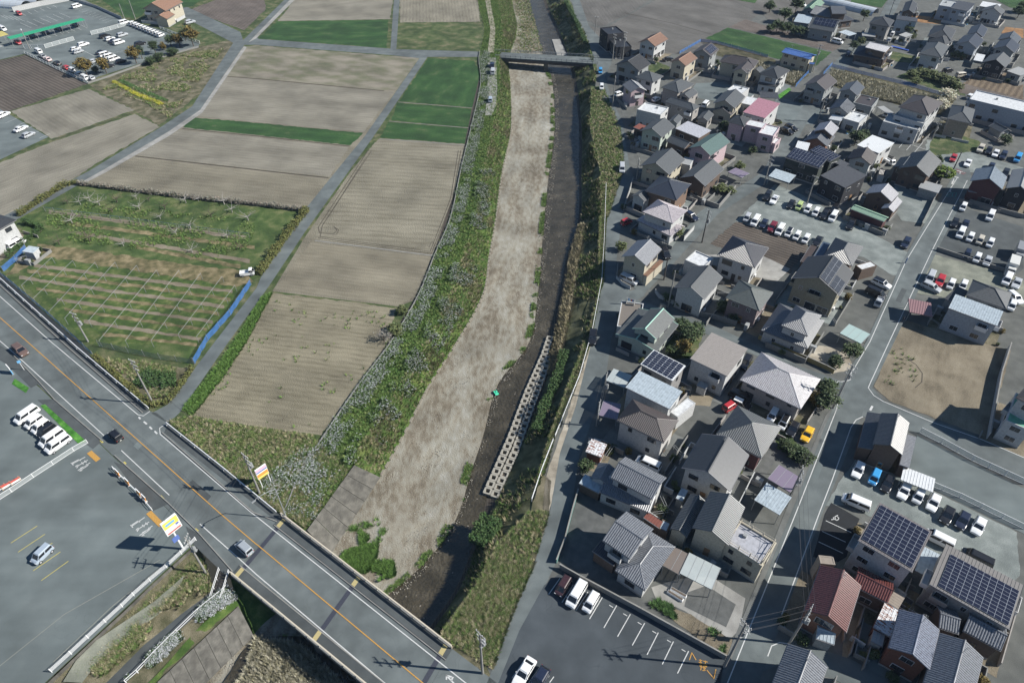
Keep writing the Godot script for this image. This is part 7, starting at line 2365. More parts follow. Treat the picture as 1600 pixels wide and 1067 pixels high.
const HOUSES := [
	["black_house","black box shaped modern house beside the river road","house",[["f",40.4,-287.6,1.86,8.2,7,6.6,0,"metal_black","wall_black",{}],["f",43,-280.9,1.76,10.5,6.3,4.2,0,"metal_black","wall_black",{}]]],
	["white_house","white two storey house with orange tile roof beside ploughed field","house",[["g",55.8,-278.7,0.91,10.4,7.4,5.8,0.5,"tile_orange","wall_white",{}]]],
	["tiled_house","charcoal roofed house on the corner facing the far bridge","house",[["g",44.6,-254.5,0.93,8.9,10,5.6,0.5,"tile_charcoal","wall_grey",{}]]],
	["grey_house","grey hip roofed house behind the pink house","house",[["h",48.9,-243.3,0.89,7.3,7.4,5.4,0.48,"slate_grey","wall_white",{}]]],
	["pink_house","narrow pink house with pale blue-grey gable roof by river road","house",[["g",42.3,-233.1,1.86,7,6,5.6,0.5,"tile_silver","wall_pink",{}]]],
	["beige_house","beige house with grey hip roof beside small asphalt court","house",[["h",57.7,-235.3,0.84,10.3,7,5.4,0.48,"slate_grey","wall_beige",{}],["g",60.6,-230.1,0.9,6.2,4,4.6,0.5,"slate_grey","wall_beige",{}]]],
	["long_house","wide grey roofed house with low hip ends in front of asphalt court","house",[["h",56.5,-219.9,2.43,11,4.6,5.5,0.48,"slate_grey","wall_beige",{}],["g",63.6,-215.3,1.05,5.9,3.7,3.2,0.5,"slate_grey","wall_beige",{}]]],
	["white_flat_house","white flat roofed house with roof balcony by river road","house",[["f",46,-215.6,1.02,6.7,8.2,5.5,0,"roof_white","wall_white",{}]]],
	["cream_house","cream house with orange gable roof beside grass plot","house",[["g",64.2,-258.7,0.92,9.9,6.4,5.6,0.5,"tile_orange","wall_cream",{}]]],
	["solar_gable_house","grey gabled house with solar panels beside blue netting","house",[["g",74.4,-268.2,0.99,8.6,7.2,5.6,0.5,"slate_brown","wall_grey",{"solar":[[4,3,1,0.12,0.9,0.15,0.9]]}]]],
	["arched_window_house","large dark roofed house with tall arched window","house",[["h",84.5,-257.6,1.09,7.5,12.7,5.6,0.48,"slate_brown","wall_cream",{}],["g",84.4,-250.2,1.02,7.8,5.4,5.6,0.5,"slate_brown","wall_cream",{}]]],
	["annex_house","small grey gabled annex beside the arched window house","house",[["g",90.9,-253.6,0.86,3.9,4.5,3.6,0.5,"slate_grey","wall_grey",{}]]],
	["hip_house","white house with dark hip roof and green lawn strip","house",[["h",94.5,-246.6,0.86,10.1,7.1,5.8,0.48,"slate_charcoal","wall_white",{}],["s",92.5,-243.3,0.99,5.3,6.9,2.9,0.06,"slate_charcoal","wall_white",{}]]],
	["blue_roof_warehouse","cream warehouse with bright blue roof beside green crop","warehouse",[["g",109.7,-266.5,2.41,11.4,6.1,5.2,0.25,"metal_blue","wall_cream",{}],["s",113.5,-261.4,1.15,1.9,1.8,3.4,0.06,"metal_blue","wall_cream",{}]]],
	["pink_roof_house","white building with flat pink metal roof","house",[["s",81.2,-214.9,2.48,7.4,12.1,6,0.06,"metal_pink","wall_white",{}]]],
	["white_shed","white flat roofed shed behind the pink roofed building","shed",[["f",81.1,-227.6,1.03,6.7,3.6,3.2,0,"roof_white","wall_white",{}]]],
	["white_roof_shed","low shed with broad white roof above the court","shed",[["f",79.8,-237.6,0.9,6.3,5.6,3,0,"roof_white","wall_white",{}]]],
	["court_house","grey gabled house with brown annex next to white roofed shed","house",[["g",72.8,-223.1,1.01,10.8,7.3,5.5,0.5,"slate_grey","wall_cream",{}],["g",70.5,-219.4,1,4.1,6.7,3.4,0.5,"slate_brown","wall_cream",{}]]],
	["brown_gable_house","grey walled house with dull brown gable roof beside stony plot","house",[["g",107.8,-236.6,0.88,10.4,7.7,5.8,0.5,"slate_brown","wall_grey",{}]]],
	["blue_gable_house","small house with blue-grey gable roof behind stony plot","house",[["g",117.1,-232,0.94,8.8,6.1,5.5,0.5,"slate_blue","wall_grey",{}],["f",120.4,-226.4,0.94,8.6,6.1,3.6,0,"slate_brown","wall_grey",{}]]],
	["pale_gable_house","pale grey tiled house behind white roofed garage","house",[["g",109.5,-219.3,0.94,8.2,6.1,4.6,0.5,"tile_silver","wall_grey",{}],["s",106.2,-214,0.97,4,3.8,3.2,0.06,"metal_white","wall_white",{}]]],
	["white_garage","garage with flat white roof and dark open front","garage",[["f",112.4,-214.1,0.86,7.9,5.3,3.4,0,"roof_white","wall_white",{}]]],
	["pink_stucco_house","rambling pink stucco house with narrow slit windows","house",[["h",72.3,-207,0.94,6.5,5.3,5.6,0.48,"slate_charcoal","wall_pink",{}],["f",76.8,-204.3,1.06,4,5.7,5.6,0,"roof_white","wall_pink",{}],["f",79.7,-200.1,1.03,7.3,4.6,5.4,0,"roof_white","wall_pink",{}],["f",80.4,-198.9,0.92,4.6,4.9,3,0,"roof_white","wall_pink",{}]]],
	["terracotta_front_house","old tiled house with terracotta gable and pale lit slope","house",[["g",98.2,-201.9,0.96,6.9,5.8,5,0.5,"tile_white","wall_brown",{}],["g",96,-199.6,0.95,8.6,6.8,3.2,0.5,"tile_silver","wall_terracotta",{}]]],
	["solar_black_house","black house with two mono-pitch roofs covered in solar panels","house",[["s",91.1,-183.5,2.11,8,4.4,6,0.15,"metal_black","wall_darkgreen",{"solar":[[9,3,0,0.02,0.98,0.05,0.95]]}],["s",85.5,-181.8,2.43,10.3,6.1,5.4,0.15,"metal_black","wall_darkgreen",{"solar":[[11,3,0,0.02,0.98,0.05,0.95]]}],["s",87.1,-190.4,2.68,3.6,5.3,5,0.06,"metal_white","wall_darkgreen",{}]]],
	["black_clad_house","tall black clad house with plain dark grey shed roof","house",[["s",92,-170.5,2.15,8.1,8.8,5.9,0.12,"metal_charcoal","wall_black",{}],["s",95.3,-180.1,2.12,3.4,2.6,5,0.06,"metal_charcoal","wall_black",{}]]],
	["brown_roof_cottage","white cottage with dark brown gable roof","house",[["g",103.1,-184.6,0.98,7.4,6.7,4.5,0.5,"tile_brown","wall_white",{}]]],
	["white_metal_house","house with broad white metal roofs beside parking bays","house",[["s",109.5,-191.6,2.27,7,8.7,5,0.06,"metal_white","wall_white",{}]]],
	["old_tile_house","old tiled house with mottled pale roof beside gravel yard","house",[["g",100.6,-163.9,0.86,5.8,6.9,4.6,0.5,"tile_white","wall_brown",{}],["g",102.3,-160.3,0.86,7.2,3.1,3.2,0.5,"tile_white","wall_brown",{}]]],
	["green_roof_shed","long dark red shed with pale green roof and two skylight windows","shed",[["g",94.7,-156.2,2.36,9,3,3.2,0.3,"metal_green","wall_darkred",{}]]],
	["brown_roof_apartments","three storey white building with brown hip roof and stepped terraces","building",[["h",130.8,-211.9,2.38,9.3,13,8.6,0.48,"slate_brown","wall_white",{}],["f",127.8,-208.9,2.39,9.3,7.1,6,0,"roof_grey","wall_white",{}],["f",124.8,-207.7,2.5,10.6,7.3,4.6,0,"roof_grey","wall_white",{}]]],
	["tan_brick_house","tan two storey house with grey hip roof above gravel car park","house",[["h",144.6,-211.3,2.59,6.9,12,5.8,0.48,"slate_grey","wall_tan",{}]]],
	["long_white_roof_block","long low apartment block with bright white roof at frame edge","building",[["f",164.1,-217.7,2.46,23.5,9.7,6.2,0,"roof_white","wall_bluegrey",{}]]],
	["garden_shed","small grey gabled shed behind flower pots","shed",[["g",156.7,-207.7,1.87,5,4,2.6,0.5,"slate_grey","wall_grey",{}]]],
	["grey_villa","pale grey house with dark hip roof above weedy hedge","house",[["h",162,-268.3,2.52,7.7,14.8,6,0.48,"slate_grey","wall_white",{}],["h",171.2,-281.5,2.26,7,8.4,5,0.48,"slate_charcoal","wall_white",{}]]],
	["navy_gable_house","navy roofed house with bright lit gable slope","house",[["g",189.1,-289.3,0.96,11.8,5.9,5.8,0.5,"slate_navy","wall_bluegrey",{}]]],
	["navy_front_house","lower navy roofed house in front of the other navy roof","house",[["g",181.3,-279.1,0.89,11.8,7.5,5.2,0.5,"slate_navy","wall_bluegrey",{}]]],
	["navy_long_house","long dark blue roofed house near frame edge","house",[["g",193.3,-274.3,0.89,10.8,7.4,5,0.5,"slate_navy","wall_grey",{}]]],
	["edge_gable_house","grey gabled house beside the bare orange soil plot","house",[["g",199.5,-283.6,0.91,8.8,6.9,5,0.5,"slate_blue","wall_grey",{}]]],
	["black_wall_barn","black walled barn with one pale lit roof slope","house",[["g",181.5,-258.9,0.84,9.9,7.6,5.2,0.5,"slate_grey","wall_black",{}]]],
	["corrugated_shed","low corrugated shed with row of white windows","shed",[["s",188.2,-254.2,2.07,5.3,6.6,3,0.06,"metal_grey","wall_grey",{}]]],
	["blue_white_house","pale blue house with dark mono-pitch roof","house",[["s",167.6,-305.9,2.71,8.2,4.5,5.6,0.06,"metal_charcoal","wall_paleblue",{}]]],
	["cream_hut","cream garden hut below the pale blue house","hut",[["s",163.3,-294.3,2.12,3.4,4.5,2.8,0.06,"metal_grey","wall_grey",{}]]],
	["dark_hip_house","large dark hip roofed house beside washing terraces","house",[["h",174.3,-288.3,0.99,15.2,8.4,5.6,0.48,"slate_charcoal","wall_grey",{}]]],
	["dark_street_house","dark walled house with grey roof on bare orange soil street","house",[["s",198.6,-321.2,2.44,7,10.9,6,0.06,"metal_charcoal","wall_bluegrey",{}]]],
	["top_white_house","white trimmed dark house at the top of the street","house",[["f",194.7,-326.1,2.54,6,10.8,5.6,0,"roof_grey","wall_bluegrey",{}]]],
	["white_top_barn","long barn with white roof beside top green field","barn",[["s",215.8,-329.3,2.5,7.6,6.9,4,0.06,"metal_white","wall_grey",{}]]],
	["split_gable_house","grey house with lit front gable below white barn","house",[["g",211.1,-318.5,0.87,6.2,7.9,5,0.5,"slate_grey","wall_white",{}]]],
	["far_corner_house","dark roofed house on the far corner beside the road","house",[["g",175.5,-321.3,1.07,15.4,4.8,5.5,0.5,"slate_charcoal","wall_brown",{}]]],
	["farmhouse","old farmhouse with layered tile roofs and solar panels","house",[["g",136.4,-316.9,2.42,9,8.7,4.6,0.5,"tile_silver","wall_brown",{"solar":[[5,2,1,0.05,0.75,0.15,0.85]]}],["g",140.1,-313.6,-3.14,6.3,7.4,6.4,0.5,"tile_silver","wall_brown",{}],["h",140.9,-314,-2.82,12.1,8.8,3.4,0.48,"tile_silver","wall_brown",{}]]],
	["solar_farm_cottage","grey cottage with row of solar panels beside the ploughed strip","house",[["g",131.5,-301.3,2.58,10.3,11.5,4.2,0.5,"slate_grey","wall_grey",{"solar":[[6,1,0,0.1,0.95,0.35,0.95]]}]]],
	["blue_lean_to","low shed with pale blue metal roof among farm trees","shed",[["s",126.8,-313.5,2.66,6.5,9.6,3,0.06,"metal_paleblue","wall_grey",{}]]],
	["green_gable_barn","grey barn with light green gable roof at top edge","barn",[["g",135.3,-327.1,0.97,15.1,5.3,4.5,0.5,"metal_green","wall_grey",{}]]],
	["plain_grey_house","grey house with hip roof and blank side wall by the lane","house",[["h",154.3,-299.9,0.98,9.5,7.9,6.2,0.48,"slate_charcoal","wall_greywall",{}]]],
	["two_tier_house","traditional house with white upper roof over dark lower roof","house",[["g",141.4,-270.3,2.39,7.9,7.4,6.2,0.3,"tile_white","wall_brown",{}],["h",140.3,-272.4,2.6,11.7,10.3,3.4,0.48,"tile_navy","wall_brown",{}]]],
	["brick_block","brown tiled two storey house with big dark blue roof","house",[["h",42.4,-164.6,2.56,9.1,10,6,0.48,"slate_navy","wall_brick",{}]]],
	["riverside_gable_house","grey gabled house behind utility pole on river road","house",[["g",43.4,-179.7,0.97,10.7,9,5.4,0.5,"slate_grey","wall_cream",{}]]],
	["long_gable_house","long grey gabled house with brown end wall and red trim","house",[["g",53.8,-174.2,0.91,12.1,7.4,5,0.5,"slate_grey","wall_brown",{}]]],
	["green_roof_house","pink house with sea green hip and gable roof","house",[["g",58.9,-189.5,0.84,11.7,7.2,6,0.5,"slate_green","wall_pink",{}]]],
	["pale_green_house","pale green house with grey gable roof by river road","house",[["g",45.2,-200.8,0.95,9,7.4,5.8,0.5,"slate_grey","wall_palegreen",{}]]],
	["speckled_roof_workshop","long low workshop with white speckled roof","workshop",[["s",57.5,-205,2.32,9.1,6.5,3.4,0.06,"roof_fleck","wall_brown",{}]]],
	["double_shed","pair of low grey roofed sheds joined side by side","shed",[["g",51.6,-196.1,2.33,7,4.6,3.6,0.5,"slate_grey","wall_brown",{}]]],
	["box_shed","small square blue-grey shed between gabled houses","shed",[["f",51.5,-183.5,2.68,2.9,4.4,3.8,0,"metal_grey","wall_white",{}]]],
	["rust_lean_to","rust red lean-to beside the pale green house","shed",[["s",41.6,-207,2.38,4.5,3.2,3.2,0.06,"metal_rustred","wall_brown",{}]]],
	["narrow_house","narrow grey house beside river road wall","house",[["g",35.3,-163.3,0.82,3.8,4.1,4.2,0.5,"slate_grey","wall_white",{}]]],
	["slim_grey_house","slim dark grey gabled house behind the pale green house","house",[["g",52.5,-209.5,1.05,4.9,3,4.8,0.5,"slate_grey","wall_grey",{}]]],
	["mottled_temple_style_house","traditional house with pinkish white mottled tile roof","house",[["h",39.5,-152.5,2.46,8.8,7.9,6,0.48,"tile_pinkwhite","wall_white",{}],["h",38.6,-151.5,2.36,10.8,6.3,3,0.48,"tile_pinkwhite","wall_white",{}]]],
	["cream_corner_house","cream house with pale tiled gable roof at lane corner","house",[["g",30.9,-134,0.96,8.2,6.4,6,0.5,"tile_pale","wall_cream",{}],["s",33.8,-132.1,0.9,7.9,1.1,2.9,0.06,"tile_orange","wall_cream",{}]]],
	["white_cube","plain white flat roofed block beside the lane","building",[["f",44.8,-133.6,2.43,4.9,5.1,4.2,0,"roof_white","wall_white",{}]]],
	["timber_front_house","white and brown timbered house with grey gable roof","house",[["g",42.2,-122.8,0.94,9.9,7.2,5.8,0.5,"slate_grey","wall_white",{}]]],
	["navy_hip_house","white house with large navy hip roof beside ploughed plot","house",[["h",55.2,-134.6,0.97,9.8,9,6,0.48,"tile_navy","wall_white",{}]]],
	["greenish_hip_house","house with greenish grey hip roof and small dormer","house",[["h",52.6,-118.4,0.94,8.1,7.7,5.6,0.48,"slate_greygreen","wall_purplebrown",{}]]],
	["big_cream_house","tall cream house with framed solar panels on lit slope","house",[["g",70.3,-123.8,0.93,10.4,10.4,7,0.5,"slate_charcoal","wall_sand",{"solar":[[4,1,1,0.03,0.97,0.56,0.97],[2,1,1,0.03,0.48,0.06,0.5]],"solar_mat":"solar_pale"}]]],
	["white_slope_house","dark tiled house whose sunlit hip is nearly white","house",[["h",79.6,-135.4,0.95,9.7,6.5,5.4,0.48,"tile_charcoal2","wall_brown",{}],["s",76,-138.4,0.96,8.2,1.8,3.6,0.06,"metal_blueslate","wall_brown",{}],["s",72.9,-137.6,0.97,8.5,1.9,3,0.06,"metal_brown","wall_brown",{}],["f",84.9,-132.9,1.95,2.1,4.6,3,0,"roof_white","wall_brown",{}]]],
	["copper_edge_house","pale green house with copper green roof edges and laundry terrace","house",[["g",29.8,-108.6,0.93,8.1,5.6,5.8,0.5,"slate_greyedge","wall_palegreen",{}],["g",28.9,-109.3,0.95,10.5,9.5,3.6,0.22,"slate_greyedge","wall_palegreen",{}],["f",26,-114.4,1.34,9,4.9,3,0,"roof_deck","wall_white",{}]]],
	["solar_flat_house","grey house with flat roof carrying rows of small solar panels","house",[["s",29.6,-95.5,2.45,7.2,5,6.3,0.05,"metal_white","wall_greywall",{"solar":[[6,4,0,0.03,0.97,0.04,0.96]],"solar_gap":0.16}]]],
	["white_terrace_house","white house with smooth pale blue flat roof and rear balcony","house",[["s",26.8,-88.9,2.5,9.2,5.3,6.4,0.03,"metal_paleblue","wall_white",{}],["f",32.4,-87,2.3,1.9,5.4,3.4,0,"roof_white","wall_white",{}]]],
	["striped_roof_house","white house with brown-grey streaked flat roof beside garden trees","house",[["s",41.3,-98.7,2.47,7.9,9.1,6.2,0.06,"roof_streak","wall_white",{}]]],
	["storage_shed","small grey ribbed storage shed on the lawn","shed",[["s",37.9,-94.1,2.52,2,1.4,2.2,0.06,"metal_grey","wall_white",{}]]],
	["brown_hip_house","house with brown tiled hip roof, white above brown walls","house",[["h",24.6,-81.6,2.54,9.3,6.2,6,0.48,"tile_brown","wall_whitebrown",{}]]],
	["garden_hip_house","traditional two tier hip roofed house with bare garden tree","house",[["h",61.2,-109.4,2.48,5.6,8.3,6,0.48,"tile_silver","wall_white",{}],["h",60.6,-110.9,2.51,10,11.1,3.3,0.48,"tile_silver","wall_white",{}]]],
	["white_tile_house","broad house with white ribbed tile roof and pinkish walls","house",[["h",52.4,-93.3,2.46,12.2,10,4.6,0.48,"tile_ribwhite","wall_beige",{}]]],
	["grey_tile_house","grey ribbed tile house beside the yellow car","house",[["h",42.8,-80,2.47,8.6,8.9,5,0.48,"tile_grey","wall_darkred",{}]]],
	["charcoal_gable_house","white house with plain charcoal gable roof","house",[["g",34.8,-72.2,0.98,9,8.5,6.2,0.5,"slate_charcoal2","wall_white",{}]]],
	["striped_tile_house","traditional house with boldly ribbed upper and lower roofs","house",[["g",21.2,-69,2.54,7.8,5.2,6,0.5,"tile_rib","wall_white",{}],["s",19.5,-67.5,2.66,8.9,3.2,3.2,0.3,"tile_rib","wall_white",{}],["g",15.9,-71.5,1.07,3.8,3.3,3.6,0.5,"tile_rib","wall_white",{}],["s",13.8,-70.2,2.57,3.9,2.1,2.6,0.06,"metal_paleblue","wall_brown",{}]]],
	["rusty_shed","brick red shed with grey rusty roof by river road","shed",[["s",15.2,-77.8,2.7,3,3,2.8,0.06,"metal_rust","wall_rust",{}]]],
	["ribbed_manor","large traditional house with weathered grey ribbed roofs beside dark yard","house",[["g",18.1,-58.2,2.45,5.1,6.7,6,0.36,"tile_rib","wall_white",{}],["h",20.8,-55.6,2.47,5.3,9.3,3.4,0.36,"tile_rib","wall_white",{}],["s",15,-56.8,2.46,4,2.3,3,0.06,"tile_navy","wall_brick",{}]]],
	["rust_link_shed","small rust red link roof with one white sheet","shed",[["s",23.2,-62.9,2.42,2.9,1.3,2.8,0.06,"metal_rustred","wall_brown",{}],["f",25,-62,2.64,1.5,2,2.4,0,"metal_paleblue","wall_brown",{}]]],
	["terrace_rail_house","cream house with tiled roof, outside stairs and railed roof terrace","house",[["g",33,-61.3,1.01,8.2,5.7,6,0.5,"tile_grey","wall_cream",{}],["g",28.9,-63.2,0.97,8.1,2.7,3.8,0.5,"tile_grey","wall_cream",{}],["f",37.2,-57.3,2.44,6.2,5.2,4.8,0,"roof_lilac","wall_cream",{}]]],
	["side_shed","small pale blue roofed shed between the white walls","shed",[["s",28.9,-68,2.56,1.2,2.4,2.6,0.06,"metal_paleblue","wall_grey",{}]]],
	["solar_cube_house","tall pale house with roof fully covered by solar panels","house",[["s",58.2,-56.5,2.42,7.9,8.5,8.2,0.05,"metal_brownseam","wall_white",{"solar":[[8,5,0,0.04,0.96,0.05,0.95]]}]]],
	["solar_wide_house","wide grey house with largest solar array on ribbed roof","house",[["s",68,-49.7,2.45,10.6,8.2,6.2,0.05,"metal_taupe","wall_taupe",{"solar":[[10,5,0,0.1,0.97,0.04,0.82]]}]]],
	["rail_fence_shed","low pale blue link roof between the two solar houses","shed",[["s",64.6,-55.1,2.49,2.4,4.9,3,0.06,"metal_paleblue","wall_grey",{}]]],
	["blue_tile_house","brown walled house with blue tile slope and bright white slope","house",[["g",55.9,-42.1,0.96,6.7,5.2,5.6,0.5,"tile_bluewhite","wall_rust",{}]]],
	["bottom_gable_house","dark tiled gabled house cut by the bottom frame edge","house",[["g",59,-37.3,0.92,10.2,5.6,5.4,0.5,"tile_rib","wall_brown",{}]]],
	["small_rib_house","low ribbed tile house below the larger solar array","house",[["g",67.5,-44.2,2.5,4.9,4.1,4,0.5,"tile_rib","wall_brown",{}]]],
	["tiny_rib_shed","tiny dark ribbed tile shed beside the low ribbed house","shed",[["g",63.3,-45.9,2.77,2.7,3.6,3.4,0.5,"tile_rib","wall_brown",{}]]],
	["red_tile_house","red tiled house on the street corner with shining side slope","house",[["g",46.7,-48.1,0.98,8.5,5.8,5.6,0.5,"tile_red","wall_terracotta",{}],["g",54.2,-51,2.54,5.1,3.6,4,0.5,"tile_red","wall_brown",{}],["f",48.3,-54.6,3.03,2.2,1.4,4.6,0,"roof_tan","wall_tan",{}]]],
	["blue_gable_shed","small pale blue gabled shed behind the red tiled house","shed",[["g",45.2,-44.3,2.77,2.5,2.9,2.8,0.3,"metal_paleblue","wall_grey",{}]]],
	["rust_striped_shed","shed roofed with alternating rusty and white sheets","shed",[["s",54.7,-46,2.45,2.4,4.6,3,0.06,"metal_rust","wall_rust",{}]]],
	["beige_lean_to","beige sheet roofed lean-to behind the red tiled house","shed",[["s",57.5,-49.3,2.37,1.6,3.2,3,0.06,"roof_tan","wall_brown",{}]]],
	["grey_hutch","small grey sheet roofed hutch below the rusty striped shed","shed",[["s",52.6,-43.6,2.59,1.6,1.8,2.4,0.06,"metal_grey","wall_grey",{}]]],
	["corner_tile_house","grey ribbed gable house at the bottom street corner","house",[["g",38,-36.5,0.96,8.3,5.3,5.6,0.5,"tile_rib","wall_white",{}]]],
	["roadside_tile_house","brown walled tiled house casting its shadow on the road","house",[["g",67.6,-78.6,1.03,8.5,4.6,6,0.5,"tile_charcoal2","wall_brown",{}],["s",65.6,-81.2,1.04,9.8,2.2,3.4,0.3,"tile_charcoal2","wall_brown",{}],["s",71,-77,1.02,8.1,1.5,3,0.1,"tile_pale","wall_brown",{}]]],
	["green_terrace_block","white apartment block with green roof terrace at frame edge","building",[["f",94.8,-84.6,2.46,4,8.9,5,0,"roof_green","wall_white",{}],["h",96.2,-85.2,2.27,5,8.2,9,0.48,"slate_brown","wall_white",{}]]],
	["blue_roof_house","pale blue roofed house beside the vacant dirt lot","house",[["s",99.7,-112.8,2.47,9.5,5.7,6,0.04,"metal_paleblue","wall_bluegrey",{}],["h",105.7,-118.6,2.49,7.9,7,5.8,0.48,"slate_grey","wall_grey",{}],["s",100.8,-121.1,2.26,2.6,6.1,3.4,0.06,"slate_charcoal","wall_grey",{}]]],
	["dark_red_house","dark red walled house with blue-grey gable roof","house",[["g",131.7,-169.3,0.94,8.4,7.8,6,0.5,"metal_bluegrey","wall_darkred",{}],["s",128.5,-168,2.82,3.2,1.6,3,0.06,"metal_bluegrey","wall_darkred",{}]]],
	["black_barn","black walled barn with pale roof at frame edge","barn",[["g",139.8,-167.7,0.95,12.4,5.7,6,0.5,"metal_grey","wall_black",{}]]],
	["grey_farm_house","brown walled house with pale grey tiled gables beside round bush","house",[["g",117.1,-178.6,0.87,12.3,8,5.4,0.5,"tile_grey","wall_brown",{}],["g",113.7,-180.2,0.91,7.3,4.2,4.6,0.5,"tile_grey","wall_brown",{}]]],
	["gate_shed","long grey corrugated gate roof below round bush","shed",[["s",117.4,-170.5,2.49,5.2,4.5,2.8,0.06,"metal_grey","wall_grey",{}]]],
	["edge_white_house","white house with grey roof beside the orchard hedge","house",[["h",-132.2,-146.3,-1.98,8.8,10.7,6.2,0.48,"slate_charcoal","wall_white",{}]]],
	["orange_roof_villa","cream villa with orange tiled roofs above the car park","house",[["g",-155,-324.1,1.34,13.2,11.3,5.6,0.5,"tile_orange","wall_cream",{}],["g",-151.8,-315.7,1.4,6.6,5.9,3.6,0.5,"tile_orange","wall_cream",{}]]],
	["orchard_hut","small pale blue roofed hut in the orchard corner","hut",[["s",-119.6,-140.5,2.91,3,2.3,2.4,0.06,"metal_paleblue","wall_white",{}]]],
	["pot_shed","small brown shed beside the cottage garden","shed",[["g",107.7,-179.6,2.69,1.9,3.3,2.4,0.5,"tile_brown","wall_white",{}]]],
]
const CARPORTS := [
	["carport","striped dark carport beside the green lawn strip","carport",[89.71,-233.68,2.99,6.28,4.88,2.7,"metal_charcoal"]],
	["carport","purple translucent carport beside the garden and lane","carport",[65.79,-179.01,2.33,4.64,4.12,2.5,"poly_purple"]],
	["carport","pale blue carport roof in front of the solar black house","carport",[77.67,-176.7,2.47,6.12,5.13,2.8,"metal_paleblue"]],
	["carport","white carport at the end of the allotment strips","carport",[181.2,-269.28,2.54,3.06,7.85,2.6,"metal_white"]],
	["carport","pale arched carport beside the farm lane","carport",[140.34,-297.46,2.1,5.4,4.55,2.6,"metal_paleblue"]],
	["carport","grey arched carport in front of the plain grey house","carport",[148.46,-295.57,2.8,5.19,4.07,2.5,"metal_grey"]],
	["carport","clear ribbed carport beside the pale blue flat roof","carport",[21.38,-95.54,2.63,4,4.01,2.7,"poly_clear"]],
	["carport","smoky ribbed carport beside the brown hip roof","carport",[18.69,-87.08,2.83,3.45,4.21,2.7,"poly_purple"]],
	["carport","pale blue slab carport beside the main street","carport",[43.92,-66.87,2.42,4.53,4.52,3,"metal_paleblue"]],
	["carport","purple tinted carport next to the street pole","carport",[47.29,-71.28,2.38,4.19,4.24,2.6,"poly_purple"]],
	["carport","large clear carport over the grey paving","carport",[29.1,-53.89,2.59,5.11,4.24,2.7,"poly_clear"]],
	["carport","brown translucent patio roof behind the weathered manor","carport",[25.74,-55.75,2.54,2.83,4.19,2.6,"poly_brown"]],
	["carport","pink tiled carport beside the vacant dirt lot","carport",[91.27,-117.61,2.8,4.73,4.89,2.6,"tile_pinkcar"]],
	["carport","double white topped carport above the parked white cars","carport",[70.51,-71.29,2.6,5.13,3.23,2.4,"metal_white"]],
	["carport","pale green ribbed carport beside the garden","carport",[73.46,-108.9,2.35,4.66,4.56,2.6,"poly_green"]],
	["carport","small grey carport beside the brown roofed building","carport",[125.8,-221.75,1.79,6.06,2.55,2.5,"metal_grey"]],
	["parking_canopy","long green canopy over the upper car park","canopy",[-196.19,-301.33,-2.25,30.86,3.24,3.2,"canopy_green"]],
	["parking_canopy","yellow canopy beside the green parking canopy","canopy",[-211.43,-292.71,-2.24,4.85,5.83,3.6,"canopy_yellow"]],
]
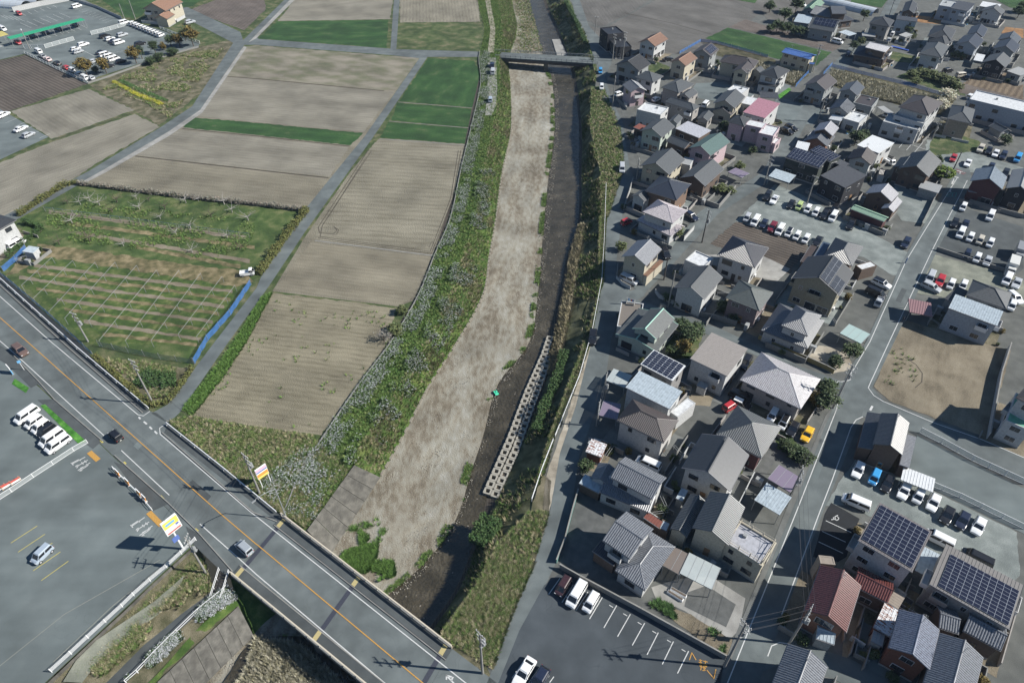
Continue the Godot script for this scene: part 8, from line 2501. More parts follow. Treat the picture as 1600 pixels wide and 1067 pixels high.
const CARS := [
	["suv","brown","brown car driving along the main road past the car park exit",-104.6,-105.8,-0.65,0.06,0],
	["kei","black","black car driving on the main road below the side road junction",-74.3,-82.4,2.5,0.06,0],
	["kei","greysilver","silver roofed dark car driving onto the near bridge",-43.4,-59,2.49,0.06,0],
	["van","white","white van, topmost of the angled row beside the flower bed",-93.6,-87.5,-2.09,0.06,1],
	["kei","white","white car second from top in the angled row by flower bed",-91.3,-85.8,-2.1,0.06,1],
	["kei","white","white car third from top in the angled row by flower bed",-89.4,-84.6,-2.11,0.06,1],
	["kei","black","only black car in the angled row beside the flower bed",-87.8,-83.6,-2.12,0.06,1],
	["van","white","white van just below the black car in the angled row",-85.9,-81.8,-2.13,0.06,1],
	["van","white","white van at the bottom of the angled row near the mesh fence",-84.1,-80.4,-2.14,0.06,1],
	["kei","silverblue","lone silver-blue car parked in the wide empty car park",-75.6,-57.9,-1.98,0.06,0],
	["van","white","white van alone at the top of the upper car park",-202.8,-339.7,1.05,0.06,9],
	["van","white","white van beside the pale fence end in upper car park",-171.1,-316.7,0.97,0.06,9],
	["van","white","white van at the left corner of the lower upper-park row",-190.9,-281.6,2.46,0.06,9],
	["sedan","grey","grey car behind the corner van in the upper car park",-186.8,-276.7,2.46,0.06,9],
	["sedan","pinkish","pale pink car in the edge row of the upper car park",-183,-273.3,2.46,0.06,9],
	["sedan","black","black car in the edge row beside the brown field",-177.3,-269.2,2.46,0.06,9],
	["hatch","red","red car in the edge row of the upper car park",-171.6,-264.6,2.46,0.06,9],
	["kei","white","white car next to the red car in the edge row",-168.1,-262,2.46,0.06,9],
	["hatch","white","white car under the olive tree in the edge row",-163.7,-258.2,2.46,0.06,9],
	["van","white","white van near the low corner of the upper car park",-159.8,-254.5,2.46,0.06,9],
	["hatch","silver","silver car at the low corner of the upper car park",-157.4,-254.5,2.46,0.06,9],
	["suv","white","white car standing alone above the silver pair",-176.5,-289.6,0.95,0.06,9],
	["hatch","white","white car of the pair in the middle of the upper car park",-177.3,-284.5,0.94,0.06,9],
	["hatch","silver","silver car of the pair in the middle of the upper car park",-174.9,-281.6,0.94,0.06,9],
	["suv","black","black car at the top of the middle cluster of cars",-172,-299.6,0.95,0.06,9],
	["hatch","white","white car second in the middle cluster of cars",-168.5,-296.4,0.94,0.06,9],
	["sedan","navy","navy car third in the middle cluster of cars",-165.6,-294.1,0.94,0.06,9],
	["van","white","white van fourth in the middle cluster of cars",-162.8,-291.9,0.93,0.06,9],
	["suv","silver","silver car parked apart above the middle cluster",-165.3,-301.1,0.95,0.06,9],
	["sedan","black","black car topmost of the lower cluster by the trees",-165,-280.9,0.92,0.06,9],
	["van","white","white van second in the lower cluster by the trees",-162.5,-278.1,0.91,0.06,9],
	["van","white","white van third in the lower cluster by the trees",-159.8,-276,0.9,0.06,9],
	["van","white","white van fourth in the lower cluster by the trees",-156.9,-273.3,0.9,0.06,9],
	["hatch","black","black car last in the lower cluster by the trees",-153.2,-271.2,0.89,0.06,9],
	["hatch","silver","silver car half hidden behind the olive tree",-163.7,-271.2,0.9,0.06,9],
	["suv","black","black car in the shade of the roadside trees",-155.9,-265.9,0.88,0.06,9],
	["suv","black","black car parked alone right of the cluster near dark trees",-153.4,-290.4,0.91,0.06,9],
	["kei","white","white car, first from the top in the tight white row",-166.9,-315.4,1.26,0.06,9],
	["kei","white","white car, second from the top in the tight white row",-164.8,-313.8,1.25,0.06,9],
	["kei","white","white car, third from the top in the tight white row",-162.8,-312.1,1.24,0.06,9],
	["kei","white","white car, fourth from the top in the tight white row",-160.7,-310.4,1.24,0.06,9],
	["kei","white","white car, fifth from the top in the tight white row",-158.7,-308.8,1.23,0.06,9],
	["kei","white","white car, sixth from the top in the tight white row",-156.7,-307.1,1.23,0.06,9],
	["kei","white","white car, seventh from the top in the tight white row",-154.8,-305.5,1.22,0.06,9],
	["kei","white","white car, eighth from the top in the tight white row",-152.8,-303.9,1.22,0.06,9],
	["kei","white","white car, ninth from the top in the tight white row",-150.8,-302.3,1.21,0.06,9],
	["kei","white","white car, last from the top in the tight white row",-148.9,-300.7,1.2,0.06,9],
	["suv","silver","silver car in front of the orange roofed villa",-142.3,-317.6,0.8,0.06,9],
	["kei","red","red car beside the greenhouse wall",-223.9,-329,-0.68,0.06,9],
	["hatch","red","dark red car at the end of the green canopy",-204.6,-291.9,-0.65,0.06,9],
	["van","white","white van at the frame edge above the yellow canopy",-220,-308.4,-0.66,0.06,9],
	["sedan","black","dark car, first from the yellow end under green canopy",-203.2,-300.4,-0.66,0.06,9],
	["sedan","black","dark car, second from the yellow end under green canopy",-199.7,-304.8,-0.67,0.06,9],
	["sedan","black","dark car, third from the yellow end under green canopy",-196.3,-309.2,-0.68,0.06,9],
	["sedan","black","dark car, fourth from the yellow end under green canopy",-191.5,-314.5,-0.69,0.06,9],
	["suv","white","white car cut by the frame edge in the side car park",-172.4,-222.3,1.22,0.06,0],
	["sedan","white","white pickup-like car, upper of the two in side car park",-160.9,-211.8,1.17,0.06,0],
	["hatch","silver","silver car, lower of the two in the side car park",-156.1,-207.4,1.15,0.06,0],
	["van","white","white car parked beside the house by the orchard hedge",-126.7,-145.5,1.12,0.06,0],
	["ktruck","white","small white truck parked at the orchard gate",-64.2,-133.2,0.21,0.06,0],
	["suv","navy","dark car nearest the far bridge on the levee track",-7.7,-266.2,1.57,0.37,0],
	["van","silver","silver van behind the dark car on the levee track",-7.3,-259.5,1.57,0.37,0],
	["kei","silverblue","pale blue car standing alone lower on the levee track",-7.6,-233.8,1.57,0.37,0],
	["kei","blue","light blue car on the river road below the far bridge",33.6,-260.8,-1.67,0.06,0],
	["kei","white","white car driving on the river road below the blue car",32.6,-245.6,-1.65,0.06,0],
	["van","silver","silver car parked at the verge of the river road",32.8,-185,-1.67,0.06,0],
	["kei","white","white car tucked beside the pink house",38.1,-239.3,0.6,0.06,0],
	["hatch","white","white car in the gap behind the pink house",50.9,-234.9,0.75,0.06,0],
	["van","white","white van beside the grey hip roofed court house",67.3,-230.6,1.01,0.06,0],
	["sedan","black","dark car on the drive of the orange roofed white house",61.4,-273.3,0.46,0.06,0],
	["kei","red","dark red car in the shade of the river road",30.5,-155.7,0.62,0.06,0],
	["suv","navy","navy car on the paved court behind the mottled roof house",48.3,-158.5,-1,0.06,0],
	["suv","black","dark car beside the cream corner house",38.5,-141.3,-1.41,0.06,0],
	["van","silver","silver car under the corner house porch",28,-130.4,-0.68,0.06,0],
	["suv","black","dark car driving on the river road beside the guard rail",17.5,-109.9,-1.72,0.06,0],
	["kei","silver","silver van, first in the lower row of the gravel lot",63.2,-157.7,-2.11,0.06,5],
	["van","white","white van, second in the lower row of the gravel lot",65,-156.1,-2.12,0.06,5],
	["hatch","navy","navy car in the lower row of the gravel lot",66.9,-154.8,-2.13,0.06,5],
	["suv","darkred","dark red car in the lower row of the gravel lot",68.7,-153.1,-2.14,0.06,5],
	["van","white","white van beside the dark red car in gravel lot",70.3,-151.8,-2.14,0.06,5],
	["kei","whiteblack","white car with black roof in the gravel lot",72.2,-150.4,-2.15,0.06,5],
	["kei","white","white car next to the black roofed one in gravel lot",73.9,-149,-2.16,0.06,5],
	["kei","white","white car, last white one of the lower gravel row",75.8,-147.6,-2.17,0.06,5],
	["sedan","black","dark car at the end of the lower gravel row in shade",78.6,-146.7,-2.18,0.06,5],
	["suv","black","black car, first in the upper row of the gravel lot",71.8,-169.1,-2.12,0.06,5],
	["sedan","white","white sedan beside the black one in the upper gravel row",73.2,-167.2,-2.13,0.06,5],
	["hatch","black","black car beside the lime car in upper gravel row",77.1,-164.6,-2.14,0.06,5],
	["kei","lime","lime green car in the upper row of the gravel lot",79,-163.6,-2.15,0.06,5],
	["kei","white","white car right after the lime car in the gravel lot",80.9,-162.1,-2.16,0.06,5],
	["kei","white","white car second after the lime car in the gravel lot",82.6,-160.5,-2.16,0.06,5],
	["suv","black","black car between the white car and white van",84.6,-159.4,-2.17,0.06,5],
	["van","white","white van closing the upper row of the gravel lot",86.5,-158.2,-2.18,0.06,5],
	["suv","black","white roofed dark car behind the closing white van",88.2,-162.1,-2.18,0.06,5],
	["suv","black","dark car alone below the pale green roofed shed",89.9,-154.4,-2.17,0.06,0],
	["suv","navy","navy car beside the street at the gravel lot exit",100.8,-145.8,-2.21,0.06,0],
	["suv","whiteblack","white topped black car beside the big cream house",87.8,-128.9,-0.81,0.06,0],
	["van","black","long black van in the drive of the big cream house",85,-125.3,-0.79,0.06,0],
	["ktruck","silver","small pale truck at the foot of the cream house drive",84.5,-122,-2.22,0.06,0],
	["hatch","black","black car at the top corner of the street side car park",117.9,-155.3,-2.2,0.06,8],
	["hatch","navy","dark car second in the top of street side car park",120.2,-154.4,-2.21,0.06,8],
	["van","white","white van alone at the top of the street side car park",129,-158.6,-2.23,0.06,8],
	["van","white","white van first in the middle row of street side park",117,-150.3,-2.21,0.06,8],
	["kei","white","white car second in the middle row of street side park",118.5,-148.3,-2.22,0.06,8],
	["kei","cream","cream car third in the middle row of street side park",120.4,-147,-2.23,0.06,8],
	["kei","white","white car fourth in the middle row of street side park",122.3,-145.7,-2.23,0.06,8],
	["kei","navy","dark car in the bottom row of the street side park",114,-140.8,-2.22,0.06,8],
	["kei","white","white car in the bottom row of the street side park",115.7,-139.2,-2.23,0.06,8],
	["hatch","silver","grey car in the shaded end of the bottom row",117.7,-138,-2.24,0.06,8],
	["kei","white","white car in front of the dark red house",123.9,-163.1,-2.22,0.06,0],
	["boxtruck","grey","grey box truck parked along the frame edge",126.8,-140.7,-2.2,0.06,0],
	["boxtruck","whitebox","white box truck parked below the grey box truck",121.7,-134.8,-2.19,0.06,0],
	["van","silver","silver van at the street corner of the beige lot",100.5,-131.3,-2.2,0.06,2],
	["suv","red","red car beside the silver van in the beige lot",102.2,-129.9,-2.21,0.06,2],
	["kei","white","white car beside the red car in the beige lot",104.1,-128.5,-2.22,0.06,2],
	["kei","white","white car half hidden by the dark hip roof",106.8,-128.1,-2.23,0.06,2],
	["van","white","white van near the frame edge in the beige lot",118.5,-130.5,-2.26,0.06,2],
	["sedan","silver","silver sedan at the frame edge in the beige lot",120.1,-129.1,-2.26,0.06,2],
	["suv","silver","silver wagon parked crosswise in front of the beige lot row",99,-127.5,-0.83,0.06,0],
	["suv","white","white car beside the grey hip roof at frame edge",116.6,-123.6,-1.38,0.06,0],
	["kei","white","white car below it beside the grey hip roof corner",114.3,-120.6,-2.23,0.06,0],
	["hatch","red","red car standing alone in the far gravel lot",134.8,-191.5,-2.2,0.06,4],
	["sedan","white","white car standing alone in the far gravel lot",137.7,-188.4,-2.22,0.06,4],
	["suv","cream","beige car first in the far gravel row",146.2,-197.6,-2.22,0.06,4],
	["hatch","black","black car second in the far gravel row",148.1,-196.3,-2.23,0.06,4],
	["hatch","white","white car third in the far gravel row",149.2,-194.4,-2.23,0.06,4],
	["suv","navy","navy car fourth in the far gravel row",150.9,-193.1,-2.24,0.06,4],
	["van","blue","blue car at the edge of the far gravel row",154.3,-191.3,-2.25,0.06,4],
	["hatch","navy","navy car behind the dark red house",143.5,-186,-2.23,0.06,4],
	["suv","black","black car behind the dark red house",145.5,-181.9,-2.25,0.06,4],
	["suv","red","red car at the frame edge behind dark red house",147.1,-180.1,-2.25,0.06,4],
	["ktruck","white","small white truck in the yard of the old tiled house",114.4,-189,-1.24,0.06,0],
	["suv","black","black car, front of the two beside the pink stucco house",89.5,-209.7,-0.96,0.06,0],
	["suv","black","black car, rear of the two beside the pink stucco house",91.5,-212.1,-0.97,0.06,0],
	["van","white","white van beside the arched farm carport",135,-292.6,-0.76,0.06,0],
	["van","white","white van at the top farm barn",135.5,-342.1,-0.82,0.06,0],
	["suv","navy","dark blue car in front of the two tier house",134.8,-278.8,0.94,0.06,0],
	["hatch","silver","silver car beside the plain grey house wall",157.4,-294.9,0.99,0.06,0],
	["kei","white","white car behind the silver one by the plain grey house",161.6,-301.9,0.99,0.06,0],
	["suv","black","black car in the paved yard of the grey villa",166.1,-261.4,0.4,0.06,0],
	["van","cream","cream van in the paved yard of the grey villa",168.9,-256.7,0.23,0.06,0],
	["suv","black","black car beside the cream van in the villa yard",170.8,-255.1,0.77,0.06,0],
	["hatch","white","white car under the small grey carport",127.3,-222.8,0.75,0.06,0],
	["kei","white","white car at the end of the long white roof block",162.4,-237.1,0.75,0.06,0],
	["suv","black","black car between the striped roof house and tile house",48.8,-102.1,-2.15,0.06,0],
	["van","black","black van under the eaves of the white tile house",45.2,-92.3,-0.62,0.06,0],
	["hatch","blackwhite","black and white car next to the black van",44.9,-90.5,-0.62,0.06,0],
	["kei","red","red car peeking out behind the grey tile house",42.6,-89.8,0.62,0.06,0],
	["kei","white","white car first in the row of four beside the tile house",50.3,-87.5,-2.18,0.06,7],
	["kei","whiteblack","white car with dark roof second in the row of four",51.8,-85.5,-2.19,0.06,7],
	["hatch","black","black car between white car and yellow car",53.2,-84.1,-2.2,0.06,7],
	["hatch","yellow","bright yellow car facing the main street",55.5,-82.8,-2.21,0.06,7],
	["van","white","white car behind the boldly ribbed roofs",24.6,-75.9,2.6,0.06,0],
	["hatch","white","white car at the street end of the lower gravel row",62,-74.6,-2.21,0.06,6],
	["kei","blue","bright blue car in the lower gravel lot",64.2,-72.9,-2.22,0.06,6],
	["hatch","black","black car beside the bright blue one",66,-71.6,-2.23,0.06,6],
	["hatch","white","white car first below the double carport",68.3,-70.1,-2.25,0.06,6],
	["kei","white","white car second below the double carport",70.3,-69,-2.26,0.06,6],
	["hatch","white","white car third below the double carport",72.3,-67.7,-2.27,0.06,6],
	["van","white","white van parked lengthwise above the disabled bay",59,-67.7,2.59,0.06,0],
	["hatch","black","black car after the third white one in lower gravel lot",73.5,-65.2,-2.29,0.06,0],
	["hatch","navy","dark blue car near the end of the lower gravel lot",75.6,-64.2,-2.3,0.06,0],
	["hatch","white","white car at the end of the lower gravel lot",77.7,-63.1,-2.31,0.06,0],
	["van","white","long white van between the two solar roofed houses",69.9,-60.6,2.49,0.06,0],
	["van","black","black van behind the wide solar roofed house",74.4,-57.1,2.49,0.06,0],
	["kei","maroon","dark maroon van in the first bay of the bottom car park",7.9,-52.4,-2.12,0.06,3],
	["van","white","white van in the second bay of the bottom car park",9.9,-51.1,-2.13,0.06,3],
	["kei","white","white van in the third bay of the bottom car park",12,-49.8,-2.15,0.06,3],
	["sedan","white","white sedan at the bottom frame edge",1.7,-39.5,-2.13,0.06,3],
	["hatch","navy","navy car cut by the bottom frame edge",3.8,-38.5,-2.14,0.06,3],
]
const CAR_GROUPS := ["cars","cars in the angled row","cars in the beige lot","cars in the bottom car park","cars in the far gravel lot","cars in the gravel lot","cars in the lower gravel lot","cars in the row of four","cars in the street side park","cars in the upper car park"]
const POLES := [
	["utility pole standing in the triangular hedge garden",-70.82,-91.09,0,12.03,1.08,3,0],
	["utility pole leaning over the white railing below the tall sign",-49.09,-55.66,-1.5,10.82,0.04,2,1],
	["utility pole with transformer in the orchard corner by the road",-92.02,-109.22,0,8.21,1.2,3,1],
	["utility pole beside the striped billboard",-43.97,-69.89,0,10.95,0.91,3,1],
	["utility pole with transformer at the near bridge corner",-4.17,-39.66,0,12.39,0.78,3,1],
	["utility pole at the far bridge road junction",39.59,-273.14,0,10.16,0.64,2,1],
	["utility pole with transformers in front of the black box house",43.87,-275.19,0,10.46,0.64,3,1],
	["utility pole beside the pink house on river road",34.97,-230.6,0,10.49,0,2,0],
	["utility pole on river road with several cross arms",36.14,-177.91,0,7.48,0,3,0],
	["dark utility pole beside the lane below the gravel lot",49,-147.09,0,9.56,0.44,2,1],
	["pale pole in front of the timber front house",35.85,-120.97,0,10.38,0.8,0,0],
	["slim dark pole on the lane near the cream corner house",36.6,-131.36,0,6.5,0.82,0,0],
	["utility pole at the lane corner by the pale blue carport",73,-176.44,0,9.41,0.84,3,1],
	["tall plain pole behind the gravel lot cars",82.15,-166.22,0,8.51,0.8,1,0],
	["utility pole behind the white sheds near the arched window house",82.92,-240.7,0,9.01,0.92,2,1],
	["utility pole beside the blue roofed warehouse",115,-261.96,0,10.12,0.89,3,1],
	["utility pole beside the brown gable house",102.42,-218.38,0,8.31,0.85,2,0],
	["utility pole beside the smoky carport on river road",16.14,-85.32,0,6.81,-0.26,3,0],
	["utility pole beside the clear carport on river road",18.22,-92.8,0,6.5,-0.27,1,1],
	["street corner utility pole by the yellow hedge garden",62.97,-89.91,0,11.81,0.66,3,1],
	["utility pole beside the purple tinted carport on the street",48.04,-68.97,0,8.5,-0.25,4,1],
	["utility pole at the vegetable plot corner on the street",30.31,-40.54,0,13.5,0.58,2,1],
	["utility pole with transformer at the red tiled house corner",40.51,-43.83,0,10.97,-0.6,3,1],
	["dark utility pole at the far end of the main street",129.76,-182.05,0,7.48,0.74,0,0],
	["utility pole beside the three storey white building",135.01,-205.69,0,6.5,0.77,2,1],
	["utility pole near the farm lane crossing",168.66,-323.3,0,8.35,0.89,2,0],
	["utility pole at the field track above the black house",35.63,-304.85,0,6.98,1.09,1,0],
	["lamp pole with round head in the upper car park",-196.7,-285.77,0,7.41,1.64,0,0],
	["pole beside the crop field behind the upper car park",-173.82,-323.3,0,6.5,1.58,0,0],
	["tall pole beside the orange roofed villa",-168.94,-323.3,0,7.95,1.57,0,0],
]
const WIRES := [
	[0,2,"overhead power cables from hedge garden pole to orchard corner pole"],
	[0,3,"overhead power cables from hedge garden pole to billboard pole"],
	[1,3,"overhead power cables from tall sign pole to billboard pole"],
	[7,8,"overhead power cables between the two lower river road poles"],
	[6,7,"overhead power cables from black house pole to pink house pole"],
	[5,6,"overhead power cables between the two far bridge junction poles"],
	[12,13,"overhead power cables from lane corner pole to gravel lot pole"],
	[9,12,"overhead power cables from the dark lane pole to lane corner pole"],
	[17,18,"overhead power cables between the two carport poles on river road"],
	[20,22,"overhead power cables from the purple carport pole to red house corner"],
	[21,22,"overhead power cables from vegetable plot pole to red house corner"],
	[19,20,"overhead power cables along the main street above the tiled house"],
	[14,15,"overhead power cables from white shed pole to warehouse pole"],
	[15,25,"overhead power cables from the warehouse pole up the farm lane"],
	[16,24,"overhead power cables from brown gable house to three storey building"],
	[23,24,"overhead power cables from main street end to three storey building"],
	[10,9,"overhead power cables from timber house pole to dark lane pole"],
]
const FENCES := [
	["guard_rail","white guard rail along the upper footway of the main road","guard rail","rail",[-140.3,-144.5,-123.3,-131.4,-93.3,-107,-70.9,-89.4],0,0.9,""],
	["guard_rail","white guard rail between main road footway and meadow","guard rail","rail",[-66,-85.6,-51.8,-75,-40,-65.9],0,0.9,""],
	["guard_rail","long white guard rail along the river road","guard rail","pipe",[27.2,-176.1,23.7,-146.8,21.5,-130.6,17.6,-112.1,16.2,-107,13.8,-98.3,8.1,-82.5],0,0.9,"white_metal"],
	["guard_rail","lower white guard rail along the river road","guard rail","pipe",[7.7,-81.6,5.4,-75,3.4,-68.4],0,0.9,"white_metal"],
	["mesh_fence","white mesh fence crossing the lower car park","fence","mesh",[-89.3,-68,-87.5,-70.3,-85.3,-73.4,-83.2,-76.2,-80.9,-79.3,-79.2,-81.2],0,1.1,""],
	["railing","white barred railing along the lower edge of the car park","fence","bars",[-65.3,-39.8,-63.7,-42.3,-62.3,-44.6,-60.8,-47,-59.3,-49.4,-58.3,-51.2,-56.7,-53.6,-55,-55.9,-53.5,-58.3,-52,-60.8],0,1.1,""],
	["railing","white pipe railing beside the riverside footpath","fence","pipe",[-55.2,-39.1,-54.1,-40.5,-52.6,-43.1,-50.5,-46.4,-48.4,-49.6,-46.1,-52.3,-45,-53.7],-2,1,"white_metal"],
	["net_fence","blue net fence between the orchard and the main road","fence","net",[-128.5,-136.5,-117.7,-128.2,-105.1,-118.2,-94.6,-109.6,-88.5,-104.4],0,1.6,"net_blue"],
	["net_fence","blue net fence along the orchard lane side","fence","net",[-62.3,-129.5,-63.8,-118.2,-66.1,-109.6,-66.5,-102.3],0,1.6,"net_blue"],
	["net_fence","grey net fence closing the lower end of the orchard","fence","net",[-88.8,-107.7,-81.8,-105.7,-74.2,-103.7,-66.7,-102.3],0,1.6,"net_grey"],
	["net_fence","blue net fence beside the orchard hut","fence","net",[-124.3,-134.6,-123.6,-139.2,-123.6,-144.1],0,1.5,"net_blue"],
	["net_fence","crumpled blue net along the top of the stony plot","fence","net",[124,-267.1,130,-262,138.8,-254.5,146.2,-248.5,155,-238.2],0,1.2,"net_blue"],
	["net_fence","blue net along the lane side of the stony plot","fence","net",[117.5,-258.2,124.5,-268.5],0,1.4,"net_blue"],
	["net_fence","blue net beside the warehouse plot","fence","net",[103.8,-247.3,108.6,-254.5,113.4,-261.3],0,1.4,"net_blue"],
	["net_fence","blue net between green crop and cream houses","fence","net",[67.4,-280.8,78.8,-294.7,85,-292.4,94.7,-283.6,101.8,-276.6],0,1.2,"net_blue"],
	["mesh_fence","wire mesh fence along the side street","fence","mesh",[77.2,-83.7,80,-81.1,83.9,-77.1,88,-73.8,90.4,-71.9],0,1.5,""],
	["mesh_fence","wire mesh fence below the asphalt yard","fence","mesh",[70.8,-73.6,77.7,-69.1,85.4,-62.9],0,1.3,""],
	["block_wall","white boundary wall of the frame edge apartment block","wall","wall",[106.4,-107,99.8,-98.3,89.2,-82.3],0,1.8,"wall_white"],
	["block_wall","white garden wall along the lane beside timber house","wall","wall",[33.7,-126.3,34.3,-124.3,36.3,-122.7,39.2,-120.5,41,-118.7],0,1.1,"wall_white"],
	["block_wall","grey garden wall below the greenish hip roof","wall","wall",[42.2,-117.9,46,-116.6,49.9,-114.6],0,1.2,"concrete_wall"],
	["block_wall","white corner wall around the cream corner house","wall","wall",[26,-136.5,25.2,-131.7,26.2,-129.4,28,-127.6],0,1,"wall_white"],
	["block_wall","white wall beside the cream corner house lane side","wall","wall",[31.3,-130.2,34,-134.2,36.7,-137.5],0,1,"wall_white"],
	["block_wall","white wall beside the mottled roof house","wall","wall",[44.4,-147.8,48,-153],0,1.4,"wall_white"],
	["block_wall","dark wall around the long gable house garden","wall","wall",[50.3,-169.7,53.4,-166.3,56.9,-163.5,64,-173.9],0,1.3,"concrete_wall"],
	["block_wall","mustard wall around the garden of the two tier hip house","wall","wall",[53.7,-110.2,57.4,-106.9,61.3,-103.8,65.1,-100.7,66.3,-99.5],0,1.2,"wall_mustard"],
	["hoarding","green edged wall along the dark yard and river road","wall","wall",[11.5,-70.1,10.3,-66.3,8.7,-60.7,7.1,-56.7],0,1.2,"wall_teal"],
	["block_wall","low wall between dark yard and bottom car park","wall","wall",[7.6,-55.8,10.6,-53.9,19.4,-48.6,30.6,-41.6],0,1.3,"concrete_wall"],
	["block_wall","grey block wall below the street side car park","wall","wall",[107.9,-143.7,111.6,-140.8,116.9,-136.9,120.6,-134.2],0,1,"concrete_wall"],
	["block_wall","grey wall at the top of the street side car park","wall","wall",[127.4,-166.4,132.5,-162.4,138.3,-158.5],0,1.2,"concrete_wall"],
	["block_wall","grey wall between gravel lot and pale green roofed shed","wall","wall",[89.3,-158.3,93.6,-154.6,98.2,-150.9],0,1.2,"concrete_wall"],
	["block_wall","grey wall along the street beside the gravel yard","wall","wall",[120.5,-171.1,113.4,-160.9,108.9,-154.7],0,1.2,"concrete_wall"],
	["block_wall","pale wall on the river road beside narrow house","wall","wall",[35.2,-178.3,33.1,-170.7,30.7,-162.6],0,1.5,"wall_white"],
	["mesh_fence","pale mesh fence in the upper car park, longer piece","fence","mesh",[-199.3,-286.5,-191,-287,-183.6,-296.4],0,1.6,""],
	["mesh_fence","pale mesh fence in the upper car park, end piece","fence","mesh",[-179.3,-302.8,-173.8,-308.8,-169.6,-314.6],0,1.6,""],
	["block_wall","pale retaining wall between upper car park and crop field","wall","wall",[-211.3,-351.4,-193.8,-339.7,-175,-323.3],0,1.2,"wall_white"],
	["mesh_fence","grey fence between upper car park and brown field","fence","mesh",[-196.1,-280.8,-175.3,-264.5,-156.7,-250.3],0,1.2,""],
	["block_wall","low grey wall between upper car park and allotment","wall","wall",[-156.7,-250.3,-152.5,-255.7,-138,-278,-128.6,-288],0,0.6,"concrete_wall"],
	["mesh_fence","pale fence from the villa to the upper car park corner","fence","mesh",[-152.9,-310.5,-143,-302.5,-129.6,-292.4],0,1.2,""],
	["block_wall","white greenhouse frontage wall above the upper car park","wall","wall",[-228.9,-333.3,-221.1,-342.2,-211.7,-350.2],0,2.2,"wall_white"],
	["plank_barrier","white and orange plank barrier along the car park exit","barrier","pipe",[-71.9,-75.3,-68.2,-72.3,-65.3,-70,-61.5,-66.6],0,0.8,"white_metal"],
]
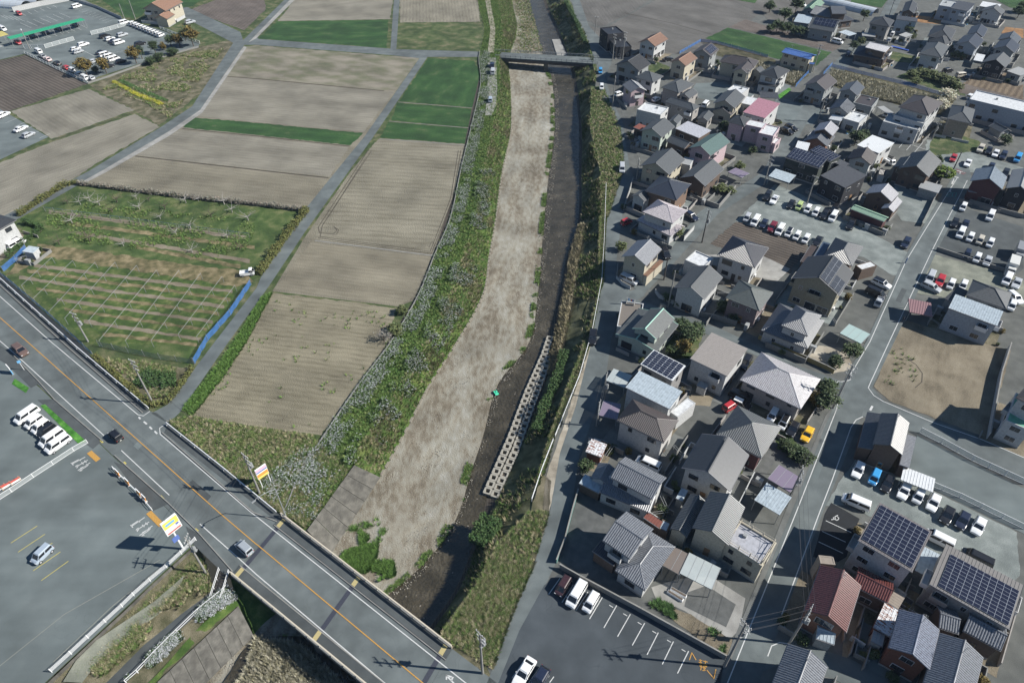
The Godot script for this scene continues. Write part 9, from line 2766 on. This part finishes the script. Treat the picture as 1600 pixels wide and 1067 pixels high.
const TREES := [
	["olive","olive leaved tree at the low corner of the upper car park",-160.6,-258.2,0,6.5,3.4,"trees along the upper car park"],
	["olive","olive leaved tree beside the shaded black car",-154.1,-260.1,0,6,2.6,"trees along the upper car park"],
	["olive","tall olive tree in the middle of the car park edge",-146.9,-270.4,0,6.5,2.9,"trees along the upper car park"],
	["dark","small round shrub beside the corner olive tree",-158.3,-260.7,0,2.8,1.5,"trees along the upper car park"],
	["dark","narrow dark tree right of the tall olive tree",-146.6,-275.2,0,5,1.9,"trees along the upper car park"],
	["dark","round dark tree between car park and allotment",-143.4,-280.8,0,5,2.3,"trees along the upper car park"],
	["olive","small yellow tree between two dark trees",-141.6,-285,0,3.2,1.4,"trees along the upper car park"],
	["dark","dark tree below the villa fence",-139.9,-288.7,0,4.8,2.6,"trees along the upper car park"],
	["olive","yellowish tree leaning by the villa fence corner",-136.2,-288,0,5.5,2.2,"trees along the upper car park"],
	["dark","dark tree beside the large yellow tree",-136.5,-295.5,0,4.5,2.2,"trees along the upper car park"],
	["olive","largest yellow olive tree near the villa",-131.2,-289.4,0,8,3.6,"trees along the upper car park"],
	["dark","low dark bush, first on the allotment edge",-140.9,-269.1,0,3,2.4,"trees along the upper car park"],
	["dark","low dark bush, second on the allotment edge",-138.7,-273.1,0,3,2.6,"trees along the upper car park"],
	["dark","low dark bush, third on the allotment edge",-135.9,-279.4,0,2.8,2.6,"trees along the upper car park"],
	["dark","first dark tree in the row below the farm",110.7,-304.8,0,4,2.6,"farm shelter trees"],
	["dark","second dark tree in the row below the farm",113.7,-306.5,0,5,2.5,"farm shelter trees"],
	["dark","third dark tree in the row below the farm",115.4,-304,0,4,2.4,"farm shelter trees"],
	["dark","fourth dark tree in the row below the farm",118.1,-304.8,0,4.5,2.4,"farm shelter trees"],
	["dark","fifth dark tree in the row below the farm",119.4,-300.9,0,4,2.5,"farm shelter trees"],
	["dark","pale leaved tree at the end of the farm row",121.9,-300.1,0,4.5,2.8,"farm shelter trees"],
	["dark","large dark tree beside the farm barn",129.8,-332.3,0,7,4,"farm shelter trees"],
	["dark","dark tree left of the blue lean-to",120.6,-319,0,6,3.4,"farm shelter trees"],
	["dark","dark tree at the edge of the grey field",117.8,-332.3,0,5,3.2,"farm shelter trees"],
	["dark","dark tree beside the farm lane wall",156.5,-320.7,0,5,2.4,"farm shelter trees"],
	["dark","shrub in front of the solar farm cottage",131.3,-300.1,0,3,2.2,"farm shelter trees"],
	["scrub","scrubby bush at the start of the weedy hedge",150.3,-256.3,0,3,2.6,"scrub along the stony plot"],
	["scrub","scrubby bush second in the weedy hedge",154.8,-258.2,0,3,3,"scrub along the stony plot"],
	["scrub","scrubby bush third in the weedy hedge",156.7,-254.5,0,3.4,3,"scrub along the stony plot"],
	["scrub","scrubby bush fourth in the weedy hedge",159.2,-252,0,3,3,"scrub along the stony plot"],
	["scrub","scrubby bush fifth in the weedy hedge",160.6,-248.5,0,3.4,3.2,"scrub along the stony plot"],
	["scrub","scrubby bush last in the weedy hedge",161.5,-245,0,3,2.6,"scrub along the stony plot"],
	["scrub","dark bush below the weedy hedge",148.9,-250.3,0,2.4,2.2,"scrub along the stony plot"],
	["blossom","white blossom tree above the brown roofed building corner",153,-234.9,0,4,3.4,""],
	["blossom","white blossom tree beside the brown roofed building",146.6,-225.9,0,4,3,""],
	["blossom","smaller white blossom tree between the other two",149.2,-230.6,0,3,2.2,""],
	["dark","dark garden tree beside the copper edged roof",37.4,-111.7,0,4,2.2,"garden trees"],
	["dark","largest dark garden tree behind the copper edged house",38,-108.6,0,4.5,2.6,"garden trees"],
	["dark","dark garden tree nearest the lane",39.9,-111.1,0,3.5,2,"garden trees"],
	["olive","brownish garden tree below the large dark one",36.5,-105.6,0,3.5,2,"garden trees"],
	["dark","low garden shrub beside the solar panel house",34.2,-105,0,2.4,1.6,"garden trees"],
	["dark","dark tree beside the white tile house",61.7,-92.6,0,4.5,2.6,"garden trees"],
	["dark","lower dark tree beside the white tile house",61,-89.6,0,4,2.4,"garden trees"],
	["olive","brownish shrub beside the white tile house",59.9,-90.9,0,3,1.8,"garden trees"],
	["dark","street side tree in the hip house garden",71.2,-104,0,4,2.2,"garden trees"],
	["dark","shrub at the mustard wall of the hip house",67.2,-101.7,0,2.6,1.8,"garden trees"],
	["round","round clipped yellow-green bush beside the street",125.3,-179,0,4.2,2.9,"garden trees"],
	["dark","dark clipped shrub above the round bush",129,-189.1,0,2.8,1.5,"garden trees"],
	["dark","shrub in the small garden beside the street",51.7,-78.3,0,2.4,1.8,"garden trees"],
	["dark","bush at the street corner of the small garden",53,-76.8,0,2.6,2,"garden trees"],
	["dark","small shrub in the garden beside grey tile house",50.4,-80.1,0,2,1.3,"garden trees"],
	["dark","dark tree beside the brown roofed cottage",108.1,-200.8,0,5,2.8,"garden trees"],
	["dark","dark tree behind the brown roofed cottage",111.2,-203.5,0,4,2.2,"garden trees"],
	["scrub","leafy bush behind the white wall of mottled roof house",42.9,-149.7,0,3.4,2,"garden trees"],
	["scrub","green shrub in the walled garden of long gable house",59.3,-172.5,0,2.4,2.2,"garden trees"],
	["scrub","second green shrub in the walled garden",61.9,-171.8,0,2,1.8,"garden trees"],
	["scrub","yellowish shrub beside the cream corner house",27.6,-143.4,0,2.6,1.6,"garden trees"],
	["dark","potted shrub on the lane corner",24.4,-116.5,0,2,1,"garden trees"],
	["scrub","yellow flowering shrub beside the purple carport",68,-185.5,0,2.6,1.8,"garden trees"],
	["dark","shrub in the pink stucco garden",74.5,-195.7,0,2.4,1.5,"garden trees"],
	["dark","second shrub in the pink stucco garden",78,-197.8,0,2.6,1.6,"garden trees"],
	["dark","dark tree between green roof and pink stucco house",69.1,-211.2,0,3.4,2,"garden trees"],
	["dark","shrub behind the white garden wall",36.1,-123.3,0,2,1.4,"garden trees"],
	["dark","second shrub behind the white garden wall",38.3,-121.4,0,2,1.4,"garden trees"],
	["dark","dark shrub in front of timber front house",48.2,-119.8,0,2.2,2,"garden trees"],
	["dark","dark shrub below greenish hip roof",50.3,-116.5,0,2.2,2,"garden trees"],
	["dark","dark shrub beside the garden shed",156.3,-202.1,0,3,2,"garden trees"],
	["scrub","shrub behind the flower pots",157.1,-206.6,0,2.4,1.6,"garden trees"],
	["dark","round shrub beside the rusty shed",13.2,-75,0,2.4,1.5,"garden trees"],
	["dark","dark tree in front of the two tier house",138.3,-283.6,0,4,2.4,"garden trees"],
	["scrub","leafy shrub beside the lane bend",144.1,-290.9,0,3.4,1.8,"garden trees"],
	["scrub","yellow green shrub beside the blue sheet",167.9,-297,0,3,1.8,"garden trees"],
	["dark","dark tree beside the cream hut",168.4,-302.5,0,4,2.2,"garden trees"],
	["scrub","green shrub in the navy house garden",176.1,-276.6,0,3,2,"garden trees"],
	["scrub","second green shrub in the navy house garden",177.5,-275.2,0,3,2.2,"garden trees"],
	["dark","dark tree at the top corner of the frame",227.6,-325.1,0,5,3.4,"garden trees"],
	["dark","second dark tree at the top corner of the frame",233.5,-332.3,0,5,3,"garden trees"],
	["bare","greyish leafless bush at the striped field corner",-27.8,-109.6,0,2.6,2.2,"garden trees"],
	["scrub","green bush beside the ditch corner",-25,-118.7,0,2.2,1.4,"garden trees"],
	["scrub","pale green bush below the ditch corner",-25.6,-112.1,0,2.4,2,"garden trees"],
]
const HEDGES := [
	["dark hedge along the top of the orchard below the tan field",1.3,1.2,[-125.7,-176.7,-109.8,-173.1,-90,-168.7,-71,-165.3,-55.7,-161.9],"bare",0],
	["olive green hedge between the orchard and the diagonal lane",1.6,1.6,[-56.2,-162.4,-58.6,-150.6,-60,-141.3,-61.3,-133],"hedge",0],
	["yellow green hedge along the lane beside the orchard corner",1.4,1.6,[-134.1,-159.5,-132,-167.4,-129.4,-175.8,-126.1,-177.6],"hedge",0],
	["clipped dark hedge around the white house by the orchard",1.6,1,[-130.5,-156,-124,-153.3,-125.3,-146.9,-126.4,-140.2],"bush",0],
	["olive hedge along the road side of the triangular garden",1.1,1.2,[-88.4,-104.5,-82.7,-99.9,-76.2,-94.5,-71.2,-90.4],"hedge",0],
	["brown green hedge along the lane side of the triangular garden",1.1,1.1,[-70.9,-90.4,-67.9,-91.2,-67,-95.8,-66.4,-101.1],"hedge",0],
	["clipped hedge beside the small street garden",1,0.9,[49.1,-80.1,51.2,-78.8,53.6,-77.3],"bush",0],
	["green hedge in front of the three storey white building",0.8,0.8,[122.1,-207.4,125.1,-205.4,127.9,-203.3],"bush",0],
	["mixed shrubs along the shaded top of the far river bank",1.4,1.6,[25.4,-346.5,28.4,-319,30.4,-290.9],"bush",0],
	["leafy bushes along the bank below the guard rail",1,2,[11.5,-108.5,9.3,-99.3,6.4,-91.7,4.7,-85.9],"bush",-2.2],
	["bright green bush beside the water above the near bridge",2,3.4,[-3.3,-65.7,-4.3,-63.5,-5.9,-60.8],"bush",-2],
	["leafy shrubs filling the middle of the triangular garden",1.2,4,[-76,-98.1,-71.2,-96.7,-68.6,-97.6],"bush",0],
]
const ORCHARD_TREES := [[-123.81,-166.14],[-120.05,-165.72],[-114.53,-165.3],[-110.37,-166.99],[-105.7,-168.71],[-102.59,-163.21],[-95.55,-163.21],[-91.01,-166.56],[-87.73,-167.42],[-81.45,-159.14],[-76.56,-161.57],[-71.04,-157.55],[-101.6,-167.42],[-87.9,-150.63],[-85.18,-153.65],[-109.15,-147.67],[-99.56,-145.5],[-80.96,-142.67],[-116.29,-146.22],[-117.64,-155.98],[-95.02,-158.34],[-109.37,-161.57],[-118.16,-167.42],[-80.04,-165.72],[-69.23,-144.08],[-74.04,-149.14]]
const MULCH := [
	[-118.6,-137.9,-111.7,-136.5,-105,-135.1,-98.3,-133.8,-91.8,-132.5,-85.3,-131.2,-78.8,-129.9,-72.5,-128.6,-66.2,-127.3,-65.8,-126.1,-72.1,-127.4,-78.4,-128.6,-84.8,-129.9,-91.2,-131.2,-97.8,-132.5,-104.4,-133.8,-111.1,-135.2,-117.9,-136.5],
	[-119.1,-135.6,-112.1,-134.1,-105.2,-132.6,-98.4,-131.2,-91.7,-129.8,-85.1,-128.4,-78.5,-127,-72,-125.6,-65.7,-124.3,-65.3,-123.1,-71.7,-124.5,-78.1,-125.8,-84.6,-127.2,-91.2,-128.5,-97.9,-129.9,-104.6,-131.4,-111.5,-132.8,-118.4,-134.2],
	[-119.6,-132.8,-112.6,-131.3,-105.8,-129.9,-99,-128.5,-92.3,-127.1,-85.7,-125.7,-79.1,-124.3,-72.7,-123,-66.3,-121.7,-66,-120.5,-72.3,-121.8,-78.7,-123.2,-85.2,-124.5,-91.8,-125.9,-98.4,-127.2,-105.2,-128.6,-112,-130.1,-118.9,-131.5],
	[-113.2,-128.5,-107.1,-127.3,-101.1,-126.1,-95.2,-124.9,-89.4,-123.7,-83.6,-122.5,-77.9,-121.4,-72.2,-120.2,-66.6,-119.1,-66.3,-118,-71.8,-119.1,-77.5,-120.2,-83.1,-121.4,-88.9,-122.5,-94.7,-123.7,-100.6,-124.9,-106.5,-126.1,-112.5,-127.3],
	[-106.3,-124.3,-101.3,-123.3,-96.3,-122.2,-91.3,-121.2,-86.4,-120.2,-81.5,-119.2,-76.7,-118.2,-71.9,-117.3,-67.2,-116.3,-66.8,-115.2,-71.5,-116.2,-76.3,-117.1,-81.1,-118.1,-85.9,-119.1,-90.8,-120.1,-95.7,-121.1,-100.7,-122.1,-105.7,-123.1],
	[-102.8,-120.8,-98.2,-119.9,-93.8,-118.9,-89.3,-118,-84.9,-117.1,-80.6,-116.2,-76.2,-115.3,-72,-114.5,-67.7,-113.6,-67.4,-112.5,-71.6,-113.4,-75.8,-114.3,-80.1,-115.1,-84.5,-116,-88.9,-116.9,-93.3,-117.8,-97.7,-118.7,-102.2,-119.7],
	[-96.3,-116.5,-92.7,-115.7,-89,-115,-85.4,-114.2,-81.8,-113.5,-78.3,-112.7,-74.8,-112,-71.2,-111.3,-67.8,-110.6,-67.4,-109.5,-70.9,-110.2,-74.4,-111,-77.9,-111.7,-81.4,-112.4,-85,-113.1,-88.6,-113.9,-92.2,-114.6,-95.8,-115.4],
	[-90.1,-112.1,-87.3,-111.7,-84.6,-111.3,-81.8,-110.8,-79.1,-110.4,-76.3,-110,-73.6,-109.6,-70.9,-109.1,-68.2,-108.7,-67.8,-107.7,-70.5,-108.1,-73.2,-108.5,-75.9,-109,-78.6,-109.4,-81.4,-109.8,-84.1,-110.2,-86.9,-110.7,-89.7,-111.1],
	[-127.5,-162.9,-119.9,-161.2,-112.4,-159.5,-105,-157.9,-97.6,-156.2,-90.4,-154.6,-83.3,-153.1,-76.2,-151.5,-69.3,-150,-68.8,-148.3,-75.7,-149.9,-82.7,-151.4,-89.8,-153,-97,-154.5,-104.2,-156.1,-111.6,-157.8,-119.1,-159.4,-126.6,-161.1],
	[-121.4,-157.6,-114.2,-156.1,-107.1,-154.5,-100,-153,-93,-151.5,-86.1,-150,-79.3,-148.5,-72.6,-147,-66,-145.6,-65.5,-144,-72.1,-145.4,-78.8,-146.9,-85.6,-148.3,-92.4,-149.8,-99.3,-151.3,-106.3,-152.8,-113.4,-154.3,-120.6,-155.9],
	[-117.6,-153.1,-110.7,-151.3,-104,-149.6,-97.3,-147.9,-90.8,-146.2,-84.4,-144.5,-78,-142.9,-71.7,-141.2,-65.5,-139.6,-65.1,-138.1,-71.2,-139.7,-77.5,-141.3,-83.8,-143,-90.2,-144.6,-96.7,-146.3,-103.3,-148,-110,-149.7,-116.8,-151.5],
	[-96.9,-145.9,-93,-144.8,-89.2,-143.7,-85.5,-142.6,-81.8,-141.5,-78.1,-140.4,-74.4,-139.4,-70.8,-138.3,-67.2,-137.3,-66.8,-135.8,-70.4,-136.8,-74,-137.9,-77.6,-138.9,-81.2,-140,-84.9,-141.1,-88.7,-142.2,-92.4,-143.3,-96.2,-144.4],
]
const TRELLIS := [[-113.35,-137.92,-114.88,-126.71],[-107.6,-136.58,-109.6,-121.94],[-101.82,-135.92,-103.7,-117.1],[-96.94,-135.92,-99.06,-114.9],[-91.14,-134.6,-93.38,-114.09],[-85.55,-132.65,-88.17,-107.55],[-80.16,-132.65,-82.54,-107.55],[-74.54,-131.38,-77.08,-107.55],[-68.98,-130.11,-72.02,-109.6],[-64.92,-126.71,-67.8,-108.82]]
const ORCHARD_POSTS := [-127.9,-162,-68.2,-149.1]
const MISC := {"billboard":[-43.11,-71.55,0.83,2.08],
	"tall_sign":[-53.56,-59.22,0.92],
	"street_lamp":[-38.06,-64.87,-2.4],
	"steps":[-45.6,-55.47,-1.78],
	"orange_board_0":[-70.31,-73.84,-0.68],
	"orange_board_1":[-67.79,-71.91,-0.68],
	"orange_board_2":[-64.81,-69.56,-0.68],
	"orange_board_3":[-63.45,-68.51,-0.68],
	"blue_panel":[-103.35,-99.63,-0.72],
	"road_sign":[-101.33,-100.57,0.64],
	"barricade_0":[-87.78,-72.32,0.87],
	"barricade_1":[-88.81,-71.3,0.87],
	"barricade_2":[-89.45,-70.83,0.87],
	"tarp":[-3.35,-98.16],
	"planter_0":[25.72,-51.58,-0.59],
	"planter_1":[25.13,-51.06,-0.64],
	"terrace":[37.86,-53.75,33.6,-57.36,36.58,-60.88,40.84,-57.28],
	"person_0":[97.53,-137.94,0.85],
	"person_1":[87.27,-115.58,0.57],
	"laundry":[26.49,-118.35,-0.5],
	"blue_sheet":[158.47,-286.36,-0.76]}
const TUNNELS := [["long grey film greenhouse tunnel beside the top farm",[148.82,-347.7,165.55,-329.99],3.2],["silver film greenhouse tunnel above the upper car park wall",[-244.7,-344.01,-226.23,-339.8],3.5],["second silver greenhouse tunnel at the top frame edge",[-241.09,-352.68,-221.88,-345.23],3.5]]
const GROWTH := [
	["meadow_grass","rough grass of the meadow between main road and striped field","grass",[-65.9,0,-86.6,-59.8,0,-81.6,-52,0,-75.7,-44.7,0,-70.2,-39.3,0,-66.3],[-61.9,0,-87.6,-50,0,-85,-37.4,0,-82.8,-29.3,0,-75,-34.2,0,-63.1],"mix",9500,31,-0.9],
	["meadow_flowers","white wildflowers in the meadow beside the billboard","flowers",[-45.1,0,-71.5,-40.9,0,-68.2,-38.2,0,-66.3],[-38,0,-80.1,-31.1,0,-75,-33.4,0,-64.4],"flower",400,32,-0.1],
	["lane_verge_grass","green verge between the diagonal lane and striped field","grass",[-64.5,0,-89.6,-62,0,-99.3,-60.3,0,-109,-58.2,0,-124.5],[-62,0,-87.9,-59.4,0,-97.4,-57.5,0,-109,-56.4,0,-126.2],"bright",2200,33,-0.9],
	["path_flowers","white flowering bushes beside the riverside railing","flowers",[-43.2,-2,-51.8,-47.6,-2,-48,-50.8,-2,-43.4,-53.9,-2,-39.3],[-45.5,-2,-52.9,-48.9,-2,-49,-52,-2,-44.1,-55.2,-2,-39.7],"flower",1200,34,-0.1],
	["lower_bank_grass","dry and green grass on the lower bank beside the railing","grass",[-52,-1.3,-60.9,-56.2,-1.3,-55.2,-60.7,-1.3,-47.9,-65.5,-1.3,-39.9],[-47.1,-1.3,-53,-51.4,-1.3,-48.9,-55.4,-1.3,-43.8,-59.1,-1.3,-38.9],"mix",3000,35,-0.1],
	["river_reeds","pale dry reeds below the near bridge","reeds",[-39.4,-4.9,-46.6,-39.7,-4.9,-40.9,-41.2,-4.9,-36.5],[-32.3,-4.9,-45.6,-24.4,-4.9,-39.5,-21.7,-4.9,-34.8],"pale",5200,36,-0.9],
	["bed_weeds","dense green weeds on the gravel bed beside the near bridge","weeds",[-28.1,-4.2,-61.2,-28.7,-4.2,-59.7,-26.4,-4.2,-57.7],[-22.9,-4.2,-62.7,-22.6,-4.2,-60.6,-24,-4.2,-57.4],"bright",2600,37,-0.9],
	["bed_weeds","scattered weeds on the gravel bed above the near bridge","weeds",[-30.5,-4.2,-65.2,-26.6,-4.2,-65.2,-23.4,-4.2,-55.1],[-23.7,-4.2,-67.7,-21.4,-4.2,-65.2,-19.2,-4.2,-56.8],"bright",1100,38,0.1],
	["upstream_scrub","dry and green scrub on the gravel above the far bridge","scrub",[-1,-4.2,-388,1.2,-4.2,-327.9,0,-4.2,-291.8],[7.4,-4.2,-388,11.1,-4.2,-327.9,13,-4.2,-295.5],"mix",3000,52,-0.9],
	["verge_grass","rough grass strip between river bank and river road","grass",[29.1,0,-245,25.9,0,-213.6,26.4,0,-184.7,24.6,0,-159],[33.7,0,-245,35.9,0,-213.6,33.9,0,-186.7,26,0,-159],"mix",5200,39,-0.9],
	["near_verge_grass","rough dry grass between retaining wall and river road","grass",[3,0,-66,-2.3,0,-60.2,-5,0,-53.6,-10.4,0,-45],[6.3,0,-66.3,3.6,0,-56.7,0,0,-48.3,-2.7,0,-40.3],"mix",6500,40,-0.9],
	["rail_verge_grass","grass strip on the bank side of the guard rail","grass",[23.9,0,-159,20.4,0,-125.7,16,0,-109.2,11.7,0,-96.5,7.2,0,-82.3,4.8,0,-73.6],[25.3,0,-159,21.8,0,-130.6,17.4,0,-111.3,13.3,0,-97.2,8.2,0,-83.7,5.7,0,-73.6],"mix",5000,41,-0.9],
	["allotment_rows","yellow flowering rape row in the allotment","flowers",[-148.3,0,-251.6,-134.4,0,-239.3,-122.7,0,-231.1],[-148.3,0,-253.1,-133.8,0,-240.7,-121.5,0,-232.5],"yellow",900,42,-0.9],
	["allotment_rows","dark green vegetable row in the allotment","vegetables",[-145.9,0,-252.4,-133.8,0,-242.1,-122,0,-233.8],[-145.7,0,-253.9,-133.5,0,-244.3,-121.4,0,-235.2],"vegetable",900,43,-0.9],
	["allotment_grass","rough dry grass over the allotment plot","grass",[-148.9,0,-245,-129.3,0,-233.8,-115.5,0,-220.8],[-146.4,0,-258.5,-131.7,0,-280.1,-117.9,0,-287.2],"mix",4500,44,-0.1],
	["stony_plot_weeds","pale dead weeds over the stony plot","weeds",[123.1,0,-264.5,132,0,-255.7,143.8,0,-243.8,155.7,0,-234.9],[116.9,0,-252,125.1,0,-240.4,136.3,0,-231.7,145.4,0,-223.4],"pale",6500,45,-0.9],
	["warehouse_weeds","pale dead weeds beside the blue roofed warehouse","weeds",[96.5,0,-271.1,103.1,0,-267.8,112.5,0,-260.7],[95.8,0,-262,99.3,0,-254.5,103.6,0,-249.1],"pale",1800,46,-0.9],
	["orchard_tufts","fresh green grass between the orchard rows","grass",[-128.5,0,-167.4,-127.7,0,-163.2,-121.5,0,-149.1],[-69.5,0,-158.3,-67.8,0,-152.1,-67.4,0,-137.9],"green",1500,47,-0.1],
	["plot_vegetables","green vegetables on the small plot beside the bottom car park","vegetables",[21,0,-49.8,25.8,0,-46.8,30.6,0,-42.5],[22.6,0,-50.5,27.4,0,-47.8,32.2,0,-44.4],"vegetable",260,48,0.05],
	["lot_weeds","tufts of green weeds on the vacant dirt lot","weeds",[81.7,0,-107,75.4,0,-96.5],[86.7,0,-109,81.8,0,-94.7],"green",40,49,0],
	["field_weeds","sparse green weeds in the striped field furrows","weeds",[-56.3,0,-125.7,-58.7,0,-106,-61.7,0,-88.7],[-27.8,0,-119.8,-29.7,0,-104,-36.4,0,-83.9],"green",110,50,0.15],
	["garden_weeds","yellow and green plants in the triangular garden","plants",[-86.1,0,-103.7,-78.8,0,-98.5,-72.1,0,-92.3],[-77.2,0,-102.8,-69.8,0,-100.9,-68.3,0,-93.2],"mix",1600,51,-0.3],
]
